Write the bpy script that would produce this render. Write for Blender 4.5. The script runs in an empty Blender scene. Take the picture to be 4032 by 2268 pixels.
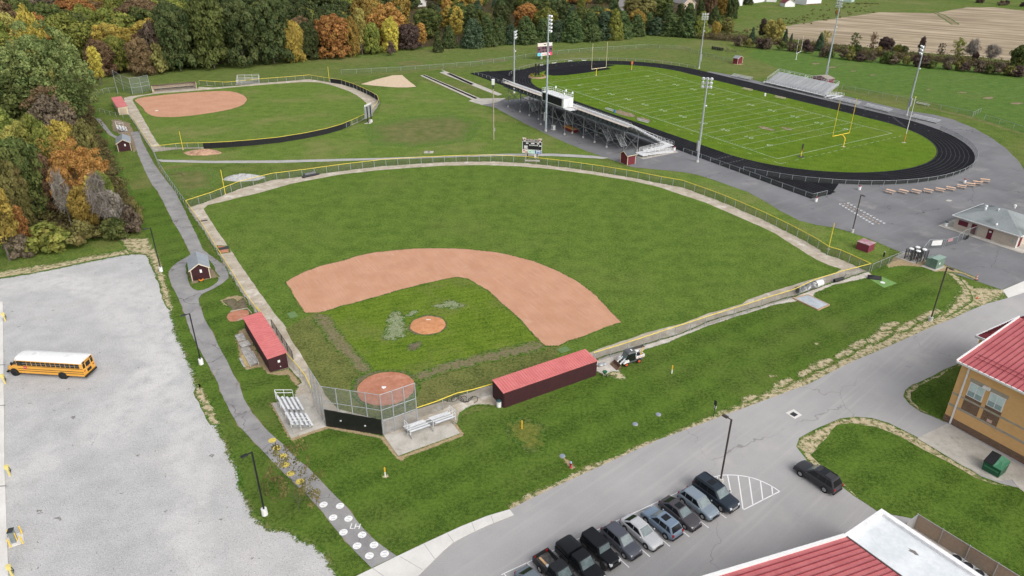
import bpy,bmesh,math,random
from mathutils import Vector,Matrix,geometry,noise as mnoise
R = math.radians
S = bpy.context.scene
COL = S.collection
rnd = random.Random(7)

# ------------------------------------------------------------------ camera (a drone 57 m up, surveyed from the football field)
FPX,PITCH,ROLL,CAMH = 2818.873,0.483284421,0.00288756784,57.1406906
cp,sp = math.cos(PITCH),math.sin(PITCH)
FW = Vector((0,cp,-sp)); RT0 = Vector((1,0,0)); UP0 = Vector((0,sp,cp))
RT = math.cos(ROLL) * RT0 + math.sin(ROLL) * UP0
UP = -math.sin(ROLL) * RT0 + math.cos(ROLL) * UP0
cd = bpy.data.cameras.new('camera'); cam = bpy.data.objects.new('camera',cd); COL.objects.link(cam)
cam.matrix_world = Matrix(((RT.x,UP.x,-FW.x,0),(RT.y,UP.y,-FW.y,0),(RT.z,UP.z,-FW.z,CAMH),(0,0,0,1)))
cd.sensor_width = 36; cd.lens = 36 * FPX / 4032; cd.clip_start = 1; cd.clip_end = 6000
S.camera = cam
# ------------------------------------------------------------------ light: soft overcast day
SUN_EL,SUN_AZ = R(42),R(-48)      # azimuth from +X, counter-clockwise
w = bpy.data.worlds.new('World'); S.world = w; w.use_nodes = True
nt = w.node_tree; bg = nt.nodes['Background']
sky = nt.nodes.new('ShaderNodeTexSky'); sky.sky_type = 'NISHITA'; sky.sun_disc = False
sky.sun_elevation = SUN_EL; sky.sun_rotation = R(90) - SUN_AZ; sky.dust_density = 4.0; sky.air_density = 1.0
hs = nt.nodes.new('ShaderNodeHueSaturation'); hs.inputs['Saturation'].default_value = .32
nt.links.new(sky.outputs[0],hs.inputs['Color']); nt.links.new(hs.outputs[0],bg.inputs['Color'])
bg.inputs['Strength'].default_value = .15
sl = bpy.data.lights.new('sun','SUN'); so = bpy.data.objects.new('sun',sl); COL.objects.link(so)
sl.energy = .9; sl.angle = R(70); sl.color = (1,.965,.92)
d = Vector((math.cos(SUN_EL) * math.cos(SUN_AZ),math.cos(SUN_EL) * math.sin(SUN_AZ),math.sin(SUN_EL)))
so.rotation_euler = (-d).to_track_quat('-Z','Y').to_euler(); so.location = (0,0,120)
S.view_settings.view_transform = 'Standard'; S.view_settings.look = 'None'; S.view_settings.exposure = .42; S.view_settings.gamma = 1
S.render.engine = 'CYCLES'
S.cycles.max_bounces = 5; S.cycles.diffuse_bounces = 3; S.cycles.glossy_bounces = 2; S.cycles.transparent_max_bounces = 14

# ------------------------------------------------------------------ survey: photo sightings turned into ground metres
VW = dict(A=(0,0),B=(1344,0),C=(2688,0),D=(0,756),E=(1344,756),F=(2688,756),I=(0,1512),J=(1344,1512),K=(2688,1512))
VW = {k: (*v,.521739) for k,v in VW.items()}
VW.update(W=(0,0,1.565217),S=(1900,340,.310559),V=(2000,1850,.427019),T=(3200,350,.296736),X=(950,1180,.462487),
          Y=(350,250,.269212),Z=(3600,1220,.483221),M=(1250,1640,.43317),G=(3500,780,.241598),H=(2960,1060,.232919),
          N=(2400,0,.349379),O=(3200,0,.322981),P=(2700,250,.27599),Q=(2100,200,.31056),U=(700,0,.310559),L=(0,400,.483175),
          a=(900,1180,.234558),b=(1900,1360,.201863),c=(1850,50,.296804),d=(2380,1340,.11646))
def at(v,x,y,z=0.0):
    a = VW[v]; u = a[0] + x * a[2]; t = a[1] + y * a[2]
    r = FW + (u - 2016) / FPX * RT + (1134 - t) / FPX * UP
    k = (z - CAMH) / r.z
    return Vector((r.x * k,r.y * k,z))
def L(v,*c,z=0.0):
    return [at(v,c[i],c[i + 1],z) for i in range(0,len(c),2)]
def on_plane(v,x,y,p,n):
    a = VW[v]; u = a[0] + x * a[2]; t = a[1] + y * a[2]
    r = FW + (u - 2016) / FPX * RT + (1134 - t) / FPX * UP
    o = Vector((0,0,CAMH)); k = (Vector(p) - o).dot(n) / r.dot(n)
    return o + r * k
TH,TX,TY = 2.11063673,69.5459565,182.203903
ct,st = math.cos(TH),math.sin(TH)
def fb(a,b,z=0.0):               # football field metres (along, across) to world
    return Vector((TX + ct * a + st * b,TY + st * a - ct * b,z))
FA = math.atan2(st,ct)            # direction of the long axis
def proj(p):
    q = Vector(p) - Vector((0,0,CAMH)); z = q.dot(FW)
    return 2016 + FPX * q.dot(RT) / z,1134 - FPX * q.dot(UP) / z,z
def hgt(base,v,x,y):            # height of a point seen straight above base
    t = VW[v][1] + y * VW[v][2]; lo,hi = 0,60
    for _ in range(40):
        m = (lo + hi) / 2
        if proj((base[0],base[1],m))[1] > t: lo = m
        else: hi = m
    return lo
def srgb(r,g,b):
    f = lambda c: (c / 255 / 12.92) if c <= 10 else ((c / 255 + .055) / 1.055) ** 2.4
    return (f(r),f(g),f(b))

# ------------------------------------------------------------------ materials
class N:
    def __init__(s,name):
        s.m = bpy.data.materials.new(name); s.m.use_nodes = True; s.t = s.m.node_tree
        s.b = s.t.nodes['Principled BSDF']; s.P = s.n('ShaderNodeNewGeometry').outputs['Position']
        s.b.inputs['Specular IOR Level'].default_value = .25
    def n(s,t,**k):
        o = s.t.nodes.new(t)
        for a,v in k.items(): setattr(o,a,v)
        return o
    def put(s,sock,v):
        if hasattr(v,'links'): s.t.links.new(v,sock)
        else: sock.default_value = (*v,1) if isinstance(v,tuple) and len(v) == 3 and sock.type == 'RGBA' else v
    def noise(s,sc,det=3,rough=.6,co=None,dist=0):
        o = s.n('ShaderNodeTexNoise'); o.inputs['Scale'].default_value = sc; o.inputs['Detail'].default_value = det
        o.inputs['Roughness'].default_value = rough; o.inputs['Distortion'].default_value = dist
        s.t.links.new(co or s.P,o.inputs['Vector']); return o.outputs['Fac']
    def rng(s,v,a,b,c=0,d=1,sm=True):
        o = s.n('ShaderNodeMapRange'); o.interpolation_type = 'SMOOTHSTEP' if sm else 'LINEAR'
        s.put(o.inputs[0],v)
        for i,x in enumerate((a,b,c,d)): o.inputs[1 + i].default_value = x
        return o.outputs[0]
    def mix(s,a,b,f,mode='MIX'):
        o = s.n('ShaderNodeMix',data_type='RGBA',blend_type=mode)
        s.put(o.inputs[0],f); s.put(o.inputs[6],a); s.put(o.inputs[7],b); return o.outputs[2]
    def math(s,op,a,b=0.0):
        o = s.n('ShaderNodeMath',operation=op); s.put(o.inputs[0],a); s.put(o.inputs[1],b); return o.outputs[0]
    def dot(s,v):
        o = s.n('ShaderNodeVectorMath',operation='DOT_PRODUCT'); s.t.links.new(s.P,o.inputs[0]); o.inputs[1].default_value = v; return o.outputs['Value']
    def stretch(s,ang,kx,ky):
        o = s.n('ShaderNodeMapping'); s.t.links.new(s.P,o.inputs['Vector']); o.vector_type = 'TEXTURE'
        o.inputs['Rotation'].default_value = (0,0,ang); o.inputs['Scale'].default_value = (kx,ky,1); return o.outputs[0]
    def attr(s,name,out='Fac'):
        return s.n('ShaderNodeAttribute',attribute_name=name).outputs[out]
    def bump(s,h,dist=.05,st_=.6):
        o = s.n('ShaderNodeBump'); o.inputs['Strength'].default_value = st_; o.inputs['Distance'].default_value = dist
        s.put(o.inputs['Height'],h); s.t.links.new(o.outputs[0],s.b.inputs['Normal'])
    def out(s,col,rough=.9,spec=None):
        if spec is not None: s.b.inputs['Specular IOR Level'].default_value = spec
        s.put(s.b.inputs['Base Color'],col); s.b.inputs['Roughness'].default_value = rough; return s.m
def grass_nodes(n,dark,light,dry,drya=.5,mow=None,ds=.05):
    a = n.noise(.35,5,.65); f = n.noise(2.6,4,.7); big = n.noise(ds,4,.6); ff = n.noise(9,2,.7)
    t = n.math('ADD',n.math('MULTIPLY',a,.22),n.math('ADD',n.math('MULTIPLY',f,.43),n.math('MULTIPLY',ff,.35)))
    c = n.mix((dark[0] * .98,dark[1] * .88,dark[2]),(light[0] * 1.40,light[1] * 1.22,light[2] * 1.35),n.rng(t,.38,.61))
    if mow:
        for ang,wd,amt in mow:
            sn = n.math('SINE',n.math('ADD',n.math('MULTIPLY',n.dot((math.cos(ang),math.sin(ang),0)),2 * math.pi / wd),n.math('MULTIPLY',n.noise(.3,2),1.3)))
            c = n.mix(c,light,n.math('MULTIPLY',n.rng(sn,-.7,.7),amt))
            c = n.mix(c,dark,n.math('MULTIPLY',n.rng(sn,.7,-.7),amt * .6))
    dm = n.math('MULTIPLY',n.rng(n.math('ADD',n.math('MULTIPLY',big,.72),n.math('MULTIPLY',f,.28)),.47,.66),drya)
    c = n.mix(c,dry,dm)
    n.bump(n.math('ADD',f,ff),.12,.55)
    return c
G_DARK,G_LIGHT,G_DRY = (.034,.078,.011),(.105,.185,.027),(.20,.195,.065)
def grass(name,dark=G_DARK,light=G_LIGHT,dry=G_DRY,drya=.4,mow=None,ds=.05):
    n = N(name); return n.out(grass_nodes(n,dark,light,dry,drya,mow,ds),.95,.06)
def earth(name,c1,c2,spots=None,sc=.5,fine=6,ragged=True,k=1.0,bump=.05,rough=.95,streak=None,gmix=None,cracks=None,bands=(),speck=0):
    """bare ground; where 'edge' falls towards 0 it breaks up into grass"""
    n = N(name)
    a = n.noise(sc,5,.6); f = n.noise(fine,4,.75)
    c = n.mix(c1,c2,n.rng(n.math('ADD',n.math('MULTIPLY',a,.6),n.math('MULTIPLY',f,.4)),.33,.67))
    if streak:
        ang,kx,ky,cs,amt = streak
        c = n.mix(c,cs,n.math('MULTIPLY',n.rng(n.noise(1,4,.6,n.stretch(ang,kx,ky)),*((.42,.56) if amt > .9 else (.5,.7))),amt))
    if spots:
        for cs,ss,lo,hi,amt in spots:
            c = n.mix(c,cs,n.math('MULTIPLY',n.rng(n.noise(ss,4,.65),lo,hi),amt))
    for bpts,bw,bc,ba in bands: c = arc_band(n,c,bpts,bw,bc,ba)
    if speck: c = n.mix(c,(.10,.10,.10),n.math('MULTIPLY',n.rng(n.noise(7,2,.8),.54,.68),speck)); c = n.mix(c,(.80,.79,.77),n.math('MULTIPLY',n.rng(n.noise(8.3,2,.8),.56,.68),speck))
    if cracks:
        vo = n.n('ShaderNodeTexVoronoi',feature='DISTANCE_TO_EDGE'); vo.inputs['Scale'].default_value = cracks[0]
        nz = n.n('ShaderNodeTexNoise'); nz.inputs['Scale'].default_value = .5; n.t.links.new(n.P,nz.inputs['Vector'])
        va = n.n('ShaderNodeVectorMath',operation='MULTIPLY_ADD'); n.t.links.new(nz.outputs['Color'],va.inputs[0]); va.inputs[1].default_value = (3,3,0); n.t.links.new(n.P,va.inputs[2])
        n.t.links.new(va.outputs[0],vo.inputs['Vector'])
        c = n.mix(c,cracks[1],n.math('MULTIPLY',n.rng(vo.outputs['Distance'],.0,cracks[2],1,0),n.math('MULTIPLY',n.rng(n.noise(.06,2),.42,.6),cracks[3])))
    if ragged:
        e = n.attr('edge'); ns = n.math('ADD',n.math('MULTIPLY',n.noise(1.1,5,.72),.55),n.math('MULTIPLY',n.noise(5,3,.7),.45))
        fac = n.rng(n.math('ADD',e,n.math('MULTIPLY',n.math('SUBTRACT',ns,.5),2.0 * k)),.42,.62)
        fac = n.math('MULTIPLY',fac,n.rng(e,0,.12))
        g = gmix or (G_DARK,G_LIGHT,G_DRY)
        c = n.mix(n.mix(g[0],n.mix(g[1],g[2],n.rng(n.noise(.3,3),.4,.7)),n.rng(n.noise(2.4,4,.7),.35,.65)),c,fac)
    n.bump(f,bump,.5)
    return n.out(c,rough,.08)
_mc = {}
def mat(name,rgb,rough=.6,metal=0.0,var=.12,sc=2.0,spec=.4,bump=0,coat=0,two=None,lo=.35,hi=.65,tex='Object',wave=None):
    if name in _mc: return _mc[name]
    n = N(name); tc = n.n('ShaderNodeTexCoord').outputs[tex]
    f = n.math('ADD',n.math('MULTIPLY',n.noise(sc,4,.65,tc),.65),n.math('MULTIPLY',n.noise(sc * 9,3,.7,tc),.35))
    c1 = tuple(x * (1 - var) for x in rgb); c2 = two or tuple(min(1,x * (1 + var)) for x in rgb)
    n.put(n.b.inputs['Base Color'],n.mix(c1,c2,n.rng(f,lo,hi)))
    n.b.inputs['Roughness'].default_value = rough; n.b.inputs['Metallic'].default_value = metal; n.b.inputs['Specular IOR Level'].default_value = spec
    if coat: n.b.inputs['Coat Weight'].default_value = coat; n.b.inputs['Coat Roughness'].default_value = .06
    if bump: n.bump(f,bump,.5)
    _mc[name] = n.m; return n.m
def veil(name,rgb,dens):         # woven wire seen from far: mostly open
    if name in _mc: return _mc[name]
    n = N(name); n.out(rgb,.6); tr = n.n('ShaderNodeBsdfTransparent'); mx = n.n('ShaderNodeMixShader')
    tc = n.n('ShaderNodeTexCoord').outputs['Object']
    n.put(mx.inputs[0],n.rng(n.noise(1.5,2,.5,tc),.3,.7,dens * .8,dens * 1.2)); n.t.links.new(tr.outputs[0],mx.inputs[1]); n.t.links.new(n.b.outputs[0],mx.inputs[2])
    n.t.links.new(mx.outputs[0],n.t.nodes['Material Output'].inputs['Surface']); _mc[name] = n.m; return n.m
def leafmat(name,c1,c2,c3):
    if name in _mc: return _mc[name]
    n = N(name); oi = n.n('ShaderNodeObjectInfo').outputs['Random']; t = n.attr('tone')
    c = n.mix(c1,c2,n.rng(t,.1,.9,sm=False))
    c = n.mix(c,c3,n.math('MULTIPLY',n.rng(n.noise(.35,3,.6),.5,.72),.55))
    h = n.n('ShaderNodeHueSaturation'); n.put(h.inputs['Color'],c); n.put(h.inputs['Hue'],n.rng(oi,0,1,.488,.512,False)); n.put(h.inputs['Value'],n.rng(oi,0,1,.82,1.18,False))
    n.out(h.outputs[0],.75); n.b.inputs['Specular IOR Level'].default_value = .15
    tl = n.n('ShaderNodeBsdfTranslucent'); n.put(tl.inputs['Color'],h.outputs[0]); mx = n.n('ShaderNodeMixShader'); mx.inputs[0].default_value = .28
    n.t.links.new(n.b.outputs[0],mx.inputs[1]); n.t.links.new(tl.outputs[0],mx.inputs[2]); n.t.links.new(mx.outputs[0],n.t.nodes['Material Output'].inputs['Surface'])
    _mc[name] = n.m; return n.m

# ------------------------------------------------------------------ mesh and object helpers
class MB:
    def __init__(s,o=(0,0,0)): s.v = []; s.f = []; s.mi = []; s.o = Vector(o); s.sm = []; s.tone = None
    def add(s,vs,fs,mi=0,sm=False):
        k = len(s.v); s.v += [Vector(p) - s.o for p in vs]
        for f in fs: s.f.append([i + k for i in f]); s.mi.append(mi); s.sm.append(sm)
        return s
    def hexa(s,p,mi=0):          # 8 points: bottom 4 ccw, top 4 ccw
        return s.add(p,[(3,2,1,0),(4,5,6,7),(0,1,5,4),(1,2,6,5),(2,3,7,6),(3,0,4,7)],mi)
    def box(s,x0,y0,z0,x1,y1,z1,mi=0):
        return s.hexa([(x0,y0,z0),(x1,y0,z0),(x1,y1,z0),(x0,y1,z0),(x0,y0,z1),(x1,y0,z1),(x1,y1,z1),(x0,y1,z1)],mi)
    def frame(s,a,b):
        d_ = (Vector(b) - Vector(a)).normalized(); u = d_.cross(Vector((0,0,1)))
        if u.length < 1e-4: u = Vector((1,0,0))
        u.normalize(); return d_,u,u.cross(d_)
    def beam(s,a,b,wd,h,mi=0):     # rectangular bar
        a,b = Vector(a),Vector(b); d_,u,n_ = s.frame(a,b); u = u * wd / 2; n_ = n_ * h / 2
        return s.hexa([a - u - n_,a + u - n_,b + u - n_,b - u - n_,a - u + n_,a + u + n_,b + u + n_,b - u + n_],mi)
    def cyl(s,a,b,r0,r1=None,n=8,mi=0,cap=True):
        r1 = r0 if r1 is None else r1; a,b = Vector(a),Vector(b); d_,u,w_ = s.frame(a,b); vs = []
        for c,r in ((a,r0),(b,r1)):
            for i in range(n): t = 2 * math.pi * i / n; vs.append(c + u * math.cos(t) * r + w_ * math.sin(t) * r)
        s.add(vs,[(i,(i + 1) % n,n + (i + 1) % n,n + i) for i in range(n)],mi,n > 5)
        if cap: s.add(vs[:n][::-1],[tuple(range(n))],mi); s.add(vs[n:],[tuple(range(n))],mi)
        return s
    def tube(s,ps,r,n=6,mi=0):
        for a,b in zip(ps,ps[1:]): s.cyl(a,b,r,r,n,mi)
        return s
    def lathe(s,prof,n=14,c=(0,0,0),mi=0):
        c = Vector(c); vs = [c + Vector((r * math.cos(2 * math.pi * i / n),r * math.sin(2 * math.pi * i / n),z)) for r,z in prof for i in range(n)]
        m = len(prof); fs = [(j * n + i,j * n + (i + 1) % n,(j + 1) * n + (i + 1) % n,(j + 1) * n + i) for j in range(m - 1) for i in range(n)]
        s.add(vs,fs,mi,True); s.add(vs[:n][::-1],[tuple(range(n))],mi); s.add(vs[-n:],[tuple(range(n))],mi); return s
    def prism(s,pts,z0,z1,mi=0):
        n = len(pts); lo = [Vector((p[0],p[1],z0)) for p in pts]; hi = [Vector((p[0],p[1],z1)) for p in pts]
        return s.add(lo + hi,[tuple(range(n))[::-1],tuple(range(n,2 * n))] + [(i,(i + 1) % n,n + (i + 1) % n,n + i) for i in range(n)],mi)
    def slab(s,pts,th,mi=0):        # any planar polygon given thickness along its normal
        P_ = [Vector(p) for p in pts]; nn = geometry.normal(P_) if len(P_) > 2 else Vector((0,0,1)); n = len(P_)
        Q_ = [p + nn * th for p in P_]
        return s.add(P_ + Q_,[tuple(range(n))[::-1],tuple(range(n,2 * n))] + [(i,(i + 1) % n,n + (i + 1) % n,n + i) for i in range(n)],mi)
    def ball(s,c,rx,ry=None,rz=None,n=10,m=6,mi=0):
        ry = ry or rx; rz = rz or rx; c = Vector(c); vs = [c + Vector((0,0,-rz))]
        for j in range(1,m):
            t = math.pi * j / m
            for i in range(n): a = 2 * math.pi * i / n; vs.append(c + Vector((rx * math.sin(t) * math.cos(a),ry * math.sin(t) * math.sin(a),-rz * math.cos(t))))
        vs.append(c + Vector((0,0,rz))); q = len(vs) - 1
        fs = [(0,1 + (i + 1) % n,1 + i) for i in range(n)] + [(1 + j * n + i,1 + j * n + (i + 1) % n,1 + (j + 1) * n + (i + 1) % n,1 + (j + 1) * n + i) for j in range(m - 2) for i in range(n)]
        fs += [(q,1 + (m - 2) * n + i,1 + (m - 2) * n + (i + 1) % n) for i in range(n)]
        return s.add(vs,fs,mi,True)
    def mesh(s,name,mats):
        me = bpy.data.meshes.new(name); me.from_pydata([tuple(v) for v in s.v],[],s.f)
        mats = mats if isinstance(mats,(list,tuple)) else [mats]
        for m_ in mats: me.materials.append(m_)
        me.polygons.foreach_set('material_index',s.mi); me.polygons.foreach_set('use_smooth',s.sm)
        if s.tone: a = me.attributes.new('tone','FLOAT','POINT'); a.data.foreach_set('value',s.tone)
        me.update(); return me
    def build(s,name,mats,parent=None,label=None):
        o = bpy.data.objects.new(name,s.mesh(name,mats)); COL.objects.link(o)
        if parent: o.parent = parent
        if label: o['label'] = label
        return o
def tag(o,label=None,cat=None,group=None,kind=None):
    if label: o['label'] = label
    if cat: o['category'] = cat
    if group: o['group'] = group
    if kind: o['kind'] = kind
    return o
def thing(name,label,cat,loc=(0,0,0),rz=0.0,group=None):
    o = bpy.data.objects.new(name,None); COL.objects.link(o); o.empty_display_size = .2
    o.location = loc; o.rotation_euler = (0,0,rz); return tag(o,label,cat,group)
def dup(root,loc,rz,label,group=None,scale=None):
    r = root.copy(); COL.objects.link(r); r.location = loc; r.rotation_euler = (0,0,rz); r['label'] = label
    if group: r['group'] = group
    if scale: r.scale = scale
    for ch in list(root.children):
        c = ch.copy(); COL.objects.link(c); c.parent = r
        for g in ch.children:
            e = g.copy(); COL.objects.link(e); e.parent = c
    return r
def resample(pts,seg,closed=True):
    out = []; n = len(pts)
    for i in range(n if closed else n - 1):
        a,b = pts[i],pts[(i + 1) % n]; k = max(1,int((b - a).length / seg))
        out += [a.lerp(b,j / k) for j in range(k)]
    if not closed: out.append(pts[-1])
    return out
def smooth_poly(pts,it=1,closed=True):
    for _ in range(it):
        o = []; n = len(pts)
        for i in range(n if closed else n - 1):
            a,b = pts[i],pts[(i + 1) % n]; o += [a.lerp(b,.25),a.lerp(b,.75)]
        if not closed: o = [pts[0]] + o + [pts[-1]]
        pts = o
    return pts
def sheet(name,pts,z,m,edge=0.0,jit=0.0,seg=2.0,kind='structure',sm=0,thick=0.0):
    pts = [Vector((p[0],p[1],0)) for p in pts]
    if sm: pts = smooth_poly(pts,sm)
    ar = sum(a.x * b.y - b.x * a.y for a,b in zip(pts,pts[1:] + pts[:1]))
    if ar < 0: pts.reverse()
    if edge or jit: pts = resample(pts,seg)
    n = len(pts); nor = []
    for i in range(n):
        t = pts[(i + 1) % n] - pts[i - 1]; nor.append(Vector((-t.y,t.x,0)).normalized())
    if jit: pts = [p + nr * (mnoise.noise(p * .9) * jit + mnoise.noise(p * .25) * jit) for p,nr in zip(pts,nor)]
    b = MB(); zz = Vector((0,0,z))
    if edge:
        def reach(i,dx,dy):           # free distance from vertex i along (dx, dy) before meeting the outline again
            px,py = pts[i].x,pts[i].y; best = 1e9
            for j in range(n):
                if j == i or (j + 1) % n == i: continue
                ax,ay = pts[j].x - px,pts[j].y - py; k = (j + 1) % n; ex,ey = pts[k].x - pts[j].x,pts[k].y - pts[j].y
                den = dx * ey - dy * ex
                if abs(den) < 1e-9: continue
                t = (ax * ey - ay * ex) / den
                if 1e-4 < t < best and -.02 <= (ax * dy - ay * dx) / den <= 1.02: best = t
            return best
        ins,outs = [],[]
        for i,(p,nr) in enumerate(zip(pts,nor)):
            ins.append(min(edge * (.75 + .5 * mnoise.noise(p * .4)),.34 * reach(i,nr.x,nr.y))); outs.append(min(edge * .45,.34 * reach(i,-nr.x,-nr.y)))
        for _ in range(3):
            ins = [min(ins[i],(ins[i - 1] + ins[i] + ins[(i + 1) % n]) / 3 * 1.15) for i in range(n)]
        inn = [p + nr * q for p,nr,q in zip(pts,nor,ins)]; out = [p - nr * q for p,nr,q in zip(pts,nor,outs)]
        b.add([p + zz for p in out] + [p + zz for p in inn],[(i,(i + 1) % n,n + (i + 1) % n,n + i) for i in range(n)])
        b.add([p + zz for p in inn],geometry.tessellate_polygon([inn]))
    else:
        b.add([p + zz for p in pts],geometry.tessellate_polygon([pts]))
        if thick: b.add([p + zz for p in pts] + [Vector((p.x,p.y,z - thick)) for p in pts],[(i,n + i,n + (i + 1) % n,(i + 1) % n) for i in range(n)])
    o = b.build(name,m)
    me = o.data
    for p in me.polygons:
        if p.normal.z < -.5: p.flip()
    if edge:
        a = me.attributes.new('edge','FLOAT','POINT'); a.data.foreach_set('value',[0.0] * n + [1.0] * n + [1.0] * n)
    if kind: o['kind'] = kind
    return o
def ribbon(path,wd):              # polygon of a line with width
    path = [Vector((p[0],p[1],0)) for p in path]; l,r = [],[]
    for i,p in enumerate(path):
        t = (path[min(i + 1,len(path) - 1)] - path[max(i - 1,0)]).normalized(); nn = Vector((-t.y,t.x,0)) * wd / 2
        l.append(p + nn); r.append(p - nn)
    return l + r[::-1]
def strips(name,lines,z,m,kind='structure'):   # painted lines: list of (a, b, width)
    b = MB()
    for a,c,wd in lines:
        a = Vector((a[0],a[1],z)); c = Vector((c[0],c[1],z)); t = (c - a).normalized(); u = Vector((-t.y,t.x,0)) * wd / 2
        b.add([a - u,c - u,c + u,a + u],[(0,1,2,3)])
    o = b.build(name,m); o['kind'] = kind; return o
def text_mesh(body,size,m,depth=.004):
    cu = bpy.data.curves.new('lettering','FONT'); cu.body = body; cu.size = size; cu.align_x = 'CENTER'; cu.align_y = 'CENTER'; cu.extrude = depth
    o = bpy.data.objects.new('lettering',cu); COL.objects.link(o); dg = bpy.context.evaluated_depsgraph_get()
    me = bpy.data.meshes.new_from_object(o.evaluated_get(dg)); bpy.data.objects.remove(o); bpy.data.curves.remove(cu)
    me.name = 'lettering'; me.materials.clear(); me.materials.append(m); return me
def lettering(body,size,m,parent,p,xdir,ydir,name='lettering',sx=1.0):
    o = bpy.data.objects.new(name,text_mesh(body,size,m)); COL.objects.link(o)
    x,y = Vector(xdir).normalized(),Vector(ydir).normalized(); z = x.cross(y)
    x = x * sx
    o.matrix_local = Matrix(((x.x,y.x,z.x,p[0]),(x.y,y.y,z.y,p[1]),(x.z,y.z,z.z,p[2]),(0,0,0,1)))
    if parent: o.parent = parent
    return o
# ================================================================== THE SETTING
# ------------------------------------------------------------------ ground materials
m_ground = grass('meadow_grass',(.036,.078,.013),(.115,.180,.033),(.20,.175,.072),.55)
m_lawn = grass('lawn_grass',(.027,.066,.009),(.092,.165,.023),(.16,.17,.055),.35,mow=[(2.16,5.2,.32)])
m_outfield = grass('outfield_grass',(.041,.090,.012),(.110,.188,.030),(.18,.19,.058),.22,mow=[(FA + .9,13,.10)])
m_foul = grass('foul_ground_grass',(.055,.088,.020),(.140,.170,.045),(.215,.185,.08),.5)
m_infield = grass('infield_grass',(.042,.100,.008),(.130,.205,.022),(.21,.185,.08),.30,mow=[(1.9,1.3,.25)],ds=.12)
m_softgrass = grass('softball_grass',(.048,.110,.014),(.130,.205,.038),(.235,.21,.09),.50,mow=[(1.45,6,.12)],ds=.07)
m_turf = grass('football_grass',(.044,.104,.008),(.112,.196,.016),(.18,.19,.045),.25,mow=[(FA,9.144,.10),(1.05,4.4,.16)],ds=.06)
m_practice = grass('practice_grass',(.038,.100,.016),(.098,.178,.034),(.19,.18,.08),.30,ds=.03)
m_berm = grass('rough_bank_grass',(.050,.098,.018),(.122,.175,.042),(.205,.185,.08),.55,ds=.035)
RED1,RED2 = (.400,.190,.130),(.530,.285,.205)
m_infdirt = earth('infield_dirt',(.45,.235,.145),(.535,.295,.192),spots=[((.56,.38,.28),.16,.62,.74,.55),((.34,.15,.085),.22,.64,.78,.35)],streak=(FA,5.5,.16,(.60,.40,.29),.55),sc=.25,k=.8)
m_mound = earth('mound_dirt',(.45,.195,.090),(.60,.30,.155),sc=1.2,k=.8)
m_homedirt = earth('home_dirt',(.37,.150,.090),(.50,.235,.155),spots=[((.60,.36,.26),.7,.55,.75,.5)],sc=.8,k=.9)
m_track_dirt = earth('warning_track_grit',(.34,.285,.215),(.52,.465,.385),spots=[((.66,.62,.56),.35,.52,.68,.7),((.25,.20,.13),.6,.62,.75,.5)],sc=.5,k=.9)
m_grit = earth('pale_grit',(.42,.375,.32),(.60,.56,.51),spots=[((.30,.23,.16),1.1,.58,.72,.7)],sc=.8,k=1.0)
def arc_band(n,c,pts,wd,col,amt):
    ax,ay = pts[0].x,pts[0].y; bx,by = pts[1].x,pts[1].y; cx,cy = pts[2].x,pts[2].y; D = 2 * (ax * (by - cy) + bx * (cy - ay) + cx * (ay - by))
    ux = ((ax * ax + ay * ay) * (by - cy) + (bx * bx + by * by) * (cy - ay) + (cx * cx + cy * cy) * (ay - by)) / D; uy = ((ax * ax + ay * ay) * (cx - bx) + (bx * bx + by * by) * (ax - cx) + (cx * cx + cy * cy) * (bx - ax)) / D
    r = math.hypot(ax - ux,ay - uy); o = n.n('ShaderNodeVectorMath',operation='DISTANCE'); n.t.links.new(n.P,o.inputs[0]); o.inputs[1].default_value = (ux,uy,0)
    d = n.math('ABSOLUTE',n.math('SUBTRACT',n.math('ADD',o.outputs['Value'],n.math('MULTIPLY',n.math('SUBTRACT',n.noise(.12,3),.5),9)),r))
    return n.mix(c,col,n.math('MULTIPLY',n.rng(d,wd,wd * .3),n.math('MULTIPLY',n.rng(n.noise(.5,4),.3,.6),amt)))
m_gravel = earth('lot_gravel',(.385,.383,.38),(.485,.48,.475),spots=[((.54,.52,.495),.05,.48,.66,.45),((.33,.315,.295),.09,.60,.76,.4),((.13,.12,.105),.8,.645,.70,.8)],sc=.35,fine=4.5,k=1.3,streak=(1.1,14,1.2,(.55,.54,.52),.10),bands=[(L('W',0,725,300,728,425,900),4.5,(.60,.585,.565),.5),(L('I',1200,-100,1360,300,1440,750),3.0,(.60,.585,.565),.5),(L('I',300,100,700,700,900,1400),2.2,(.34,.34,.343),.4)],speck=.55)
m_worn = earth('worn_earth',(.17,.13,.085),(.32,.255,.175),sc=1.2,k=1.6)
m_brown = earth('bare_brown_earth',(.095,.078,.050),(.205,.170,.115),sc=1.6,k=2.6)
m_straw = earth('dry_straw_verge',(.36,.29,.17),(.56,.48,.33),spots=[((.10,.125,.03),1.3,.47,.60,.85)],sc=1.5,k=2.6)
m_straw2 = earth('straw_mulch',(.26,.19,.105),(.42,.33,.20),sc=2.5,k=1.2)
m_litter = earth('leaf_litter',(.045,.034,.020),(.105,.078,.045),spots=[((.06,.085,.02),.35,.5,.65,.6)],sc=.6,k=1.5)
m_stubble = earth('bean_stubble',(.36,.285,.195),(.48,.395,.285),spots=[((.27,.22,.14),.016,.52,.66,.6)],streak=(FA + .45,55,4.5,(.25,.20,.135),.95),sc=.03,fine=3,k=1.0)
m_pitsand = earth('pit_sand',(.52,.40,.27),(.64,.51,.37),sc=.9,k=.8)
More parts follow.
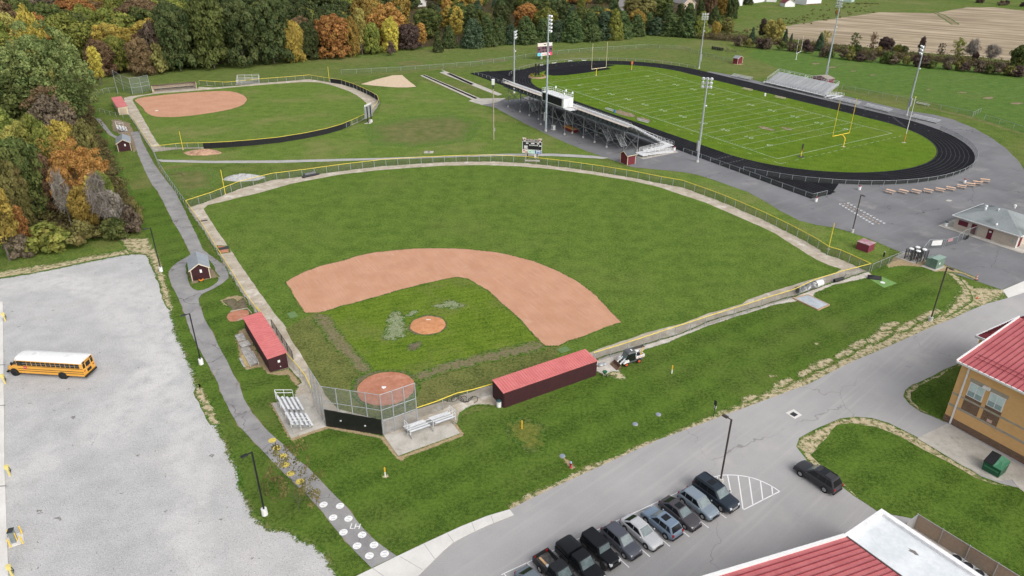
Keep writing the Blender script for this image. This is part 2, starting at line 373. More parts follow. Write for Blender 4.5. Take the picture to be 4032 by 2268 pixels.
m_road = earth('old_asphalt',(.315,.305,.303),(.40,.388,.383),spots=[((.44,.42,.395),.11,.55,.72,.55),((.20,.19,.19),.45,.66,.75,.35)],streak=(.72,22,.8,(.44,.43,.41),.40),sc=.07,fine=7,ragged=False,bump=.01,rough=.85,cracks=(.035,(.12,.115,.11),.0022,.5))
m_plaza = earth('dark_asphalt',(.145,.145,.152),(.215,.214,.222),spots=[((.29,.275,.26),.13,.56,.72,.6),((.06,.06,.068),.18,.62,.76,.55)],streak=(.6,18,1.2,(.25,.245,.245),.3),sc=.09,fine=6,ragged=False,bump=.01,rough=.85,cracks=(.05,(.035,.035,.04),.0035,.9))
m_path = earth('path_asphalt',(.215,.208,.21),(.335,.325,.318),spots=[((.38,.36,.33),.6,.58,.74,.6),((.13,.10,.085),.5,.65,.76,.6)],sc=.35,fine=6,ragged=False,bump=.015,rough=.85,cracks=(.16,(.055,.05,.045),.014,.85))
m_trackrub = earth('track_rubber',(.006,.006,.0075),(.012,.012,.0145),spots=[((.032,.031,.034),.12,.66,.8,.35)],streak=(FA,40,.5,(.022,.022,.025),.3),sc=.15,fine=5,ragged=False,bump=.01,rough=.8)
m_conc = earth('pale_concrete',(.58,.56,.525),(.72,.70,.665),spots=[((.45,.42,.37),.5,.6,.76,.35)],sc=.3,fine=8,ragged=False,bump=.005,rough=.85)
m_conc2 = earth('weathered_concrete',(.37,.345,.30),(.53,.50,.45),spots=[((.27,.245,.20),.8,.56,.72,.6)],sc=.6,fine=7,ragged=False,bump=.01,rough=.9)
m_cpath = earth('gravel_path_fines',(.33,.32,.31),(.46,.44,.42),sc=.5,k=.6)
m_paint = mat('white_line_paint',(.78,.78,.77),.6,sc=1.2,var=.06,tex='Object')
m_fpaint = mat('worn_field_paint',(.28,.40,.22),.9,sc=.6,var=.1,two=(.56,.63,.50))
m_lane = mat('lane_paint',(.07,.07,.075),.7,sc=.3,var=.3)
m_fpaint2 = mat('faint_field_paint',(.10,.21,.06),.9,sc=.5,var=.2,two=(.24,.33,.17))
m_dry = earth('dry_turf',(.085,.115,.028),(.185,.175,.070),sc=.35,fine=3,k=2.2,gmix=((.048,.110,.014),(.130,.205,.038),(.20,.20,.08)))

# ------------------------------------------------------------------ the ground itself and the big areas
g = MB(); g.add([(-1500,-300,0),(1500,-300,0),(1500,3200,0),(-1500,3200,0)],[(0,1,2,3)])
tag(g.build('ground',m_ground),kind='structure')
Z = .012
sheet('rough_bank',L('W',235,262,250,190,430,176,700,156,900,142,1030,128,1250,118,1450,108,1660,88,1790,92) + L('C',300,340,700,520,430,545,0,510) +
      L('B',2300,445,1900,440,1500,470,1250,520,1000,545,700,530,300,570,0,580) + L('W',620,208,380,218,290,245),Z,m_berm,2.5,.6,5)
sheet('meadow',L('C',330,190,600,150,900,60,1400,-6,1900,15,2100,45,1480,88,1000,152,760,196,700,270,560,300,420,285),Z * .6,m_berm,4,1,6)
sheet('practice_field',L('C',470,470,600,350,800,360,1100,395,1700,470,2576,570,2900,620,2900,1150,2576,1000,2250,890,1900,770,1500,700,1190,660,700,520),Z * .75,m_practice,3,.8,6)
sheet('stubble_field',L('C',760,200,1000,160,1480,92,1900,98,2140,55,2350,55,2576,80,2900,130,3300,200,3300,560,2576,470,2200,430,1800,400,1400,360,1000,320,780,290),Z * 2,m_stubble,2.0,1.2,8)
sheet('grass_waterway',L('C',1900,90,1960,110,2010,140,2080,185,2040,185,1990,150,1940,118),Z * 3,m_worn,2.5,1,5)
sheet('far_road',L('C',1850,-4,2100,12,2350,32,2700,82,2700,66,2350,20,2120,0,1960,-12),Z * 2,m_cpath,0)
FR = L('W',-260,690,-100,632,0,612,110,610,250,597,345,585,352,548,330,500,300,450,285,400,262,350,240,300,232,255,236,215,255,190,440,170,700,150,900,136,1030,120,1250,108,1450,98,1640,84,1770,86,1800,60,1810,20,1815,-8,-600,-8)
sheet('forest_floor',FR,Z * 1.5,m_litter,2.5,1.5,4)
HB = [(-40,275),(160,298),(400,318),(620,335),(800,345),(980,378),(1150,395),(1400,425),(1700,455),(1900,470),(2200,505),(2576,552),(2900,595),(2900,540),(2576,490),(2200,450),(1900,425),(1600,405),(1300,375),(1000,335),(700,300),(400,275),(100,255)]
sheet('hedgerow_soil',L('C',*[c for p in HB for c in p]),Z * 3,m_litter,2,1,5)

# ------------------------------------------------------------------ gravel lot and school roads
sheet('gravel_lot',L('W',-160,722,0,700,75,690,200,664,300,644,368,636,386,665,402,705,420,760,440,828) + L('I',1500,40,1560,170,1640,340,1730,520,1790,680,1845,850,1905,990,2030,1085,2180,1122,2350,1215,2440,1285,2515,1400,2600,1600,-300,1600),Z,m_gravel,1.1,.25,1.2)
sheet('verge',L('W',-160,722,-100,672,0,682,130,664,300,632,365,608,400,660,368,640,300,648,200,668,75,694,0,704),Z * .5,m_straw,1.6,.4,2)
for nm,pts in (('verge',L('W',300,600,372,600,400,650,412,705,432,780,420,765,398,690,372,640,330,636)),('verge',L('I',1500,0,1560,120,1640,300,1610,300,1540,170,1480,60))):
    sheet(nm,pts,Z * 1.3,m_straw,.9,.3,1.2)
sheet('asphalt_lot',L('F',2900,600,2576,742,2450,800,2300,842,2200,880,2050,950,1900,1010,1700,1100,1500,1190,1300,1270,1100,1370,950,1449) + L('J',2400,418,2200,508,2000,598,1800,690,1560,800,1400,880,1270,950,430,1300,0,1520,0,2200) + L('K',3000,2200,3000,-300),Z,m_road,0,.05,1.5)
sheet('roadside_verge',L('F',2460,745,2400,800,2250,860,2050,952,1800,1062,1500,1192,1200,1322,950,1450,700,1562) + L('J',2200,512,1800,696,1560,806,1280,940,1270,932,1540,796,1790,678,2100,540) + L('F',560,1570,700,1500,900,1420,1200,1270,1400,1160,1600,1070,1800,990,1960,930,2090,790,2110,660,2200,720,2330,730),Z * .8,m_straw,1.3,.35,1.5)
for x,y,rx,ry,a_ in ((760,1440,70,20,-.4),(930,1365,60,22,-.4),(1050,1300,90,26,-.4),(1230,1215,80,22,-.45),(1330,1150,70,26,-.5),(1480,1085,100,34,-.35),(1560,1010,80,24,-.3),(1690,1010,90,22,-.4),(1860,930,90,22,-.4),(500,1560,50,16,-.4),(680,1390,30,10,0),(1010,1145,18,8,0)):
    sheet('bare_patch',[at('F',x + rx * math.cos(t * .5236) * math.cos(a_) - ry * math.sin(t * .5236) * math.sin(a_),y + rx * math.cos(t * .5236) * math.sin(a_) + ry * math.sin(t * .5236) * math.cos(a_)) for t in range(12)],Z * 1.2 + x * 4e-6,m_straw,min(1.1,rx * .014),min(.4,rx * .004),.8)
sheet('worn_track',L('F',1985,605,2040,640,2085,690,2110,750,2060,830,2000,900,1950,960,2060,900,2180,820,2160,740,2110,680,2060,625),Z * .9,m_straw,.6,.2,1)
sheet('kerbside_concrete',L('F',2415,740,2576,672,2800,590,2800,680,2576,760,2455,800),Z * 2,m_conc,0)
sheet('concrete_walk',L('J',60,1480,430,1300,640,1200,900,1080,1100,1000,1270,950,1300,990,1100,1070,950,1140,840,1200,760,1270,680,1350,580,1449,480,1700,-500,1760),.10,m_conc,0,0,thick=.1)
strips('walk_joints',[(at('J',*a,.104),at('J',*b,.104),.05) for a,b in (((1130,992),(1150,1050)),((985,1046),(1010,1110)),((800,1127),(850,1195)),((625,1208),(705,1320)),((440,1300),(610,1400)),((230,1385),(390,1500)))],.104,mat('walk_joint_grey',(.33,.32,.30),.9))  # slab joints as grey lines across the walk
sheet('school_lawn_verge',L('K',960,590,875,475,895,415,1000,350,1200,270,1300,256,1430,266,1550,300,1650,350,1770,411,1900,492,2100,612,2250,705,2400,760,2700,830,2700,1900,2500,1600,1760,1010,1490,965,1300,842,1190,750,1080,670),Z * 1.5,m_straw,.5,.1,1)
sheet('school_lawn',L('K',1060,600,1000,540,1040,470,1100,400,1180,320,1290,310,1440,335,1560,380,1680,435,1800,500,1920,560,2080,640,2200,715,2330,775,2576,800,2800,860,2800,1900,2500,1600,1760,1010,1490,965,1330,850,1240,760,1150,670),Z * 2.2,m_lawn,.7,.3,1)
sheet('school_lawn',L('K',1740,10,1690,50,1680,95,1722,150,1800,205,1895,242,1960,275,2040,150,2400,-260) + L('F',2560,1130,2090,1300,1950,1365,1780,1449),Z * 1.5,m_straw,.5,.1,1)
sheet('school_lawn',L('K',1800,20,1730,70,1735,125,1810,190,1900,232,1980,275,2080,150,2400,-240) + L('F',2560,1160,2100,1320),Z * 2.2,m_lawn,.6,.2,1)
sheet('school_apron',L('K',1770,410,2000,300,2300,470,2800,760,2800,980,2540,790,2480,720,2380,735,2260,690,2100,610,1900,488),.05,m_conc2,0,thick=.05)
# painted parking bays and hatched corner
pl = []
hl = L('V',-60,968,240,820,600,650,850,540,1140,395,1350,300,1500,245,1660,165,1790,105)
h0,h1 = hl[0],hl[-1]; pl.append((h0,h1,.11))
heads = []
dst = (at('V',1495,708) - at('V',1400,628)).normalized(); hd = (h1 - h0).normalized()
for q in ((2015,447),(1850,535),(1672,618),(1495,708),(1310,803),(1118,902)):
    e = at('V',*q); dx = e - h0; den = dst.x * -hd.y + dst.y * hd.x
    tt = (dx.x * -hd.y + dx.y * hd.x) / den; hp = e - dst * tt
    heads.append((hp,e)); pl.append((hp,e,.11))
pit = (heads[-1][0] - heads[0][0]) / 5; SL = sum((e - h).length for h,e in heads) / 6
for k in range(6,10): pl.append((heads[0][0] + pit * k,heads[0][0] + pit * k + dst * SL,.11))
arc = smooth_poly(L('V',1790,105,1880,72,1960,52,2030,47,2130,52,2240,70,2340,105,2440,155,2505,200),1,False)
pl += [(a,b,.13) for a,b in zip(arc,arc[1:])] + [(at('V',2505,200),at('V',2175,368),.13)]
for a,b in (((1930,60),(1942,95)),((2025,50),(2056,210)),((2122,54),(2168,366)),((2222,68),(2258,320)),((2328,103),(2350,278)),((2433,153),(2440,232))):
    pl.append((at('V',*a),at('V',*b),.13))
strips('parking_lines',pl,Z * 2,m_paint)

# ------------------------------------------------------------------ lawns around the ballpark
sheet('lawn',L('D',880,0,1010,120,1090,250,1120,350,1160,450,1180,560,1200,680,1290,880,1390,1180,1520,1449) + L('I',1560,60,1640,300,1740,500,1860,850,1910,990,2040,1080,2180,1115,2350,1205,2440,1275,2515,1390,2700,1700) + L('J',0,1520,430,1302,900,1082,1270,950,1400,880,1560,800,1800,690,2000,600,2400,420) + L('F',950,1449,1300,1270,1700,1100,2050,950,2300,842,2400,735,2240,680,2000,600,1800,550,1600,545,1480,580,1430,610,1000,690,0,1100) + L('J',1150,200,500,350,-100,250) + L('D',2200,1420,1850,900,1500,330,1330,20,1270,-40),Z * .6,m_lawn,1.2,.3,2)
sheet('infill_lawn',L('A',1190,1172,1400,1182,1800,1132,2100,1087,2400,1022,2576,987) + L('B',150,932,292,850,305,760,230,672,560,664,610,605,1000,765,1200,855,1545,1012,1850,1142,1960,1180,1600,1164,1250,1165,900,1176,300,1197) + L('A',2100,1214,1600,1216,1215,1208),Z * .7,m_softgrass,.5,.3,3)
sheet('infill_lawn',L('A',1215,1226,1600,1236,2100,1234) + L('B',300,1212,900,1190,1250,1182,1600,1182,1900,1202,2200,1270,2576,1302) + L('C',340,1398) + L('F',490,4,750,154,1000,254,1250,304,1400,354,1560,420,1440,545,1340,500,1110,420,800,250,400,75,150,-30) + L('B',2400,1355,2000,1275,1500,1205,1000,1185,500,1205,0,1250) + L('A',2000,1320,1500,1500) + L('D',1370,10),Z * .7,m_softgrass,.5,.3,3)
sheet('worn_strip',L('B',250,960,500,900,800,880,1000,930,900,1050,600,1090,300,1080),Z * .9,m_dry,7,1,4)
sheet('worn_patch',L('A',1280,1290,1500,1280,1600,1330,1560,1410,1400,1449,1290,1380),Z,m_dry,5,1,3)
# asphalt around the stadium, sand, runways
ring = [fb(54.9 + 44 + 44 * math.cos(0),25)]
sheet('stadium_asphalt',L('B',990,745,1130,742,1330,748,1500,700,1800,600) + L('C',150,560,200,538,420,575,620,625,900,690,1240,728,1500,790,1700,836,1900,866,2050,905,2200,968,2330,1040,2440,1120,2530,1210,2600,1310,2900,1500) + L('F',2900,590,2576,672,2410,738,2240,680,2000,600,1900,560,1800,548,1700,480,1640,452,1500,392,1400,350,1260,300,1150,268,1010,250,880,215,750,150,620,70,490,0) + L('C',340,1395,120,1320,0,1298) + L('B',2450,1285,2200,1262,2000,1192,1850,1140,1700,1080,1545,1010,1400,940,1230,850,1160,812,1060,792),Z,m_plaza,0,.1,2)
sheet('concrete_apron',L('B',960,762,1000,744,1130,742,1240,740,1180,772,1060,792),Z * 2,m_conc2,0)
sheet('throwing_sector',L('B',145,636,260,600,385,568,460,566,510,610,570,655,500,660,400,660,260,648),Z * 1.2,m_pitsand,.5,.1,1.5)
for pts,mm in ((L('B',595,570,632,564,1048,742,992,752),m_conc2),(L('B',612,569,629,566,1030,742,1010,746),m_trackrub),(L('B',700,531,755,524,1215,712,1180,722),m_conc2),(L('B',795,556,818,552,1000,634,980,641),m_trackrub),(L('B',697,530,745,524,780,538,735,548),m_pitsand),(L('B',1185,722,1250,716,1335,744,1250,757),m_pitsand)):
    sheet('jump_runway' if mm is not m_pitsand else 'jump_pit',pts,Z * {id(m_trackrub): 2.2,id(m_pitsand): 1.85}.get(id(mm),1.5),mm,0)
sheet('infield_path',L('A',1180,1204,1600,1213,2100,1210,2576,1198) + L('B',300,1192,900,1172,1250,1160,1600,1159,1900,1174,2020,1190,1980,1200,1850,1192,1600,1178,1250,1178,900,1186,300,1207,0,1216) + L('A',2100,1230,1600,1232,1215,1222),Z * 1.6,m_cpath,.35,.1,2)
for pts in (L('B',0,574,300,560,700,530,850,520,1000,500,1300,470,1306,460,1000,492,700,520,300,552,0,566),L('B',1560,412,1900,380,2400,355,2576,372,2576,382,2400,366,1900,392,1560,424),L('C',0,395,300,460,600,535,700,555,690,545,480,490,300,450,0,385),L('C',1180,670,1500,735,1850,805,2200,885,2576,1010,2576,1020,2200,905,1850,818,1500,748,1180,682)):
    sheet('worn_strip',pts,Z * 2,m_dry,1.0,.3,3)
for v,x,y,rx,ry in (('B',1130,455,150,22),('B',520,480,130,28),('C',1000,481,36,5),('C',1130,508,30,5),('C',1285,536,26,4),('C',1435,568,18,4),('C',2305,740,46,7),('C',2520,780,50,8),('C',2110,698,36,4),('C',1857,677,14,4)):
    sheet('bare_patch',[at(v,x + rx * math.cos(t * .5236),y + ry * math.sin(t * .5236)) for t in range(12)],Z * 2.4,m_worn if v == 'C' else m_dry,1.3 if v == 'C' else 4,.5,1.2)

# ------------------------------------------------------------------ running track and football field
CA,CB,RI,HS,TW = 54.9,25.2,33.2,44.0,9.0
def oval(r,hs=HS,n=40):
    return [fb(CA + hs + r * math.sin(math.pi * i / n),CB - r * math.cos(math.pi * i / n)) for i in range(n + 1)] + [fb(CA - hs - r * math.sin(math.pi * i / n),CB + r * math.cos(math.pi * i / n)) for i in range(n + 1)]
sheet('running_track',oval(RI + TW),Z * 2,m_trackrub)
sheet('sprint_chute',[fb(CA + 20,CB - RI - .2),fb(140.5,CB - RI - .2),fb(140.5,CB - RI - TW),fb(CA + 20,CB - RI - TW)],Z * 2.3,m_trackrub)
sheet('sprint_chute',[fb(CA - 20,CB - RI - .2),fb(-24.3,CB - RI - .2),fb(-24.3,CB - RI - TW),fb(CA - 20,CB - RI - TW)],Z * 2.3,m_trackrub)
sheet('football_field',oval(RI),Z * 3,m_turf)
def bend_t(p):
    a = ct * (p.x - TX) + st * (p.y - TY); b = st * (p.x - TX) - ct * (p.y - TY); return math.atan2(a - CA - HS,CB - b)
hj = L('B',1420,560,1600,572,1700,568,1830,552,2040,522,2000,508,2070,492,1990,488,1930,476,1990,470); t0,t1 = bend_t(hj[-1]),bend_t(at('B',1470,520))
sheet('high_jump_area',hj[1:] + [fb(CA + HS + (RI + .3) * math.sin(t),CB - (RI + .3) * math.cos(t)) for t in [t0 + (t1 - t0) * k / 14 for k in range(15)]] + L('B',1530,560),Z * 3.6,m_trackrub)
sheet('sprint_chute',[fb(8,-16.4),fb(-24.3,-16.4),fb(-24.7,-10.5)] + [fb(CA - HS - (RI + TW) * math.sin(t),CB - (RI + TW) * math.cos(t)) for t in (.85,.75,.65,.55,.45,.35,.25)],Z * 2.15,m_trackrub)
sheet('sprint_chute',[fb(100,-16.4),fb(140.4,-16.4),fb(140.4,-13)] + [fb(CA + HS + (RI + TW) * math.sin(t),CB - (RI + TW) * math.cos(t)) for t in (1.1,.95,.8,.65,.5,.35,.25)],Z * 2.15,m_trackrub)
sheet('turf_edge',[p for p in oval(RI + .12)] + [p for p in oval(RI - .25)][::-1],Z * 3.3,m_worn) if 0 else None
ln = []
for k in range(1,8):
    o_ = oval(RI + .3 + k * (TW - .6) / 8,n=24); ln += [(a,b,.07) for a,b in zip(o_,o_[1:] + o_[:1])]
for a0,a1 in ((-24,CA - HS),(CA + HS,140)):
    for k in range(8): b_ = CB - RI - .3 - k * (TW - .6) / 8; ln.append((fb(a0,b_),fb(a1,b_),.07))
o_ = oval(RI + .25,n=30); ln += [(a,b,.10) for a,b in zip(o_,o_[1:] + o_[:1])]
for a in (4,8,92): ln += [(fb(a,CB - RI - .3 - k * 1.05),fb(a,CB - RI - .9 - k * 1.05),.5) for k in range(8)]
for k in range(8): ln += [(fb(2.5 + k * 1.2,CB + RI + .8 + k),fb(3.6 + k * 1.2,CB + RI + .9 + k),.45)]
for k in range(14): ln += [(fb(30 - 3.1 * k,CB + RI + 1.2 + (k * 37 % 7)),fb(30.5 - 3.1 * k,CB + RI + 1.3 + (k * 37 % 7)),.5)]
for k in range(16):
    t = .35 + k * .16; r_ = RI + 1 + (k * 5 % 8)
    ln.append((fb(CA + HS + r_ * math.sin(t),CB - r_ * math.cos(t)),fb(CA + HS + r_ * math.sin(t + .018),CB - r_ * math.cos(t + .018)),.5))
strips('lane_lines',ln,Z * 4,m_lane)
YD,FWD = .9144,48.768
fl = [(fb(0,0),fb(0,FWD),.16),(fb(120 * YD,0),fb(120 * YD,FWD),.16),(fb(0,0),fb(120 * YD,0),.16),(fb(0,FWD),fb(120 * YD,FWD),.16)]
for k in range(21): fl.append((fb((10 + 5 * k) * YD,.3),fb((10 + 5 * k) * YD,FWD - .3),.11))
for y in range(11,110):
    if y % 5:
        for b0 in (.4,16.0,32.0,FWD - 1.0): fl.append((fb(y * YD,b0),fb(y * YD,b0 + .65),.10))
for k in range(40):
    a_ = 1 + k * 2.75
    if k % 2 == 0: fl += [(fb(a_,-2.6),fb(a_ + 1.4,-2.6),.12),(fb(a_,FWD + 2.6),fb(a_ + 1.4,FWD + 2.6),.10)]
for k in range(18): fl.append((fb(-3.2,3 + k * 2.6),fb(-3.2,4.3 + k * 2.6),.12)); fl.append((fb(113,3 + k * 2.6),fb(113,4.3 + k * 2.6),.12))
fl += [(fb(-3.2,-2.6),fb(-3.2,-.4),.14),(fb(-3.2,-2.6),fb(-1.2,-2.6),.14)]
strips('field_lines',fl,Z * 4,m_fpaint)
def flat_text(body,size,m,p,ang,z,name,sx=1.0):
    o = lettering(body,size,m,None,(p[0],p[1],z),(math.cos(ang),math.sin(ang),0),(-math.sin(ang),math.cos(ang),0),name,sx); o['kind'] = 'structure'; return o
for y,s_ in ((20,'1 0'),(30,'2 0'),(40,'3 0'),(50,'4 0'),(60,'5 0'),(70,'4 0'),(80,'3 0'),(90,'2 0'),(100,'1 0')):
    flat_text(s_,2.1,m_fpaint,fb(y * YD,9.0),FA + math.pi,Z * 4,'yard_number',1.2); flat_text(s_,2.1,m_fpaint,fb(y * YD,FWD - 9.0),FA,Z * 4,'yard_number',1.2)
flat_text('G',2.4,m_fpaint,fb(10 * YD + .6,8),FA + math.pi,Z * 4,'yard_number'); flat_text('G',2.4,m_fpaint,fb(10 * YD + .6,FWD - 8),FA,Z * 4,'yard_number')
flat_text('G',2.4,m_fpaint,fb(110 * YD - .6,8),FA + math.pi,Z * 4,'yard_number'); flat_text('G',2.4,m_fpaint,fb(110 * YD - .6,FWD - 8),FA,Z * 4,'yard_number')
for a_,b_,rx,ry in ((22.5,21,3.2,.7),(19,26,2.2,.4),(58,-4.5,5,1.3),(49,-4.2,3.2,1.0)):
    sheet('bare_patch',[fb(a_ + rx * math.cos(t * .5236),b_ + ry * math.sin(t * .5236) * 1.6) for t in range(12)],Z * 3.8,m_worn,.9,.3,1)
pl2 = []
for k in range(9): pl2.append((at('C',720 + k * 215,500 + k * 30),at('C',1100 + k * 215,440 + k * 30),.12))
strips('practice_lines',pl2 + [(at('C',1100,430),at('C',2576,640),.12)],Z * 2.2,m_fpaint2)

# ------------------------------------------------------------------ baseball field
# outline of the fence, traced along its yellow top rail (1.7 m up)
FH = 1.7
f_left = L('D',1400,65,1530,245,1650,440,1760,615,1850,760,1950,895,z=FH)
f_out = L('D',1400,65,z=FH) + L('A',1600,1449,1800,1370,2050,1308,2300,1278,2576,1240,z=FH) + L('B',300,1205,600,1185,900,1172,1150,1170,1400,1182,1700,1215,1950,1250,2200,1290,2400,1330,z=FH) + L('F',0,-88,250,0,400,60,600,145,800,240,1000,345,1105,412,z=FH)
f_corner = L('F',1105,412,1200,440,1300,485,1422,540,z=FH)
f_right = L('F',1422,540,1200,598,1000,660,840,735,640,795,440,860,230,925,0,1000,z=FH) + L('E',2480,1030,2240,1110,2000,1185,1905,1213,z=FH)
f_low = L('J',1140,0,1000,40,870,70,720,130,570,180,z=FH)
f_lowleft = L('X',385,460,465,545,540,640,580,720,607,780,z=FH)
fl0 = lambda l: [Vector((p.x,p.y,0)) for p in l]
dirt_out = fl0(f_left)[::-1] + fl0(f_out)[1:] + fl0(f_corner)[1:] + fl0(f_right)[1:] + L('E',1860,1380) + L('J',1220,180,1090,155,990,165,900,215,870,300,890,350,420,545,330,400) + L('X',1215,1165,1050,1130,850,1100,725,1085,425,1180,270,890,450,830,480,740,440,640,380,600,250,625) + L('D',2030,1370,1860,1010)
sheet('warning_track',dirt_out,Z * 1.2,m_track_dirt,.7,.15,1.2)
sheet('infield_fringe',L('E',1900,1340,1930,1265,2000,1240,2250,1165,2576,1070) + L('F',200,975,440,910,640,845,830,790,1000,735,1400,600,1440,640,1200,690,1130,700,1000,760,990,800,830,830,700,850,440,930,200,1010,0,1085) + L('E',2480,1130,2290,1190,2200,1250,2060,1310,2150,1400,2080,1420,1990,1390),Z * 1.4,m_grit,.6,.2,1)
of = L('D',1545,128,1600,220,1690,350,1780,480,1860,600,1950,730,2010,810,2080,910,2160,1010,2240,1120,2320,1240,2400,1370) + L('X',420,270,520,430,620,600,720,740,850,920,950,945,1070,958,1190,1002,1400,950,1500,912,1650,865,1946,772) + L('J',1000,40,1140,0) + L('E',1150,1430,1880,1205,2000,1160,2300,1055,2576,985) + L('F',200,908,440,842,480,812,700,735,1000,646,1150,605,1192,582,1100,555,1000,510,900,450,800,385,700,320,600,270,450,205,300,140,150,75,0,28) + L('B',2400,1415,2200,1370,1900,1320,1600,1280,1350,1258,1100,1248,800,1252,500,1270,250,1290,0,1318) + L('A',2400,1350,2200,1390) + L('D',1990,0,1700,72,1575,100)
sheet('outfield',of,Z * 2,m_outfield,.5,.12,1.2)
sheet('foul_ground',L('X',400,250,520,430,620,600,720,740,850,918,950,943,1070,956,1190,1000,1400,948,1500,910,1650,863,1946,770) + L('E',1140,1425,1560,1300,1640,1165,1540,1165,1400,1160,1000,1240,560,1370,200,1340,0,1100,-188,915),Z * 2.3,m_foul,1.2,.3,1.5)
sheet('infield_grass',L('E',-170,930,20,870,200,812,600,703,780,662,880,648,955,663,1010,700,1100,770,1200,850,1300,945,1400,1050,1480,1145,1300,1190,1000,1265,800,1315,580,1375,300,1352,200,1320,80,1180,-60,1030),Z * 2.7,m_infield,.8,.15,1.2)
m_bpath = earth('trodden_base_path',(.125,.118,.052),(.225,.190,.115),sc=2.2,fine=7,k=3.6)
sheet('base_path',L('X',640,130,720,150,770,235,900,400,970,475,1090,590,1060,625,980,560,890,465,760,330,660,190),Z * 3.2,m_bpath,1.6,.4,.8)
sheet('base_path',L('E',560,1385,760,1320,1000,1250,1250,1190,1450,1140,1540,1160,1500,1190,1250,1235,1000,1300,780,1350,600,1420),Z * 3.2,m_bpath,1.6,.4,.8)
for pts in (L('E',400,900,450,920,470,1000,460,1090,400,1115,320,1110,350,1040,370,960),L('E',690,862,820,830,930,860,850,875),L('E',480,935,560,900,540,940)):
    sheet('chalk_stain',pts,Z * 3.4,earth('spilt_chalk',(.14,.18,.075),(.30,.325,.21),sc=2,fine=5,k=3.6) if pts[0].x < 1e9 and 'spilt_chalk' not in bpy.data.materials else bpy.data.materials['spilt_chalk'],1.2,.3,.6)
sheet('worn_patch',L('E',510,1150,590,1125,600,1160,545,1195,505,1190),Z * 3.3,m_brown,.7,.2,.6)
sheet('infield_dirt',smooth_poly(L('D',2150,682,2200,650,2300,602,2400,562,2576,520) + L('E',150,475,300,450,500,430,700,423,900,428,1100,445,1300,480,1500,540,1700,625,1850,720,1950,810,2030,900,2112,985),1,False) + L('E',2000,1020,1850,1080,1700,1130,1640,1160,1540,1166,1500,1130,1400,1020,1300,920,1200,830,1100,740,1000,680,950,655,880,643,780,658,600,700,400,752,200,812,0,862) + L('D',2500,890,2400,912,2310,914,2280,888,2230,810,2185,730),Z * 3.8,m_infdirt,.55,.12,.8)
sheet('home_circle_rim',smooth_poly(L('X',945,755,985,670,1090,620,1240,600,1380,615,1480,660,1520,740,1480,830,1400,890,1250,930,1090,910,985,850)),Z * 3.5,m_brown,.9,.2,.7)
hp = at('X',1235,755); rad = (at('X',1481,748) - at('X',985,748)).length / 2
sheet('home_circle',[hp + Vector((rad * math.cos(t * .2618),rad * math.sin(t * .2618),0)) for t in range(24)],Z * 4.2,m_homedirt,.3,.05,.6)
mc = at('X',1590,218); mr = (at('X',1741,215) - at('X',1440,215)).length / 2
sheet('mound_rim',[mc + Vector(((mr + .25) * math.cos(t * .2618),(mr + .25) * math.sin(t * .2618),0)) for t in range(24)],Z * 3.3,m_brown,.5,.2,.6)
mb = MB(); nn_ = 32; rings = [(1.0,.045),(.97,.06),(.8,.12),(.55,.2),(.25,.255),(.0,.26)]
vs = []
for f_,z_ in rings[:-1]: vs += [mc + Vector((mr * f_ * math.cos(2 * math.pi * i / nn_) * (1 + .02 * math.sin(5 * i)),mr * f_ * math.sin(2 * math.pi * i / nn_) * (1 + .02 * math.sin(5 * i)),z_)) for i in range(nn_)]
vs.append(mc + Vector((0,0,.26))); k_ = len(rings) - 1
mb.add(vs,[(j * nn_ + i,j * nn_ + (i + 1) % nn_,(j + 1) * nn_ + (i + 1) % nn_,(j + 1) * nn_ + i) for j in range(k_ - 1) for i in range(nn_)] + [((k_ - 1) * nn_ + i,(k_ - 1) * nn_ + (i + 1) % nn_,len(vs) - 1) for i in range(nn_)],0,True)
mo = mb.build('pitchers_mound',m_mound); mo['kind'] = 'structure'; a_ = mo.data.attributes.new('edge','FLOAT','POINT'); a_.data.foreach_set('value',[1.0] * len(vs))
# ------------------------------------------------------------------ softball field
SH = 1.6
s_left = L('A',995,872,1060,980,1145,1105,z=SH)
s_out = L('A',1145,1105,1360,1080,1510,1078,1700,1070,1900,1055,2100,1035,2300,1003,2460,970,z=SH) + L('B',0,937,90,900,165,866,230,822,270,775,282,745,265,715,200,680,100,635,0,603,z=SH) + L('A',2490,590,z=SH)
s_top = L('A',2490,590,2330,565,2160,580,1960,595,1800,612,1700,620,1600,614,1500,608,z=SH)
sheet('softball_track',fl0(s_left)[::-1][:0] + L('A',985,885) + fl0(s_left)[1:] + fl0(s_out)[1:] + fl0(s_top)[1:] + L('A',1490,670,1160,702,1100,712,990,725,930,740,965,860),Z * 1.3,m_track_dirt,.5,.12,1.2)
sheet('softball_outfield',smooth_poly(L('A',1003,748,1050,728,1200,705,1400,693,1700,665,2000,640,2200,625,2330,618,2440,626) + L('B',0,668,90,705,170,760,205,815,200,860,150,905,60,945,-40,975) + L('A',2300,1052,2000,1092,1700,1110,1480,1110,1300,1112,1225,1108,1205,1092,1170,1040,1120,950,1050,830,1015,775)),Z * 2,m_softgrass,.5,.12,1.5)
sheet('softball_infield',smooth_poly(L('A',1012,757,1050,738,1200,720,1400,700,1600,688,1720,686,1800,700,1855,728,1868,758,1840,790,1780,815,1650,845,1400,880,1250,886,1150,878,1100,850,1070,805,1035,778)),Z * 2.6,m_infdirt,.4,.08,1)
sheet('path_spur',L('A',712,890,755,898,790,935,830,990,860,1020,895,1034,875,1046,820,1015,785,975,750,930),Z * 2,m_path,0)
sheet('worn_strip',L('A',840,905,900,900,985,930,1010,1000,1040,1120,1010,1150,985,1090,900,1010,850,985),Z * 1.8,m_worn,.8,.3,1)
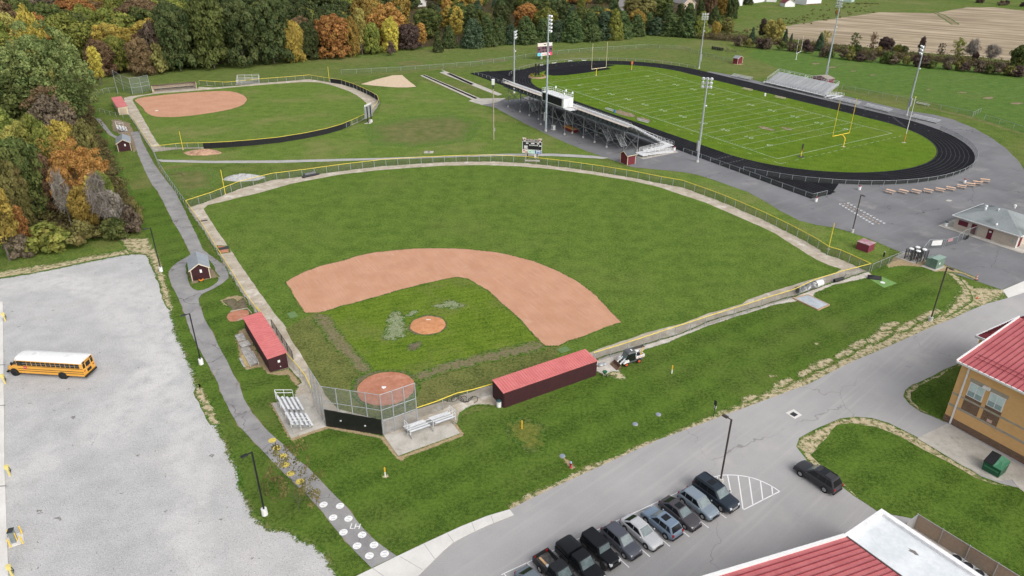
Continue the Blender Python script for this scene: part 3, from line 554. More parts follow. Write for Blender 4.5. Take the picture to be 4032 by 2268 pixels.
sheet('softball_path',L('A',700,715,800,690,860,680,1140,655,1140,668,870,694,800,706,720,732),Z * 2,m_cpath,0)
sheet('softball_path',L('A',1490,640,1600,650,1760,640,1960,620,1960,628,1760,650,1600,660,1490,655),Z * 2,m_cpath,0)
# ------------------------------------------------------------------ asphalt footpath from the softball diamond to the school walk
pl_ = L('A',985,1000,1005,1045,1040,1160,1090,1280,1150,1400) + L('D',1195,0,1250,110,1310,230,1370,330,1412,410,1442,470,1395,500,1325,540,1285,580,1272,620,1290,690,1330,770,1370,850,1400,940,1440,1060,1490,1160,1550,1270,1610,1370) + L('I',1650,10,1680,90,1740,220,1800,310,1880,400,1960,480,2040,570,2110,640) + L('M',-10,800,50,870,100,940,150,1010,190,1060,260,1130,320,1210,490,1378)
pr_ = L('A',1050,990,1070,1060,1115,1150,1165,1240,1245,1350) + L('D',1322,0,1390,130,1440,240,1490,340,1535,440,1580,475,1640,515,1690,555,1722,605,1726,650,1680,690,1600,735,1520,775,1498,810,1512,870,1545,960,1600,1060,1660,1180,1720,1290,1760,1380) + L('I',1800,0,1850,130,1900,220,1970,300,2060,390,2160,480,2250,570,2340,650) + L('M',60,620,130,690,230,790,310,880,400,1000,470,1080,600,1185,725,1272)
sheet('footpath_verge',[p + (p - q).normalized() * .35 for p,q in zip(resample(pl_,3,False),resample(pr_,3,False))] + [p + (p - q).normalized() * .4 for p,q in zip(resample(pr_,3,False),resample(pl_,3,False))][::-1],Z * 1.9,m_worn,.35,.1,1.2) if 0 else None
sheet('footpath_verge',pl_ + pr_[::-1],Z * 1.9,m_worn,.01,.25,1.0)
sheet('footpath',pl_ + pr_[::-1],Z * 3,m_path,0,.06,.8)
sheet('shed_island',smooth_poly(L('D',1400,540,1420,640,1440,700,1465,735,1510,746,1590,716,1650,668,1630,630,1610,560,1560,500,1480,490)),Z * 3.8,m_lawn,.3,.1,.8)
sheet('worn_patch',L('D',1410,600,1500,560,1600,580,1650,640,1570,660,1450,695),Z * 4.4,m_worn,.5,.2,.8)
# ================================================================== SHARED PAINTS AND METALS
m_galv = mat('galvanised_steel',(.36,.38,.40),.5,.15,.15,3)
m_alu = mat('bleacher_aluminium',(.70,.71,.72),.45,.1,.08,1.5,two=(.80,.80,.81))
m_alud = mat('dull_aluminium',(.40,.41,.42),.5,.4,.15,2)
m_dark = mat('dark_steel',(.045,.048,.052),.55,.3,.2,2)
m_black = mat('black_paint',(.012,.012,.013),.5,0,.2,3)
m_bronze = mat('brown_pole_paint',(.055,.043,.038),.5,.1,.15,2)
m_white = mat('white_paint',(.74,.74,.73),.5,0,.05,2)
m_yellow = mat('yellow_rail_plastic',(.78,.58,.045),.5,0,.08,1.2,two=(.86,.68,.09))
m_fyellow = mat('goalpost_yellow',(.85,.58,.05),.5,0,.08,1)
m_maroon = mat('maroon_siding',(.042,.0105,.0135),.75,0,.14,1.5)
m_redroof = mat('faded_red_roof',(.57,.165,.160),.6,0,.06,.7,spec=.2,two=(.63,.205,.195))
m_redrib = mat('roof_rib_red',(.52,.14,.14),.5,0,.1,1)
m_cream = mat('cream_block',(.56,.47,.35),.85,0,.10,2.2)
m_creamtrim = mat('cream_trim',(.70,.60,.46),.7,0,.08,2)
m_shingle = mat('grey_shingles',(.24,.25,.26),.9,0,.2,3)
m_wood = mat('weathered_wood',(.38,.33,.27),.9,0,.25,2.5)
m_pole = mat('timber_pole',(.34,.285,.22),.9,0,.2,1.5)
m_screen = mat('black_windscreen',(.012,.012,.014),.8,0,.3,2)
m_net = veil('chain_link',(.10,.115,.105),.26)
m_net2 = veil('backstop_netting',(.20,.225,.25),.27)
m_netfar = veil('far_chain_link',(.16,.18,.15),.16)
m_netblk = veil('black_chain_link',(.03,.03,.035),.55)
m_conc3 = mat('cast_concrete',(.50,.485,.455),.9,0,.15,3)
m_glassd = mat('tinted_glass',(.012,.014,.016),.08,0,.2,1,spec=.7)
m_lamp = mat('white_reflector',(.80,.81,.82),.3,.2,.05,3)
m_plum = mat('scoreboard_plum',(.16,.085,.105),.7,0,.1,1)
m_boardblk = mat('scoreboard_black',(.03,.03,.034),.6,0,.2,1)
m_digit = mat('dark_digit_window',(.006,.005,.006),.4,0,.2,1)
m_copper = mat('picnic_plank',(.62,.42,.29),.8,0,.14,2.5)
def post_line(path,sp):
    out = []
    for a,b in zip(path,path[1:]):
        k = max(1,round((b - a).length / sp)); out += [a.lerp(b,j / k) for j in range(k)]
    return out + [path[-1]]
def even(path,sp):
    out = [path[0].copy()]; acc = 0; tot = sum((b - a).length for a,b in zip(path,path[1:])); n = max(1,round(tot / sp)); st_ = tot / n; want = st_
    for a,b in zip(path,path[1:]):
        l = (b - a).length
        while want <= acc + l + 1e-6 and l > 0 and len(out) <= n: out.append(a.lerp(b,(want - acc) / l)); want += st_
        acc += l
    return out
def fence(name,label,path,h=1.7,sp=3.0,net=None,cap=None,screen=None,pr=.05,group=None,rail=None,corner=False):
    path = [Vector((p[0],p[1],0)) for p in path]; b0 = path[0].copy(); rail = rail or m_galv
    t = thing(name,label,'fence',b0,0,group)
    pts = post_line(path,sp) if corner else even(path,sp)
    pm = MB().cyl((0,0,0),(0,0,h),pr,pr,6).mesh('post',rail)
    for p in pts[:100]:
        o = bpy.data.objects.new('post',pm); COL.objects.link(o); o.parent = t; o.location = p - b0
    up = lambda z: [Vector((p.x,p.y,z)) for p in path]
    MB(b0).tube(up(h - .02),.032,5).build('top_rail',rail,t)
    if net is not False:
        b = MB(b0)
        for p,q in zip(path,path[1:]):
            if (q - p).length > .01: b.add([p + Vector((0,0,.05)),q + Vector((0,0,.05)),q + Vector((0,0,h - .04)),p + Vector((0,0,h - .04))],[(0,1,2,3)])
        b.build('chain_link_mesh',net or m_net,t)
    if cap: MB(b0).tube(up(h + .02),.058,6).build('rail_cap',cap,t)
    if screen:
        b = MB(b0)
        for p,q in zip(screen,screen[1:]):
            nn = Vector((-(q - p).y,(q - p).x,0)).normalized() * .07
            b.hexa([p - nn * .6,q - nn * .6,q - nn * 1.2,p - nn * 1.2,*(Vector((v.x,v.y,h - .08)) for v in (p - nn * .6,q - nn * .6,q - nn * 1.2,p - nn * 1.2))])
        b.build('windscreen',m_screen,t)
    return t
# ------------------------------------------------------------------ baseball fences
fence('field_fence','yellow capped chain link fence along the left field foul line beside the path',fl0(f_left),FH,2.9,cap=m_yellow)
fence('field_fence','long curved yellow capped chain link fence round the baseball outfield',fl0(f_out),FH,3.0,cap=m_yellow)
fence('field_fence','short yellow capped fence with gates across the right field corner',fl0(f_corner),FH,2.4,cap=m_yellow)
fence('field_fence','straight yellow capped chain link fence along the right field foul line',fl0(f_right),FH,3.0,cap=m_yellow)
fence('field_fence','sagging yellow capped fence between the backstop and the long first base dugout',fl0(f_low)[::-1],FH,3.6,cap=m_yellow)
fence('field_fence','sagging yellow capped fence between the backstop and the third base dugout',fl0(f_lowleft),FH,2.2,cap=m_yellow)
fence('path_fence','plain grey chain link fence along the path joining both ballfields',L('A',1145,1105,1190,1210,1240,1290,1350,1449,z=FH) + [at('D',1400,65,FH)],FH,3.0)
fence('dugout_screen','low black chain link screen in front of the third base dugout',L('a',735,470,815,590,905,730,990,860,1085,1010),1.5,2.6,net=m_netblk,rail=m_black)
fence('field_fence','short plain fence behind the right field corner running to the turnstiles',L('F',1422,600,1560,540,1680,492),1.5,2.6)
fence('field_fence','short gate fence leaning out behind the third base dugout',L('D',1945,925,2005,1000),1.5,1.6,cap=m_yellow)
# ------------------------------------------------------------------ softball fences
blk = fl0(s_out)
fence('softball_fence','yellow capped fence round the softball outfield hung with black windscreen',fl0(s_out),SH,2.9,cap=m_yellow,screen=fl0(L('A',1530,1078,1700,1070,1900,1055,2100,1035,2300,1003,2460,970,z=SH) + L('B',0,937,62,908,z=SH)))
sc2 = fl0(L('B',284,750,272,722,200,680,100,635,0,603,z=SH) + L('A',2490,592,z=SH))
o_ = fence('softball_fence','tall black windscreen panel on the far curve of the softball fence',sc2,SH + .05,9,net=False,screen=sc2)
fence('softball_fence','yellow capped fence along the left side of the softball field',fl0(s_left),SH,2.6,cap=m_yellow)
fence('softball_fence','yellow capped fence along the far side of the softball field past the bleachers',fl0(s_top),SH,3.4,cap=m_yellow)
fence('softball_fence','bare chain link fence behind the softball backstop beside the trees',L('A',890,690,800,700,715,735),1.6,2.6,net=m_netfar)
fence('softball_fence','curved low chain link fence in front of the small cream dugout',L('A',755,850,860,880,985,900),1.4,3,net=m_netfar)
# ------------------------------------------------------------------ stadium and boundary fences
fence('track_fence','long low grey fence between the running track and the plaza',L('B',1005,560,1100,590,1215,632) + [fb(92,-17.6),fb(87.5,-17.8)],1.1,3,net=m_netfar)
fence('track_fence','low grey fence on a kerb along the home straight by the plaza',[fb(17,-17.2),fb(4,-17),fb(-10,-16.9),fb(-24.4,-16.7),fb(-24.6,-12)],1.2,3.2)
cur = [fb(CA - HS - (RI + TW + .5) * math.sin(t),CB - (RI + TW + .5) * math.cos(t)) for t in [.32 + k * .07 for k in range(36)]]
fence('track_fence','curved low grey fence round the near bend of the track behind picnic tables',cur,1.2,3.0)
fence('track_fence','low grey fence along the far straight before the visitor bleachers',[fb(CA - HS - 6,CB + RI + TW + .8),fb(39,CB + RI + TW + .7)],1.1,3.2,net=m_netfar)
far = [fb(CA + HS + (RI + TW + .5) * math.sin(t),CB - (RI + TW + .5) * math.cos(t)) for t in [.75 + k * .08 for k in range(30)]]
fence('track_fence','low grey fence round the far bend of the running track',far,1.1,4,net=m_netfar)
fence('boundary_fence','thin chain link fence on the grass bank beyond the far end of the track',L('B',0,560,400,540,1000,497,1500,425,1800,395,2300,362,2576,378) + L('C',250,450,390,478),1.7,6,net=m_netfar)
fence('boundary_fence','thin chain link fence between the visitor side and the practice field',L('C',1200,675,1600,755,1900,820,2190,880),1.6,5,net=m_netfar)
fence('boundary_fence','chain link fence at the far right edge beyond the gate gap',L('C',2275,905,2450,955,2700,1045),1.6,5,net=m_netfar)
fence('boundary_gate','open chain link gate standing in the practice field fence',L('C',2185,882,2245,850),1.5,2.5,net=m_netfar)
# ------------------------------------------------------------------ backstops
def backstop(label,pts,h,loc,net,sub):
    pts = [Vector((p[0],p[1],0)) for p in pts]; t = thing('backstop',label,'backstop',pts[0]); b0 = pts[0].copy()
    pp = []
    for a,b,k in sub: pp += [(pts[a].lerp(pts[b],j / k)) for j in range(k)]
    pp.append(pts[-1])
    pm = MB().cyl((0,0,0),(0,0,h),.075,.06,6).mesh('post',m_galv)
    for p in pp: o = bpy.data.objects.new('post',pm); COL.objects.link(o); o.parent = t; o.location = p - b0
    for nm,z in (('top_rail',h - .05),('middle_rail',h * .62),('lower_rail',2.2)):
        MB(b0).tube([p + Vector((0,0,z)) for p in pts],.04,5).build(nm,m_galv,t)
    b = MB(b0)
    for p,q in zip(pts,pts[1:]): b.add([p + Vector((0,0,.03)),q + Vector((0,0,.03)),q + Vector((0,0,h - .05)),p + Vector((0,0,h - .05))],[(0,1,2,3)])
    b.build('netting',net,t); return t,b0
bs = L('X',625,915,725,1078,1213,1155,1500,1050)
t,b0 = backstop('tall grey backstop with a black tarpaulin behind home plate of the near baseball field',bs,6.15,None,m_net2,((0,1,3),(1,2,4),(2,3,3)))
b = MB(b0); p,q = bs[1],bs[2]; nn = Vector(((q - p).y,-(q - p).x,0)).normalized() * .1; vs,fs = [],[]
for j in range(7):
    for i in range(25):
        u_,v_ = i / 24,j / 6; x_ = p.lerp(q,.005 + u_ * .985) + nn * (1 + .55 * mnoise.noise((u_ * 9,v_ * 4,3))); top = 2.75 - .25 * u_ + .1 * mnoise.noise((u_ * 5,0,1)); vs.append(x_ + Vector((0,0,.12 + v_ * (top - .12))))
fs = [(j * 25 + i,j * 25 + i + 1,(j + 1) * 25 + i + 1,(j + 1) * 25 + i) for j in range(6) for i in range(24)]
b.add(vs,fs,0,True); b.build('tarpaulin',mat('black_tarpaulin',(.013,.013,.015),.38,0,.3,2,spec=.5),t)
for k,fx in ((0,.28),(1,.70)):
    c = p.lerp(q,fx) + nn * 1.5 + Vector((0,0,1.35 - .2 * k)); b = MB(b0); b.ball(c,.16,.1,.14,8,5); b.build('strap_pad',m_alud,t)
sb = L('Y',440,445,480,420,530,400) ; sbk = [at('Y',430,445),at('Y',530,408),at('Y',640,450),at('Y',790,430),at('Y',905,405)]
t,b0 = backstop('grey backstop with an overhanging top behind the far softball plate',[at('Y',425,445),at('Y',395,320),at('Y',515,405),at('Y',640,450),at('Y',785,430),at('Y',905,400)],5.6,None,m_net2,((0,1,1),(1,2,1),(2,3,1),(3,4,1),(4,5,1)))
# ------------------------------------------------------------------ foul poles, flagpole, timber pole
def foul_pole(label,p,h):
    t = thing('foul_pole',label,'foul pole',p); MB().cyl((0,0,0),(0,0,h),.07,.065,8).build('pole',m_yellow,t); MB().box(-.2,-.2,0,.2,.2,.05).build('footing',m_conc3,t)
foul_pole('yellow foul pole at the left field corner of the baseball outfield',at('W',567,489),5.8)
foul_pole('yellow foul pole by the right field corner near the maroon box',at('F',1100,432),5.4)
foul_pole('yellow foul pole on the near side of the softball fence',at('A',1382,1130),5.0)
foul_pole('distant yellow foul pole where the black softball screen begins',at('A',2486,612),5.4)
t = thing('flagpole','white flagpole with orange base inside the near bend of the track','flagpole',at('T',1210,712))
MB().cyl((0,0,2.5),(0,0,12.6),.10,.06,8).build('pole',m_white,t); MB().cyl((0,0,0),(0,0,2.6),.13,.12,8).build('padded_base',mat('orange_padding',(.52,.22,.05),.7),t)
MB().ball((0,0,12.7),.16,n=8).build('finial',m_fyellow,t); MB().box(-.5,-.4,0,.5,.4,.04).build('footing',m_conc2,t)
t = thing('timber_pole','weathered timber floodlight pole standing alone on the grass','light pole',at('B',1150,1052))
MB().cyl((0,0,0),(0,0,15),.19,.14,8).build('pole',m_pole,t); MB().cyl((0,0,14.2),(0,0,15.4),.17,.2,8).build('bracket',m_dark,t)
MB().hexa([(-.35,-.5,15.3),(.35,-.5,15.3),(.42,.1,15.3),(-.42,.1,15.3),(-.4,-.6,16.7),(.4,-.6,16.7),(.45,.1,16.8),(-.45,.1,16.8)]).build('floodlight',m_lamp,t); MB().box(.18,-.15,2.4,.42,.15,3.3).build('meter_box',m_alud,t)
# ------------------------------------------------------------------ stadium floodlight masts
LG = 'stadium floodlight masts'
lampm = MB().lathe([(.06,-.30),(.16,-.26),(.30,-.05),(.37,.10),(.37,.14),(.33,.14),(.30,.10)],12)
lampmesh = lampm.mesh('floodlight',m_lamp)
def mast(label,base,h,rows,cols,target,sp=.95,box_z=3.0,extra=True):
    t = thing('floodlight_mast',label,'floodlight',base,0,LG); d = (target - base); az = math.atan2(d.y,d.x)
    MB().cyl((0,0,0),(0,0,h),.33,.16,10).build('pole',m_galv if h < 25 else mat('blue_grey_pole',(.36,.42,.46),.5,.1,.1,2),t); MB().cyl((0,0,0),(0,0,.55),.42,.40,10).build('footing',m_conc3,t)
    ux,uy = Vector((math.cos(az),math.sin(az),0)),Vector((-math.sin(az),math.cos(az),0))
    for r in range(rows):
        z = h - .2 - r * .98; a = MB(); a.beam(ux * .22 - uy * (cols * sp / 2) + Vector((0,0,z)),ux * .22 + uy * (cols * sp / 2) + Vector((0,0,z)),.10,.10); a.build('crossarm',m_galv,t)
        for c in range(cols):
            o = bpy.data.objects.new('floodlight',lampmesh); COL.objects.link(o); o.parent = t
            o.location = ux * .55 + uy * ((c - (cols - 1) / 2) * sp) + Vector((0,0,z - .12)); o.rotation_euler = Vector((d.x + 6 * (c - 1) * uy.x,d.y + 6 * (c - 1) * uy.y,-d.length * .55)).to_track_quat('Z','Y').to_euler(); o.scale = (1.15,1.15,1.1)
    b = MB(); b.box(.3,-.25,box_z,.62,.25,box_z + 2.6); o = b.build('control_box',m_alud,t); o.rotation_euler = (0,0,az + 2.2)
    if extra: MB().ball((.45,0,h * .68),.26,.26,.2,8).build('small_lamp',m_lamp,t)
    return t
mid = fb(55,24)
mast('near floodlight mast with nine lamps rising from the plaza beside the track',at('C',110,1222),21.3,3,3,mid)
t = mast('tallest floodlight mast standing behind the home grandstand',at('B',1543,990),32.2,5,2,mid)
MB().cyl((0,0,32),(0,0,34),.03,.02,5).build('lightning_rod',m_galv,t); MB().box(.2,-.5,24.2,.9,.5,25).build('speaker',m_white,t)
mast('floodlight mast at the far left bend of the track before the scoreboard',at('B',1303,702),21.1,3,3,mid)
mast('far floodlight mast on the grass beyond the track near the pine trees',at('C',123,517),21.7,3,3,mid)
mast('tall floodlight mast behind the visitor bleachers cut by the picture top',fb(57.4,92.2),29.4,3,3,mid)
mast('right hand floodlight mast beyond the far straight near the flagpole',at('C',1688,872),21.4,3,3,mid)
# ------------------------------------------------------------------ goal posts
def goalpost(label,base,ang,cw,h0,h1,neck,m,mneck=None):
    t = thing('goal_post',label,'goal post',base,ang)     # local +x towards the field
    ps = [Vector((0,0,0)),Vector((0,0,h0 - 1.0))] + [Vector((neck * (1 - math.cos(k * .393)),0,h0 - 1.0 + 1.0 * math.sin(k * .393))) for k in range(1,5)]
    MB().tube(ps,.13,8).build('gooseneck',mneck or m,t); MB().cyl((neck,-cw / 2,h0),(neck,cw / 2,h0),.095,.095,8).build('crossbar',m,t)
    for s_ in (-1,1): MB().cyl((neck,s_ * cw / 2,h0 - .08),(neck,s_ * cw / 2,h1),.06,.055,8).build('upright',m,t)
    MB().box(-.5,-.4,0,.5,.4,.04).build('footing',m_conc2,t)
gw = (on_plane('T',475,578,fb(0,0),Vector((ct,st,0))) - on_plane('T',250,628,fb(0,0),Vector((ct,st,0)))).length
goalpost('orange yellow goal post at the near end of the football field',fb(-1.6,24.6),FA,7.1,3.05,12.6,1.5,m_fyellow)
m_pale = mat('pale_goalpost',(.76,.65,.46),.5)
goalpost('pale goal post at the far end of the football field',fb(109.73 + 1.6,24.2),FA + math.pi,7.1,3.05,12.6,1.5,m_pale,m_fyellow)
goalpost('thin white goal post on the practice field by the hedgerow',at('C',855,449),R(-35),7.1,3.05,9.6,.6,m_white)
# ------------------------------------------------------------------ bleachers
def oriented(A,B,back):
    A,B = Vector(A),Vector(B)
    if (B - A).cross(Vector(back) - A).z < 0: A,B = B,A
    return A,B,math.atan2((B - A).y,(B - A).x),(B - A).length
def bleacher(label,A,B,back,rows,run=.61,rise=.2,z0=.45,rails=True,m=None,group=None,gap=None,name='bleachers',frames=None):
    m = m or m_alu; A,B,rz,ln_ = oriented(A,B,back); t = thing(name,label,'bleachers',(A.x,A.y,0),rz,group)
    segs = [(0,ln_)] if not gap else [(0,ln_ * gap[0]),(ln_ * gap[1],ln_)]
    for r in range(rows):
        y = r * run; z = z0 + r * rise
        for s_ in segs if r < rows - (0 if not gap else 0) else segs:
            MB().box(s_[0],y,z - .04,s_[1],y + .27,z).build('seat_plank',m,t)
        if r: MB().box(0,y - .38 + (.10 if rows < 9 else 0),z - rise - .18,ln_,y - .0,z - rise - .14).build('foot_plank',m_alud if rows < 9 else m,t)
        if rows > 8: MB().box(0,y + .24,z - rise - .16,ln_,y + .27,z - .05).build('riser_plank',m,t)
    nf = frames or max(2,int(ln_ / 2.2) + 1); top = z0 + (rows - 1) * rise; dep = (rows - 1) * run + .3
    fm = MB(); fm.beam((0,0,.04),(0,dep,.04),.06,.08); fm.beam((0,.1,z0 - .08),(0,dep,top - .08),.06,.08); fm.beam((0,dep,0),(0,dep,top),.06,.06); fm.beam((0,.15,0),(0,.15,z0 - .05),.06,.06); fm.beam((0,.3,.06),(0,dep,top - .1),.05,.05)
    fmm = fm.mesh('frame',m_alud)
    for k in range(nf): o = bpy.data.objects.new('frame',fmm); COL.objects.link(o); o.parent = t; o.location = (.15 + (ln_ - .3) * k / (nf - 1),0,0)
    if rails:
        g_ = MB(); h_ = top + 1.05; yb = dep + .06
        for z in (h_,h_ - .45): g_.beam((0,yb,z),(ln_,yb,z),.055,.055)
        for k in range(nf): x = .02 + (ln_ - .04) * k / (nf - 1); g_.beam((x,yb,top - .4),(x,yb,h_),.05,.05)
        g_.build('back_rail',m_alu,t)
        for x in (0.0,ln_):
            g_ = MB(); y0 = run * .8
            for dz in (0,-.45): g_.beam((x,yb,h_ + dz),(x,y0,z0 + 1.3 + dz),.055,.055)
            for y in (y0,(y0 + yb) / 2): zz = z0 + 1.3 + (h_ - z0 - 1.3) * (y - y0) / (yb - y0); g_.beam((x,y,.3),(x,y,zz),.05,.05)
            g_.build('side_rail',m_alu,t)
    return t
n0,n1 = at('X',430,1128),at('X',618,1092); u_ = (at('X',293,797,2.2) - at('X',415,1020,2.2)); bl = u_.length; u_.normalize(); bk = Vector((-u_.y,u_.x,0)); dep_ = (n0 - n1).dot(bk)
bleacher('five row aluminium bleachers on a concrete pad beside the third base path',n1,n1 + u_ * (bl + .5),n0 + bk,5,max(.5,(dep_ - .3) / 4),.27,.5,gap=(.42,.54))
r0,r1 = at('X',1455,1190),at('X',1800,1070); u_ = (r0 - r1).normalized(); fr = Vector((u_.y,-u_.x,0))
bleacher('four row aluminium bleachers on the concrete pad nearest the road',r1 + fr * 2.3 - u_ * .4,r0 + fr * 2.3 + u_ * .2,r0 - fr,4,.68,.22,.55,gap=(.44,.56))
sheet('bleacher_pad',L('X',265,890,545,800,728,1080,425,1182),.08,m_conc2,0,thick=.08); sheet('bleacher_pad',L('X',1215,1160,1795,1055,1862,1140,1335,1332),.08,m_conc2,0,thick=.08)
sheet('pad_verge',L('X',240,880,300,870,440,1170,740,1075,840,1098,1010,1125,1215,1170,1340,1340,1870,1145,1800,1040,1890,1140,1880,1160,1400,1345,1370,1375,1320,1350,1190,1180,1000,1145,740,1095,420,1205),Z * 2.6,m_straw2,.5,.15,.6)
d0 = L('A',965,998,938,925); u_ = (d0[1] - d0[0]).normalized(); bleacher('small grey bleachers beside the far shed near the softball field',d0[0],d0[0] + u_ * 5.0,d0[0] + Vector((-u_.y,u_.x,0)),4,.72,.3,.5,gap=(.45,.56))
d0 = L('A',1790,636,1955,630); bleacher('bleachers with a back rail on the far side of the softball field',d0[0],d0[1],d0[0] + Vector((0,5,0)),5,.7,.32,.5)
sheet('bleacher_pad',L('A',1775,640,1965,632,1960,620,1800,615),.03,m_conc2,0)
LB = 'low bleachers by the far straight'
for lab,p_ in (('low three row bleachers left of the visitor grandstand',(360,578,505,606)),('low bleachers just right of the visitor grandstand ramp',(1140,756,1318,796)),('low bleachers behind the near goal post uprights',(1362,806,1550,852)),('low bleachers at the right hand bend below the far mast',(1715,888,1915,935))):
    q = L('C',*p_); bleacher(lab,q[0],q[1],q[0] + fb(0,5) - fb(0,0),4,.6,.18,.4,False,group=LB)
q = L('C',1757,784,1850,804); bleacher('small bleachers by the practice field fence',q[0],q[1],q[0] + fb(0,5) - fb(0,0),2,.6,.2,.45,False)
# visitor grandstand
vs_ = bleacher('large aluminium visitor grandstand with rails facing the field',fb(40.4,70.6),fb(66.9,70.6),fb(50,80),10,.66,.31,1.05,True,mat('bright_aluminium',(.80,.80,.81),.5,0,.05,1.5),frames=12)
A_,B_,rz_,ln_ = oriented(fb(40.4,70.6),fb(66.9,70.6),fb(50,80))
g_ = MB(); g_.box(0,-1.0,.72,ln_,-.05,.78)
g_.build('front_walkway',m_alu,vs_); g_ = MB()
for z in (1.25,1.75): g_.beam((0,-1.0,z),(ln_,-1.0,z),.05,.05)
for k in range(25): x = ln_ * k / 24; g_.beam((x,-1.0,0),(x,-1.0,1.75),.05,.05)
g_.build('front_rail',m_alud,vs_)
for k,x in enumerate((ln_ * .2,ln_ * .5,ln_ * .8)):
    g_ = MB(); g_.beam((x - .5,0,1.9),(x - .5,6,4.7),.05,.05); g_.beam((x + .5,0,1.9),(x + .5,6,4.7),.05,.05); g_.box(x - .5,0,1.0,x + .5,.05,1.06)
    for j in range(4): g_.beam((x - .5,j * 1.9,1 + j * .9),(x - .5,j * 1.9,1.95 + j * .9),.05,.05); g_.beam((x + .5,j * 1.9,1 + j * .9),(x + .5,j * 1.9,1.95 + j * .9),.05,.05)
    g_.build('aisle_rail',m_alu,vs_)
near_x = 0 if (A_ - fb(40.4,70.6)).length < 1 else ln_; sg = -1 if near_x == 0 else 1
g_ = MB()
for y0,y1,z0_,z1_ in ((-.9,5.5,.75,.4),(6.6,-.2,.38,.05)):
    xo = near_x + sg * (.8 if z0_ > .5 else 2.1)
    g_.hexa([(xo - .6,y0,z0_ - .06),(xo + .6,y0,z0_ - .06),(xo + .6,y1,z1_ - .06),(xo - .6,y1,z1_ - .06),(xo - .6,y0,z0_),(xo + .6,y0,z0_),(xo + .6,y1,z1_),(xo - .6,y1,z1_)])
    for xx in (xo - .6,xo + .6):
        for dz in (.5,1.0): g_.beam((xx,y0,z0_ + dz),(xx,y1,z1_ + dz),.05,.05)
        for j in range(5): yy = y0 + (y1 - y0) * j / 4; zz = z0_ + (z1_ - z0_) * j / 4; g_.beam((xx,yy,0),(xx,yy,zz + 1),.05,.05)
g_.build('access_ramp',m_alu,vs_)
# ------------------------------------------------------------------ home grandstand (seen from behind)
A0,B0 = 54.9,-26.0
hg = thing('home_grandstand','long steel home grandstand seen from behind on tall braced columns','grandstand',fb(A0,B0),FA)
FL = lambda a,b,z: Vector((a - A0,B0 - b,z))
a0_,a1_,bb,bf,zt,zb_ = 22.6,87.0,-32.6,-19.4,7.55,1.25
m_stand = mat('stand_steel',(.235,.245,.26),.5,.4,.15,1)
nr = 18
for r in range(nr):
    f_ = r / (nr - 1); b_ = bf + (bb + 1.6 - bf) * f_; z_ = zb_ + (zt - zb_) * f_
    b = MB(); b.hexa([FL(a0_,b_ + .15,z_ + .40),FL(a1_,b_ + .15,z_ + .40),FL(a1_,b_ - .15,z_ + .40),FL(a0_,b_ - .15,z_ + .40),FL(a0_,b_ + .15,z_ + .45),FL(a1_,b_ + .15,z_ + .45),FL(a1_,b_ - .15,z_ + .45),FL(a0_,b_ - .15,z_ + .45)]).build('seat_plank',m_alu,hg)
    b = MB(); b.hexa([FL(a0_,b_ + .35,z_ - .06),FL(a1_,b_ + .35,z_ - .06),FL(a1_,b_ - .40,z_ - .06),FL(a0_,b_ - .40,z_ - .06),FL(a0_,b_ + .35,z_),FL(a1_,b_ + .35,z_),FL(a1_,b_ - .40,z_),FL(a0_,b_ - .40,z_)]).build('tread',m_alud,hg)
for r in range(nr - 1):  # boards added to close the row gaps, block light and darken the underside
    f_ = r / (nr - 1); b_ = bf + (bb + 1.6 - bf) * f_ - .36; z_ = zb_ + (zt - zb_) * f_; MB().hexa([FL(a0_,b_,z_ - .02),FL(a1_,b_,z_ - .02),FL(a1_,b_ - .03,z_ - .02),FL(a0_,b_ - .03,z_ - .02),FL(a0_,b_,z_ + .31),FL(a1_,b_,z_ + .31),FL(a1_,b_ - .03,z_ + .31),FL(a0_,b_ - .03,z_ + .31)]).build('light_stop_board',m_alud,hg)
b = MB(); b.hexa([FL(a0_,bb + 1.3,zt - .06),FL(a1_,bb + 1.3,zt - .06),FL(a1_,bb,zt - .06),FL(a0_,bb,zt - .06),FL(a0_,bb + 1.3,zt),FL(a1_,bb + 1.3,zt),FL(a1_,bb,zt),FL(a0_,bb,zt)])
b.build('rear_walkway',mat('walkway_plank',(.60,.52,.46),.6,.1,.1,1.5),hg)
def rail(name,pts,h,sp,parent,m,mid=2):
    b = MB()
    for p,q in zip(pts,pts[1:]):
        for j in range(mid): z = Vector((0,0,h * (1 - j * .48))); b.beam(p + z,q + z,.06,.06)
        k = max(1,round((q - p).length / sp))
        for j in range(k + 1): x = p.lerp(q,j / k); b.beam(x,x + Vector((0,0,h)),.055,.055)
    return b.build(name,m,parent)
rail('rear_rail',[FL(a0_,bb,zt),FL(47.5,bb,zt)],1.2,1.9,hg,m_alu); rail('rear_rail',[FL(60.6,bb,zt),FL(a1_,bb,zt)],1.2,1.9,hg,m_alu)
rail('end_rail',[FL(a0_ - .1,bb,zt),FL(a0_ - .1,bf + .5,zb_)],1.15,1.7,hg,m_alu); rail('end_rail',[FL(a1_ + .1,bb,zt),FL(a1_ + .1,bf + .5,zb_)],1.15,1.7,hg,m_alu)
rail('row_rail',[FL(a0_,bb + 1.3,zt),FL(47.5,bb + 1.3,zt)],.95,1.3,hg,m_alud,1)
rail('front_rail',[FL(a0_ - 2.6,bf + 1.4,zb_),FL(a1_,bf + 1.4,zb_)],1.1,2,hg,m_alud)
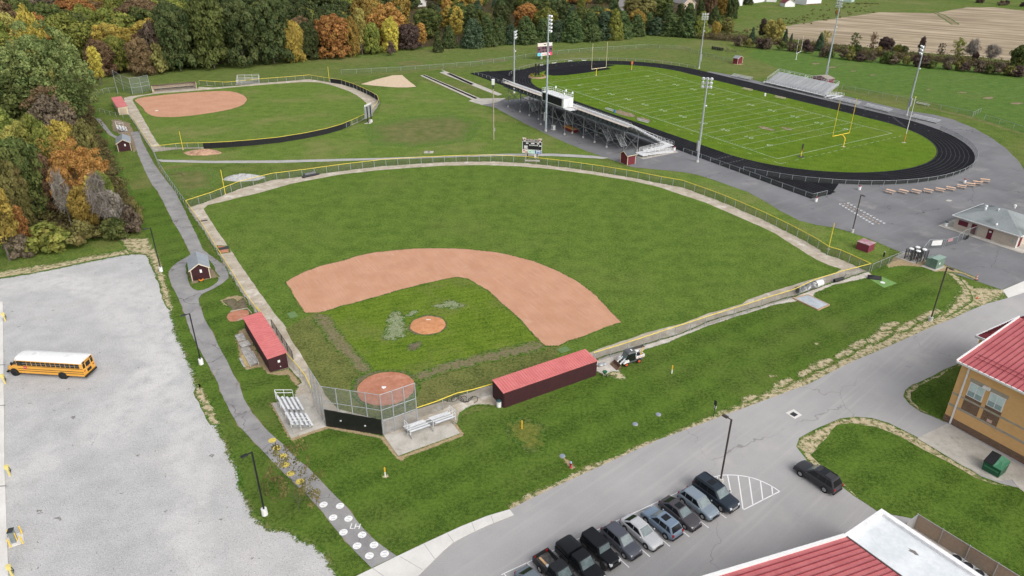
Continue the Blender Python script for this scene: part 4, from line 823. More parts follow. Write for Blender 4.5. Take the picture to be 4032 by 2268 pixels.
b = MB(); b.hexa([FL(a0_ - 2.6,bf + 1.4,zb_ - .08),FL(a1_,bf + 1.4,zb_ - .08),FL(a1_,bf - .1,zb_ - .08),FL(a0_ - 2.6,bf - .1,zb_ - .08),FL(a0_ - 2.6,bf + 1.4,zb_),FL(a1_,bf + 1.4,zb_),FL(a1_,bf - .1,zb_),FL(a0_ - 2.6,bf - .1,zb_)]).build('front_walkway',m_alu,hg)
m_beam = mat('dark_edge_beam',(.085,.105,.125),.5,.3,.15,1)
for z,h in ((zt - .35,.35),(6.35,.38)): b = MB(); b.beam(FL(a0_,bb + .2,z),FL(a1_,bb + .2,z),.18,h); b.build('edge_beam',m_beam,hg)
for k in range(33):
    a = a0_ + .6 + k * 2.0
    if a < a1_: b = MB(); b.beam(FL(a,bb + .05,6.6),FL(a,bb + .05,zt - .1),.34,.25); b.build('bracket',m_dark,hg)
cols = [84.1,76.6,70.9,65.5,47.3,41.9,36.5,31.0,23.9]
colm = MB(); colm.cyl((0,0,.45),(0,0,6.3),.11,.11,8); colmesh = colm.mesh('column',m_stand); ftm = MB().cyl((0,0,0),(0,0,.5),.30,.27,8).mesh('footing',m_conc3)
def column(p,sc=1.0):
    o = bpy.data.objects.new('column',colmesh); COL.objects.link(o); o.parent = hg; o.location = p; o.scale = (1,1,sc)
    f_ = bpy.data.objects.new('footing',ftm); COL.objects.link(f_); f_.parent = o; f_.scale = (1,1,1 / sc)
for a in cols: column(FL(a,-32.35,0)); column(FL(a,-27.5,0),.82); column(FL(a,-22.5,0),.40)
for a in (59.9,53.6,47.3): column(FL(a,-35.15,0),1.13)
for a,c in ((84.1,76.6),(70.9,65.5),(47.3,41.9),(36.5,31.0),(31.0,23.9),(41.9,36.5)):
    for b_,zz in ((-32.35,6.1),(-27.5,4.9)):
        x = MB(); x.beam(FL(a,b_,.8),FL(c,b_,zz * .52),.08,.08); x.beam(FL(c,b_,.8),FL(a,b_,zz * .52),.08,.08); x.beam(FL(a,b_,zz * .55),FL(c,b_,zz * .98),.08,.08); x.beam(FL(c,b_,zz * .55),FL(a,b_,zz * .98),.08,.08); x.beam(FL(a,b_,zz * .53),FL(c,b_,zz * .53),.12,.16)
        x.build('cross_brace',m_stand,hg)
for a in cols:
    x = MB(); x.beam(FL(a,-32.35,6.2),FL(a,-19.5,.9),.16,.32); x.build('raker_beam',m_beam,hg)
    x = MB(); x.beam(FL(a,-32.35,.8),FL(a,-27.5,4.7),.08,.08); x.beam(FL(a,-27.5,.8),FL(a,-32.35,5.6),.08,.08); x.build('cross_brace',m_stand,hg)
for a,c in ((59.9,53.6),(53.6,47.3)):
    x = MB(); x.beam(FL(a,-35.15,.8),FL(c,-35.15,6.6),.09,.09); x.beam(FL(c,-35.15,.8),FL(a,-35.15,6.6),.09,.09); x.beam(FL(a,-35.15,3.7),FL(c,-35.15,3.7),.12,.18); x.build('cross_brace',m_stand,hg)
for a in (72,52.5,33,27):                                       # access stairs under the seats
    x = MB()
    for k in range(9): p = FL(a + k * .32,-29.5,1.0 + k * .3); x.box(p.x,p.y - .9,p.z,p.x + .3,p.y + .9,p.z + .05)
    for s_ in (-.9,.9): x.beam(FL(a,-29.5 + s_,.9),FL(a + 2.9,-29.5 + s_,3.6),.08,.2); x.beam(FL(a,-29.5 + s_,1.9),FL(a + 2.9,-29.5 + s_,4.6),.05,.05)
    x.build('stairs',m_alu,hg)
pb = MB(); p0,p1 = FL(48.2,-31.9,7.5),FL(59.5,-35.2,10.05)
pb.box(p0.x,p0.y,7.5,p1.x,p1.y,10.05); o_pb = pb.build('press_box',m_white,hg)
MB().box(p0.x + .9,p1.y,7.75,p1.x - .25,p1.y + .06,9.9).build('black_banner',m_screen,o_pb)
MB().box(p0.x - .05,p0.y + 1.0,7.55,p0.x + .0,p0.y + 2.0,9.55).build('door',mat('grey_door',(.55,.57,.58),.6),o_pb)
MB().box(p0.x - .1,p0.y - .1,10.05,p1.x + .1,p1.y + .12,10.15).build('roof_deck',mat('white_deck',(.72,.72,.72),.6),o_pb)
rail('roof_rail',[Vector((p0.x,p0.y,10.15)),Vector((p1.x,p0.y,10.15)),Vector((p1.x,p1.y,10.15)),Vector((p0.x,p1.y,10.15)),Vector((p0.x,p0.y,10.15))],1.05,1.1,o_pb,m_alu,2)
for x_,y_ in ((p0.x + .2,p0.y + .2),(p0.x + .1,p1.y - .2),(p0.x + 3.6,p0.y + .1),(p1.x - 2.4,p0.y + .1)):
    MB().ball((x_,y_,11.45),.28,.28,.38,8).build('loudspeaker',m_lamp,o_pb)
q = FL(61.0,-33.2,0); MB().box(q.x - 1.2,q.y - .9,7.3,q.x + .3,q.y + .9,9.3).build('stair_enclosure',m_creamtrim,hg)
q = FL(46.6,-34,0); MB().box(q.x - 1.6,q.y - 1.2,7.35,q.x + 1.6,q.y + 1.2,7.43).build('side_landing',m_alu,hg)
rail('landing_rail',[Vector((q.x - 1.6,q.y - 1.2,7.43)),Vector((q.x - 1.6,q.y + 1.2,7.43)),Vector((q.x + 1.6,q.y + 1.2,7.43))],1.05,.8,hg,m_alu)
# switchback ramp at the near end
rp = MB()
def ramp_run(b0_,b1_,a_,z0_,z1_,wd):
    c = [FL(a_ - wd / 2,b0_,z0_),FL(a_ + wd / 2,b0_,z0_),FL(a_ + wd / 2,b1_,z1_),FL(a_ - wd / 2,b1_,z1_)]; dn = Vector((0,0,.14)); rp.hexa([p - dn for p in c] + c)
    for s_ in (-1,1):
        P_,Q_ = FL(a_ + s_ * wd / 2,b0_,z0_),FL(a_ + s_ * wd / 2,b1_,z1_)
        for h in (.35,.7,1.05): rp.beam(P_ + Vector((0,0,h)),Q_ + Vector((0,0,h)),.06,.06)
        for j in range(8): x = P_.lerp(Q_,j / 7); rp.beam(Vector((x.x,x.y,0)),x + Vector((0,0,1.05)),.06,.06)
ramp_run(-18.6,-28.6,20.9,zb_,.72,1.5); ramp_run(-28.6,-19.4,19.1,.70,.12,1.5)
c = [FL(18.2,-28.5,.7),FL(21.7,-28.5,.7),FL(21.7,-30.2,.7),FL(18.2,-30.2,.7)]; rp.hexa([p - Vector((0,0,.14)) for p in c] + c)
rp.build('access_ramp',m_alu,hg)
sheet('ramp_pad',[fb(17.6,-30.6),fb(22.2,-30.6),fb(22.2,-18.2),fb(17.6,-18.2)],Z * 2.2,m_conc2,0)
# padded landing mats stored under the stand, cabinet
q = fb(50.0,-31.2); t = thing('landing_mat','long orange covered landing mat stored under the grandstand','gym mat',q,FA)
MB().box(-2.6,-.9,0,2.6,.9,.9).build('mat_body',mat('dark_red_vinyl',(.16,.02,.02),.6),t)
b = MB(); b.hexa([(-2.7,-1,.9),(2.7,-1,.9),(2.7,1,.9),(-2.7,1,.9),(-2.5,-.5,1.15),(2.4,-.5,1.12),(2.4,.6,1.1),(-2.5,.6,1.2)]); b.build('cover',mat('orange_vinyl_cover',(.48,.22,.05),.7),t)
t = thing('utility_cabinet','pale utility cabinet beside the foot of the tallest mast','cabinet',at('S',897,550),FA); MB().box(-.5,-.4,.1,.5,.4,1.35).build('cabinet_body',m_white,t); MB().box(-.7,-.6,0,.7,.6,.12).build('plinth',m_conc3,t); MB().box(-.42,.4,.25,.42,.42,1.2).build('door',m_alud,t)
# ================================================================== BUILDINGS AND FURNITURE
def ribbed(parent,name,m,mr,p00,p10,p11,p01,sp,th=.06,ribw=.045,ribh=.05):
    """roof panel; ribs run from the p00-p10 edge to the p01-p11 edge"""
    p00,p10,p11,p01 = map(Vector,(p00,p10,p11,p01)); nn = (p10 - p00).cross(p01 - p00).normalized()
    if nn.z < 0: nn = -nn
    dn = nn * th; o = MB().hexa([p00 - dn,p10 - dn,p11 - dn,p01 - dn,p00,p10,p11,p01]).build(name,m,parent)
    k = int((p10 - p00).length / sp); b = MB()
    for i in range(1,k): a,c = p00.lerp(p10,i / k) + nn * ribh * .5,p01.lerp(p11,i / k) + nn * ribh * .5; b.beam(a,c,ribw,ribh)
    b.build('roof_rib',mr,o); return o
def dugout(name,label,cn,hb,hf,wall,roof_m,rib_m,over,sp=.5,openf=True,bench=True):
    """cn: base corners back-near, front-near, front-far, back-far"""
    cn = [Vector((p[0],p[1],0)) for p in cn]; t = thing(name,label,'dugout',cn[0]); o = cn[0]; q = [p - o for p in cn]
    up = lambda p,z: Vector((p.x,p.y,z))
    def wall_(a,b,za,zb,nm='wall'):
        n_ = Vector((-(b - a).y,(b - a).x,0)).normalized() * .12
        return MB().hexa([a,b,b + n_,a + n_,up(a,za),up(b,zb),up(b + n_,zb),up(a + n_,za)]).build(nm,wall,t)
    wb = wall_(q[3],q[0],hb,hb,'back_wall'); e1 = wall_(q[0],q[1],hb,hf,'end_wall'); e2 = wall_(q[2],q[3],hf,hb,'end_wall')
    ax = (q[3] - q[0]).normalized(); ay = (q[1] - q[0]).normalized()
    if bench: c0 = q[0] + ay * .6 + ax * .5; c1 = q[3] + ay * .6 - ax * .5; b = MB(); b.beam(c0 + Vector((0,0,.45)),c1 + Vector((0,0,.45)),.4,.06); b.beam(c0 - ay * .2 + Vector((0,0,.8)),c1 - ay * .2 + Vector((0,0,.8)),.05,.3); b.build('bench',m_dark if wall != m_cream else mat('dark_plank',(.06,.045,.04),.8),t)
    b = MB()
    for k in range(1,5): p = q[1].lerp(q[2],k / 5); b.beam(p,up(p,hf),.08,.08)
    b.build('front_post',m_galv,t)
    r = [up(q[0] - ay * over - ax * over,hb + .06),up(q[1] + ay * over - ax * over,hf + .06),up(q[2] + ay * over + ax * over,hf + .06),up(q[3] - ay * over + ax * over,hb + .06)]
    ribbed(t,'roof',roof_m,rib_m,r[0],r[3],r[2],r[1],sp,.12,.05,.045)
    MB().hexa([Vector((p.x,p.y,-.02)) for p in q] + [up(p,.03) for p in q]).build('floor',m_conc2,t)
    return t,q,ax,ay,e1,wb
# third base dugout
rc = [at('a',655,990,2.4),at('a',985,862,2.6),at('a',545,183,2.6),at('a',245,297,2.4)]
bn,fn = at('a',700,1225),at('a',1008,1140); ax_ = ((rc[3] - rc[0]).to_2d().to_3d() + (rc[2] - rc[1]).to_2d().to_3d()).normalized(); ln0 = ((rc[3] - rc[0]).length + (rc[2] - rc[1]).length) / 2 - .25
t,q,ax,ay,e1,wb = dugout('dugout','maroon dugout with red ribbed roof beside the footpath on the third base side',[bn,fn,fn + ax_ * ln0,bn + ax_ * ln0],2.35,2.6,m_maroon,m_redroof,m_redrib,.12,.62)
c = q[0].lerp(q[1],.55) - ax * .02; b = MB(); b.beam(c + Vector((0,0,1.45)) - ay * .16,c + Vector((0,0,1.45)) + ay * .16,.05,.36); b.build('notice_board',m_white,t); b = MB(); b.beam(c + ay * .1 + Vector((0,0,.55)) - ay * .06,c + ay * .1 + Vector((0,0,.55)) + ay * .06,.04,.14); b.build('outlet_box',m_white,t)
# first base dugout
bn,bf_ = at('b',415,1215),at('b',2205,580); axv = (bf_ - bn).normalized(); ayv = Vector((-axv.y,axv.x,0))
t,q,ax,ay,e1,wb = dugout('dugout','very long maroon dugout with pink red roof on the first base side',[bn,bn + ayv * 2.75,bf_ + ayv * 2.75,bf_],2.35,2.65,m_maroon,m_redroof,m_redrib,.12,.38)
c = q[0].lerp(q[1],.55) - ax * .02; b = MB(); b.beam(c + Vector((0,0,1.5)) - ay * .13,c + Vector((0,0,1.5)) + ay * .13,.05,.55); b.build('notice_board',m_white,t)
c = q[0].lerp(q[3],.49) - ay * .01 + Vector((0,0,1.35)); m_emb = mat('embossed_maroon',(.085,.030,.034),.6,0,.1)
lettering('L',1.15,m_emb,t,c - axv * .2 + Vector((0,0,-.08)),axv,(0,0,1),'monogram'); lettering('H',.95,m_emb,t,c + axv * .2 + Vector((0,0,.12)),axv,(0,0,1),'monogram')
# softball dugouts
bn,fn = at('Y',445,755),at('Y',585,740); axv = ((at('Y',325,485,2.5) - at('Y',418,637,2.5)) + (at('Y',460,452,2.5) - at('Y',558,607,2.5))).normalized(); axv.z = 0
t,q,ax,ay,e1,wb = dugout('dugout','small cream dugout with plain red roof by the far softball field',[bn,fn,fn + axv * 15.5,bn + axv * 15.5],2.4,2.6,m_cream,m_redroof,m_redroof,.15,4)
b = MB(); c0,c1 = q[0].lerp(q[1],.12) - ax * .03,q[0].lerp(q[1],.85) - ax * .03; b.hexa([c0,c1,c1 + ax * .03,c0 + ax * .03,*(Vector((p.x,p.y,1.9)) for p in (c0,c1,c1 + ax * .03,c0 + ax * .03))]); b.build('door',mat('tan_door',(.42,.34,.25),.8),t)
fnr,ffr = at('Y',940,433),at('Y',1578,375); axv = (ffr - fnr).normalized(); ayv = Vector((axv.y,-axv.x,0))
dugout('dugout','open fronted cream dugout with a dark bench on the far side of the softball field',[ffr - ayv * 2.4,ffr,fnr,fnr - ayv * 2.4],1.95,2.65,mat('pale_cream_block',(.70,.60,.46),.85),m_plum,m_plum,.12,4)
# ------------------------------------------------------------------ sheds
def shed(name,label,c0,c1,back,h,ridge,wall,roof,trim=None,over=.25,door=None,window=False,cat='shed',ridge_along=True):
    """c0,c1: base corners of the gable front; back: a point on the rear side"""
    c0,c1 = Vector(c0),Vector(c1); ux = (c1 - c0); wd = ux.length; ux.normalize(); uy = Vector((-ux.y,ux.x,0))
    if (Vector(back) - c0).dot(uy) < 0: uy = -uy
    dp = (Vector(back) - c0).dot(uy); t = thing(name,label,cat,c0); P = lambda x,y,z: ux * x + uy * y + Vector((0,0,z))
    b = MB(); b.add([P(0,0,0),P(wd,0,0),P(wd,0,h),P(wd / 2,0,ridge),P(0,0,h),P(0,dp,0),P(wd,dp,0),P(wd,dp,h),P(wd / 2,dp,ridge),P(0,dp,h)],[(0,1,2,3,4),(9,8,7,6,5),(0,4,9,5),(1,6,7,2)]); b.build('walls',wall,t)
    sl = (ridge - h) / (wd / 2)
    for s_ in (-1,1):
        e = wd / 2 + over; pe = wd / 2 + s_ * e; ze = ridge - sl * e + .03
        a = [P(wd / 2,-over,ridge + .03),P(pe,-over,ze),P(pe,dp + over,ze),P(wd / 2,dp + over,ridge + .03)]; dz = Vector((0,0,.07)); MB().hexa(a + [p + dz for p in a]).build('roof_panel',roof,t)
    if trim:
        for x in (0,wd): MB().beam(P(x,-.03,0),P(x,-.03,h),.11,.11).build('corner_board',trim,t)
        for s_ in (-1,1): MB().beam(P(wd / 2,-over - .02,ridge),P(wd / 2 + s_ * (wd / 2 + over),-over - .02,ridge - sl * (wd / 2 + over)),.05,.14).build('barge_board',trim,t)
    if door: x0,x1,z1,m_ = door; MB().hexa([P(x0,-.03,.02),P(x1,-.03,.02),P(x1,.02,.02),P(x0,.02,.02),P(x0,-.03,z1),P(x1,-.03,z1),P(x1,.02,z1),P(x0,.02,z1)]).build('door',m_,t)
    if window: x = wd * window; MB().hexa([P(x - .17,-.04,1.35),P(x + .17,-.04,1.35),P(x + .17,.02,1.35),P(x - .17,.02,1.35),P(x - .17,-.04,1.95),P(x + .17,-.04,1.95),P(x + .17,.02,1.95),P(x - .17,.02,1.95)]).build('window',m_white,t)
    return t,P,wd,dp
m_metalroof = mat('grey_metal_roof',(.34,.37,.40),.45,.3,.12,1.2)
s0,s1 = at('D',1455,674),at('D',1590,650); t,P,wd,dp = shed('storage_shed','maroon shed with grey metal roof in the loop of the footpath',s0,s1,s0 + Vector((-2.6,4.3,0)),2.25,3.15,m_maroon,m_metalroof,m_creamtrim,.3,None,.55)
t2 = thing('lawn_mower','small orange push mower parked against the maroon shed','mower',at('D',1520,672),.4); MB().box(-.4,-.25,.12,.4,.25,.32).build('deck',mat('orange_paint',(.65,.22,.03),.5),t2); MB().cyl((0,0,.3),(0,0,.5),.16,.14,8).build('engine',m_black,t2)
b = MB(); b.beam((-.35,-.2,.3),(-.95,-.2,1.0),.04,.04); b.beam((-.35,.2,.3),(-.95,.2,1.0),.04,.04); b.beam((-.95,-.22,1),(-.95,.22,1),.04,.04); b.build('handle',m_black,t2)
whm = MB().cyl((0,-.04,0),(0,.04,0),.13,.13,10).mesh('wheel',m_black)
for x,y in ((-.35,.3),(.35,.3),(-.35,-.3),(.35,-.3)): o = bpy.data.objects.new('wheel',whm); COL.objects.link(o); o.parent = t2; o.location = (x,y,.13)
s0,s1 = at('A',897,1147),at('A',993,1136); shed('storage_shed','small maroon shed with grey roof beside the softball bleachers',s0,s1,s0 + Vector((-3.2,5.0,0)),2.3,3.2,m_maroon,m_metalroof,m_creamtrim,.3,None,.6)
tk = L('S',1745,962,1835,1000,1925,977); t,P,wd,dp = shed('ticket_booth','maroon ticket booth with cream trim and dark roof below the grandstand ramp',tk[0],tk[1],tk[2],2.45,3.3,mat('booth_red',(.155,.022,.032),.75),mat('dark_shingles',(.10,.11,.115),.9),m_creamtrim,.3,None,False,'booth')
b = MB()
for y in (0,dp): b.beam(P(wd + .03,y,0),P(wd + .03,y,2.45),.11,.11)
b.beam(P(wd + .32,-.3,2.45),P(wd + .32,dp + .3,2.45),.05,.14); b.build('corner_board',m_creamtrim,t)
ts = L('C',388,478,412,486,448,478); shed('ticket_booth','tiny maroon booth with cream trim on the far side of the stadium',ts[1],ts[2],ts[0],2.4,3.2,mat('booth_red',(.155,.022,.032),.75),m_shingle,m_creamtrim,.25,(.3,1.2,2,mat('red_door',(.12,.015,.022),.7)),False,'booth')
q0 = at('C',975,622); fx = fb(1,0) - fb(0,0); shed('storage_shed','low maroon shed half hidden behind the visitor grandstand',q0,q0 - fx * 7,q0 + (fb(0,3.2) - fb(0,0)),2.4,3.1,mat('booth_red',(.155,.022,.032),.75),mat('brown_shingles',(.30,.26,.225),.9),m_creamtrim,.25)
sheet('worn_patch',L('C',350,470,400,478,470,485,440,492,390,488),Z * 2.6,m_straw2,.8,.2,1)
# ------------------------------------------------------------------ scoreboards
def board(name,label,px,p_l,p_r,w_,z0,z1,m_face,m_post,flip=False):
    p_l,p_r = Vector(p_l),Vector(p_r); ux = (p_r - p_l).normalized(); uy = Vector((ux.y,-ux.x,0)); c = (p_l + p_r) / 2; t = thing(name,label,'scoreboard',c,math.atan2(ux.y,ux.x))
    hw = w_ / 2; MB().box(-hw,-.12,z0,hw,.16,z1).build('panel',m_face,t)
    d_ = (p_r - p_l).length / 2
    for s_ in (-1,1): MB().box(s_ * d_ - .12,.18,0,s_ * d_ + .12,.42,z1 - .2).build('post',m_post,t)
    def tile(nm,x0,z0_,x1,z1_,m_,dz=.03): return MB().box(x0,-.12 - dz,z0_,x1,-.118,z1_).build(nm,m_,t)
    def txt(s_,x,z,size,m_,sx=1.0,y=-.16): return lettering(s_,size,m_,t,(x,y,z),(1,0,0),(0,0,1),'lettering',sx)
    return t,tile,txt
m_ltred = mat('sign_red_letters',(.55,.045,.04),.6); m_mint = mat('mint_panel',(.50,.72,.62),.6); m_blue = mat('sign_blue',(.03,.06,.28),.6); m_cyan = mat('cyan_panel',(.16,.60,.78),.6); m_pink = mat('pink_red_panel',(.72,.07,.16),.6); m_lblue = mat('pale_blue_panel',(.52,.60,.72),.6)
t,tile,txt = board('scoreboard','black baseball scoreboard with white frame behind the outfield fence',None,at('B',1403,1195),at('B',1475,1200),5.1,1.45,4.55,m_boardblk,m_dark)
for x0,z0,x1,z1 in ((-2.6,4.47,2.6,4.57),(-2.6,1.42,-2.5,4.57),(2.5,1.42,2.6,4.57),(-2.6,2.36,2.6,2.44)): tile('frame',x0,z0,x1,z1,m_white,.05)
tile('sponsor_panel',-2.5,1.46,-.95,2.36,mat('cream_panel',(.72,.66,.58),.6)); tile('sponsor_panel',-.93,1.46,.78,2.36,m_mint); tile('sponsor_panel',.80,1.46,2.5,2.36,m_blue); tile('sponsor_panel',1.05,1.5,2.25,2.3,m_lblue,.045)
tile('emblem',-2.3,1.9,-1.95,2.25,m_ltred,.05); tile('emblem',-1.85,1.6,-1.05,1.85,mat('brown_patch',(.25,.10,.08),.6),.05); tile('emblem',-.75,1.75,-.2,1.95,mat('teal_patch',(.14,.42,.36),.6),.05); tile('emblem',1.25,1.62,2.05,1.85,m_blue,.06)
for x0,x1 in ((-1.6,-1.0),(-.3,.6),(1.3,1.85)): tile('label_plate',x0,3.98,x1,4.25,m_white)
for x0 in (-.85,.75,2.0): tile('digit_window',x0,3.95,x0 + .38,4.38,m_digit)
for k in range(7): tile('label_plate',-.75 + k * .34,3.5,-.57 + k * .34,3.78,m_white); tile('digit_window',-.77 + k * .34,2.6,-.55 + k * .34,3.4,m_digit)
tile('digit_window',1.85,2.55,2.4,3.35,m_digit); tile('label_plate',1.8,3.42,2.45,3.68,m_white); tile('label_plate',-2.15,3.1,-1.2,3.42,m_white); tile('label_plate',-2.15,2.65,-1.2,2.97,m_white)
b = MB(); b.box(-2.55,-.06,4.57,2.55,.06,5.15); b.build('crest_board',mat('crest_backing',(.06,.045,.05),.7),t)
for s_ in (-1,1): b = MB(); b.add([(s_ * 2.6,-.1,5.5),(s_ * 1.6,-.1,5.45),(s_ * 1.75,-.1,4.65),(s_ * 2.2,-.1,4.6),(s_ * 2.6,0,5.5),(s_ * 1.6,0,5.45),(s_ * 1.75,0,4.65),(s_ * 2.2,0,4.6)],[(0,1,2,3),(4,7,6,5),(0,4,5,1),(1,5,6,2),(2,6,7,3),(3,7,4,0)]); b.build('winged_emblem',mat('cream_panel',(.72,.66,.58),.6),t); b = MB(); b.ball((s_ * 2.0,-.12,5.05),.24,.04,.26,8); b.build('emblem',mat('brown_patch',(.25,.10,.08),.6),t)
txt('HORNETS',0,4.93,.68,mat('cream_letters',(.74,.66,.6),.6),1.0,-.08)
MB().box(.55,.1,.15,1.15,.4,1.25).build('control_box',m_white,t); b = MB(); b.beam((-1.6,-.1,0),(-1.6,-.1,1.1),.1,.1); b.beam((1.6,-.1,0),(1.6,-.1,1.1),.1,.1); b.build('stake',m_creamtrim,t)
sheet('worn_patch',L('B',1380,1205,1500,1208,1500,1222,1390,1218),Z * 2,m_grit,.4,.1,.6)
pL,pR = at('c',922,625),at('c',1060,612)
t,tile,txt = board('scoreboard','large plum football scoreboard with coloured sponsor panels beyond the track',None,pL,pR,7.4,1.6,7.0,m_plum,m_dark)
for x0,x1 in ((-3.68,-1.25),(-1.2,1.2),(1.25,3.68)): tile('top_panel',x0,5.55,x1,6.98,mat('cream_panel',(.72,.66,.58),.6))
tile('bottom_panel',-3.68,1.62,-1.95,2.9,m_cyan); tile('bottom_panel',-1.9,1.62,1.9,2.9,mat('offwhite_panel',(.76,.70,.67),.6)); tile('bottom_panel',1.95,1.62,3.68,2.9,m_pink)
txt('meijer',0,2.28,1.05,m_ltred,1.25); tile('emblem',-3.3,2.1,-2.4,2.4,mat('teal_patch',(.14,.42,.36),.6),.05); tile('emblem',2.3,2.0,3.3,2.2,mat('dark_pink',(.5,.02,.07),.6),.05)
b = MB(); b.add([(-.8,-.16,6.7),(-.3,-.16,6.3),(0,-.16,6.45),(.3,-.16,6.3),(.8,-.16,6.7),(.5,-.16,6.15),(0,-.16,5.95),(-.5,-.16,6.15)],[(0,7,1),(1,7,6,2),(2,6,5,3),(3,5,4)]); b.build('winged_emblem',m_digit,t)
for x in (-1.4,-.8,-.1,.4,1.15): tile('digit_window',x,4.35,x + .36,5.35,m_digit)
for x,z,w_,h_ in ((-3.3,4.0,.4,.7),(-2.85,4.0,.4,.7),(2.6,3.9,.4,.7),(3.05,3.9,.4,.7),(-3.3,3.2,.28,.5),(-2.2,2.98,.3,.7),(-1.2,3.0,.34,.75),(-.75,3.0,.34,.75),(.5,3.0,.34,.75),(.95,3.0,.34,.75),(3.1,3.15,.28,.5)): tile('digit_window',x,z,x + w_,z + h_,m_digit)
MB().box(-1.9,.1,.2,-1.1,.6,1.5).build('control_box',m_alud,t)
q = at('B',197,930); q2 = at('B',221,918); t,tile,txt = board('scoreboard','grey softball scoreboard seen from the back by the black fence',None,q2,q,4.4,1.6,5.2,m_alud,m_black)
for k in range(6): MB().box(-2.1 + k * .72,.05,5.2,-1.6 + k * .72,.12,5.7).build('crest_letter',m_white,t)
for z in (2.4,3.4,4.4): MB().box(-2.15,.16,z,2.15,.22,z + .06).build('seam',m_galv,t)
MB().box(-.5,.5,0,.1,.9,.9).build('control_box',m_white,t)
sheet('worn_patch',L('B',170,935,215,900,240,915,225,935),Z * 2,m_grit,.6,.2,.6)
# ------------------------------------------------------------------ concession building
c0,c1 = at('G',1040,482),at('G',2052,815); ux = (c1 - c0).normalized(); uy = Vector((-ux.y,ux.x,0)); wl = (c1 - c0).length
t = thing('concession_building','cream block concession building with maroon doors and grey hipped roof','building',c0); P = lambda x,y,z: ux * x + uy * y + Vector((0,0,z)); D_ = 11.0
m_block = mat('painted_block',(.50,.43,.355),.9,0,.08,3)
b = MB(); b.hexa([P(0,0,0),P(wl,0,0),P(wl,D_,0),P(0,D_,0),P(0,0,2.75),P(wl,0,2.75),P(wl,D_,2.75),P(0,D_,2.75)]); wl_o = b.build('walls',m_block,t)
e = .55; rz_ = 5.0; b = MB(); b.add([P(-e,-e,2.72),P(wl + e,-e,2.72),P(wl + e,D_ + e,2.72),P(-e,D_ + e,2.72),P(wl * .5 - .4,D_ * .5,rz_),P(wl * .5 + .4,D_ * .5,rz_)],[(0,1,5,4),(1,2,5),(2,3,4,5),(3,0,4),(3,2,1,0)])
m_croof = N('stained_grey_shingles'); nn_ = m_croof; f_ = nn_.noise(.25,4,.6); m_croof = nn_.out(nn_.mix((.175,.20,.20),nn_.mix((.27,.295,.295),(.095,.11,.11),nn_.rng(nn_.noise(.16,3,.5),.52,.68)),nn_.rng(nn_.math('ADD',nn_.math('MULTIPLY',f_,.5),nn_.math('MULTIPLY',nn_.noise(6,3),.5)),.3,.6)),.9)
ro = b.build('roof',m_croof,t); b = MB()
for a_,c_ in ((P(-e,-e,2.66),P(wl + e,-e,2.66)),(P(-e,-e,2.66),P(-e,D_ + e,2.66)),(P(wl + e,-e,2.66),P(wl + e,D_ + e,2.66))): b.beam(a_,c_,.09,.17)
b.build('fascia',m_white,ro)
for x,y,r_,h in ((wl * .28,D_ * .33,.28,.55),(wl * .45,D_ * .40,.2,.5),(wl * .2,D_ * .55,.32,.6),(wl * .6,D_ * .6,.3,.6)):
    z = 2.72 + min(y + e,x + e,99) / (D_ * .5 + e) * (rz_ - 2.72) * .98; b = MB(); b.cyl(P(x,y,z - .1),P(x,y,z + h * .6),r_ * .6,r_ * .6,10); b.cyl(P(x,y,z + h * .6),P(x,y,z + h),r_,r_ * .8,10); b.build('vent_cap',m_alu,ro)
b = MB(); b.ball(P(wl * .62,.5,3.2),.25,.12,.28,8); b.build('satellite_dish',m_white,ro)
m_mdoor = mat('maroon_door',(.125,.012,.028),.55,0,.06)
def wpanel(nm,x0,x1,z0,z1,m_,par,dy=.05,y0=0.0): return MB().hexa([P(x0,y0 - dy,z0),P(x1,y0 - dy,z0),P(x1,y0 + .02,z0),P(x0,y0 + .02,z0),P(x0,y0 - dy,z1),P(x1,y0 - dy,z1),P(x1,y0 + .02,z1),P(x0,y0 + .02,z1)]).build(nm,m_,par)
fx = lambda gx: (gx - 1040) / (2052 - 1040) * wl
wpanel('serving_shutter',fx(1105),fx(1262),1.0,2.05,m_mdoor,t); wpanel('shutter_box',fx(1100),fx(1268),2.08,2.35,m_alud,t,.12)
for x0 in (1325,1590): dr = wpanel('door',fx(x0),fx(x0 + 80),.02,2.1,m_mdoor,t)
wpanel('door_sign',fx(1612),fx(1648),1.45,1.75,m_white,dr,.07); wpanel('meter_box',fx(1975),fx(2010),.9,1.5,m_alud,t,.14)
b = MB(); b.beam(P(wl + .03,.02,0),P(wl + .03,.02,2.6),.16,.12); b.build('downpipe',m_white,t)
b = MB(); b.hexa([P(wl - .01,.8,.02),P(wl + .05,.8,.02),P(wl + .05,1.7,.02),P(wl - .01,1.7,.02),P(wl - .01,.8,2.1),P(wl + .05,.8,2.1),P(wl + .05,1.7,2.1),P(wl - .01,1.7,2.1)]); b.build('door',m_mdoor,t)
sheet('concession_apron',[c0 + P(-2.2,-1.5,0),c0 + P(wl + 2.0,-1.5,0),c0 + P(wl + 2.0,D_,0),c0 + P(-2.2,D_,0)],.06,m_conc2,0,thick=.06)
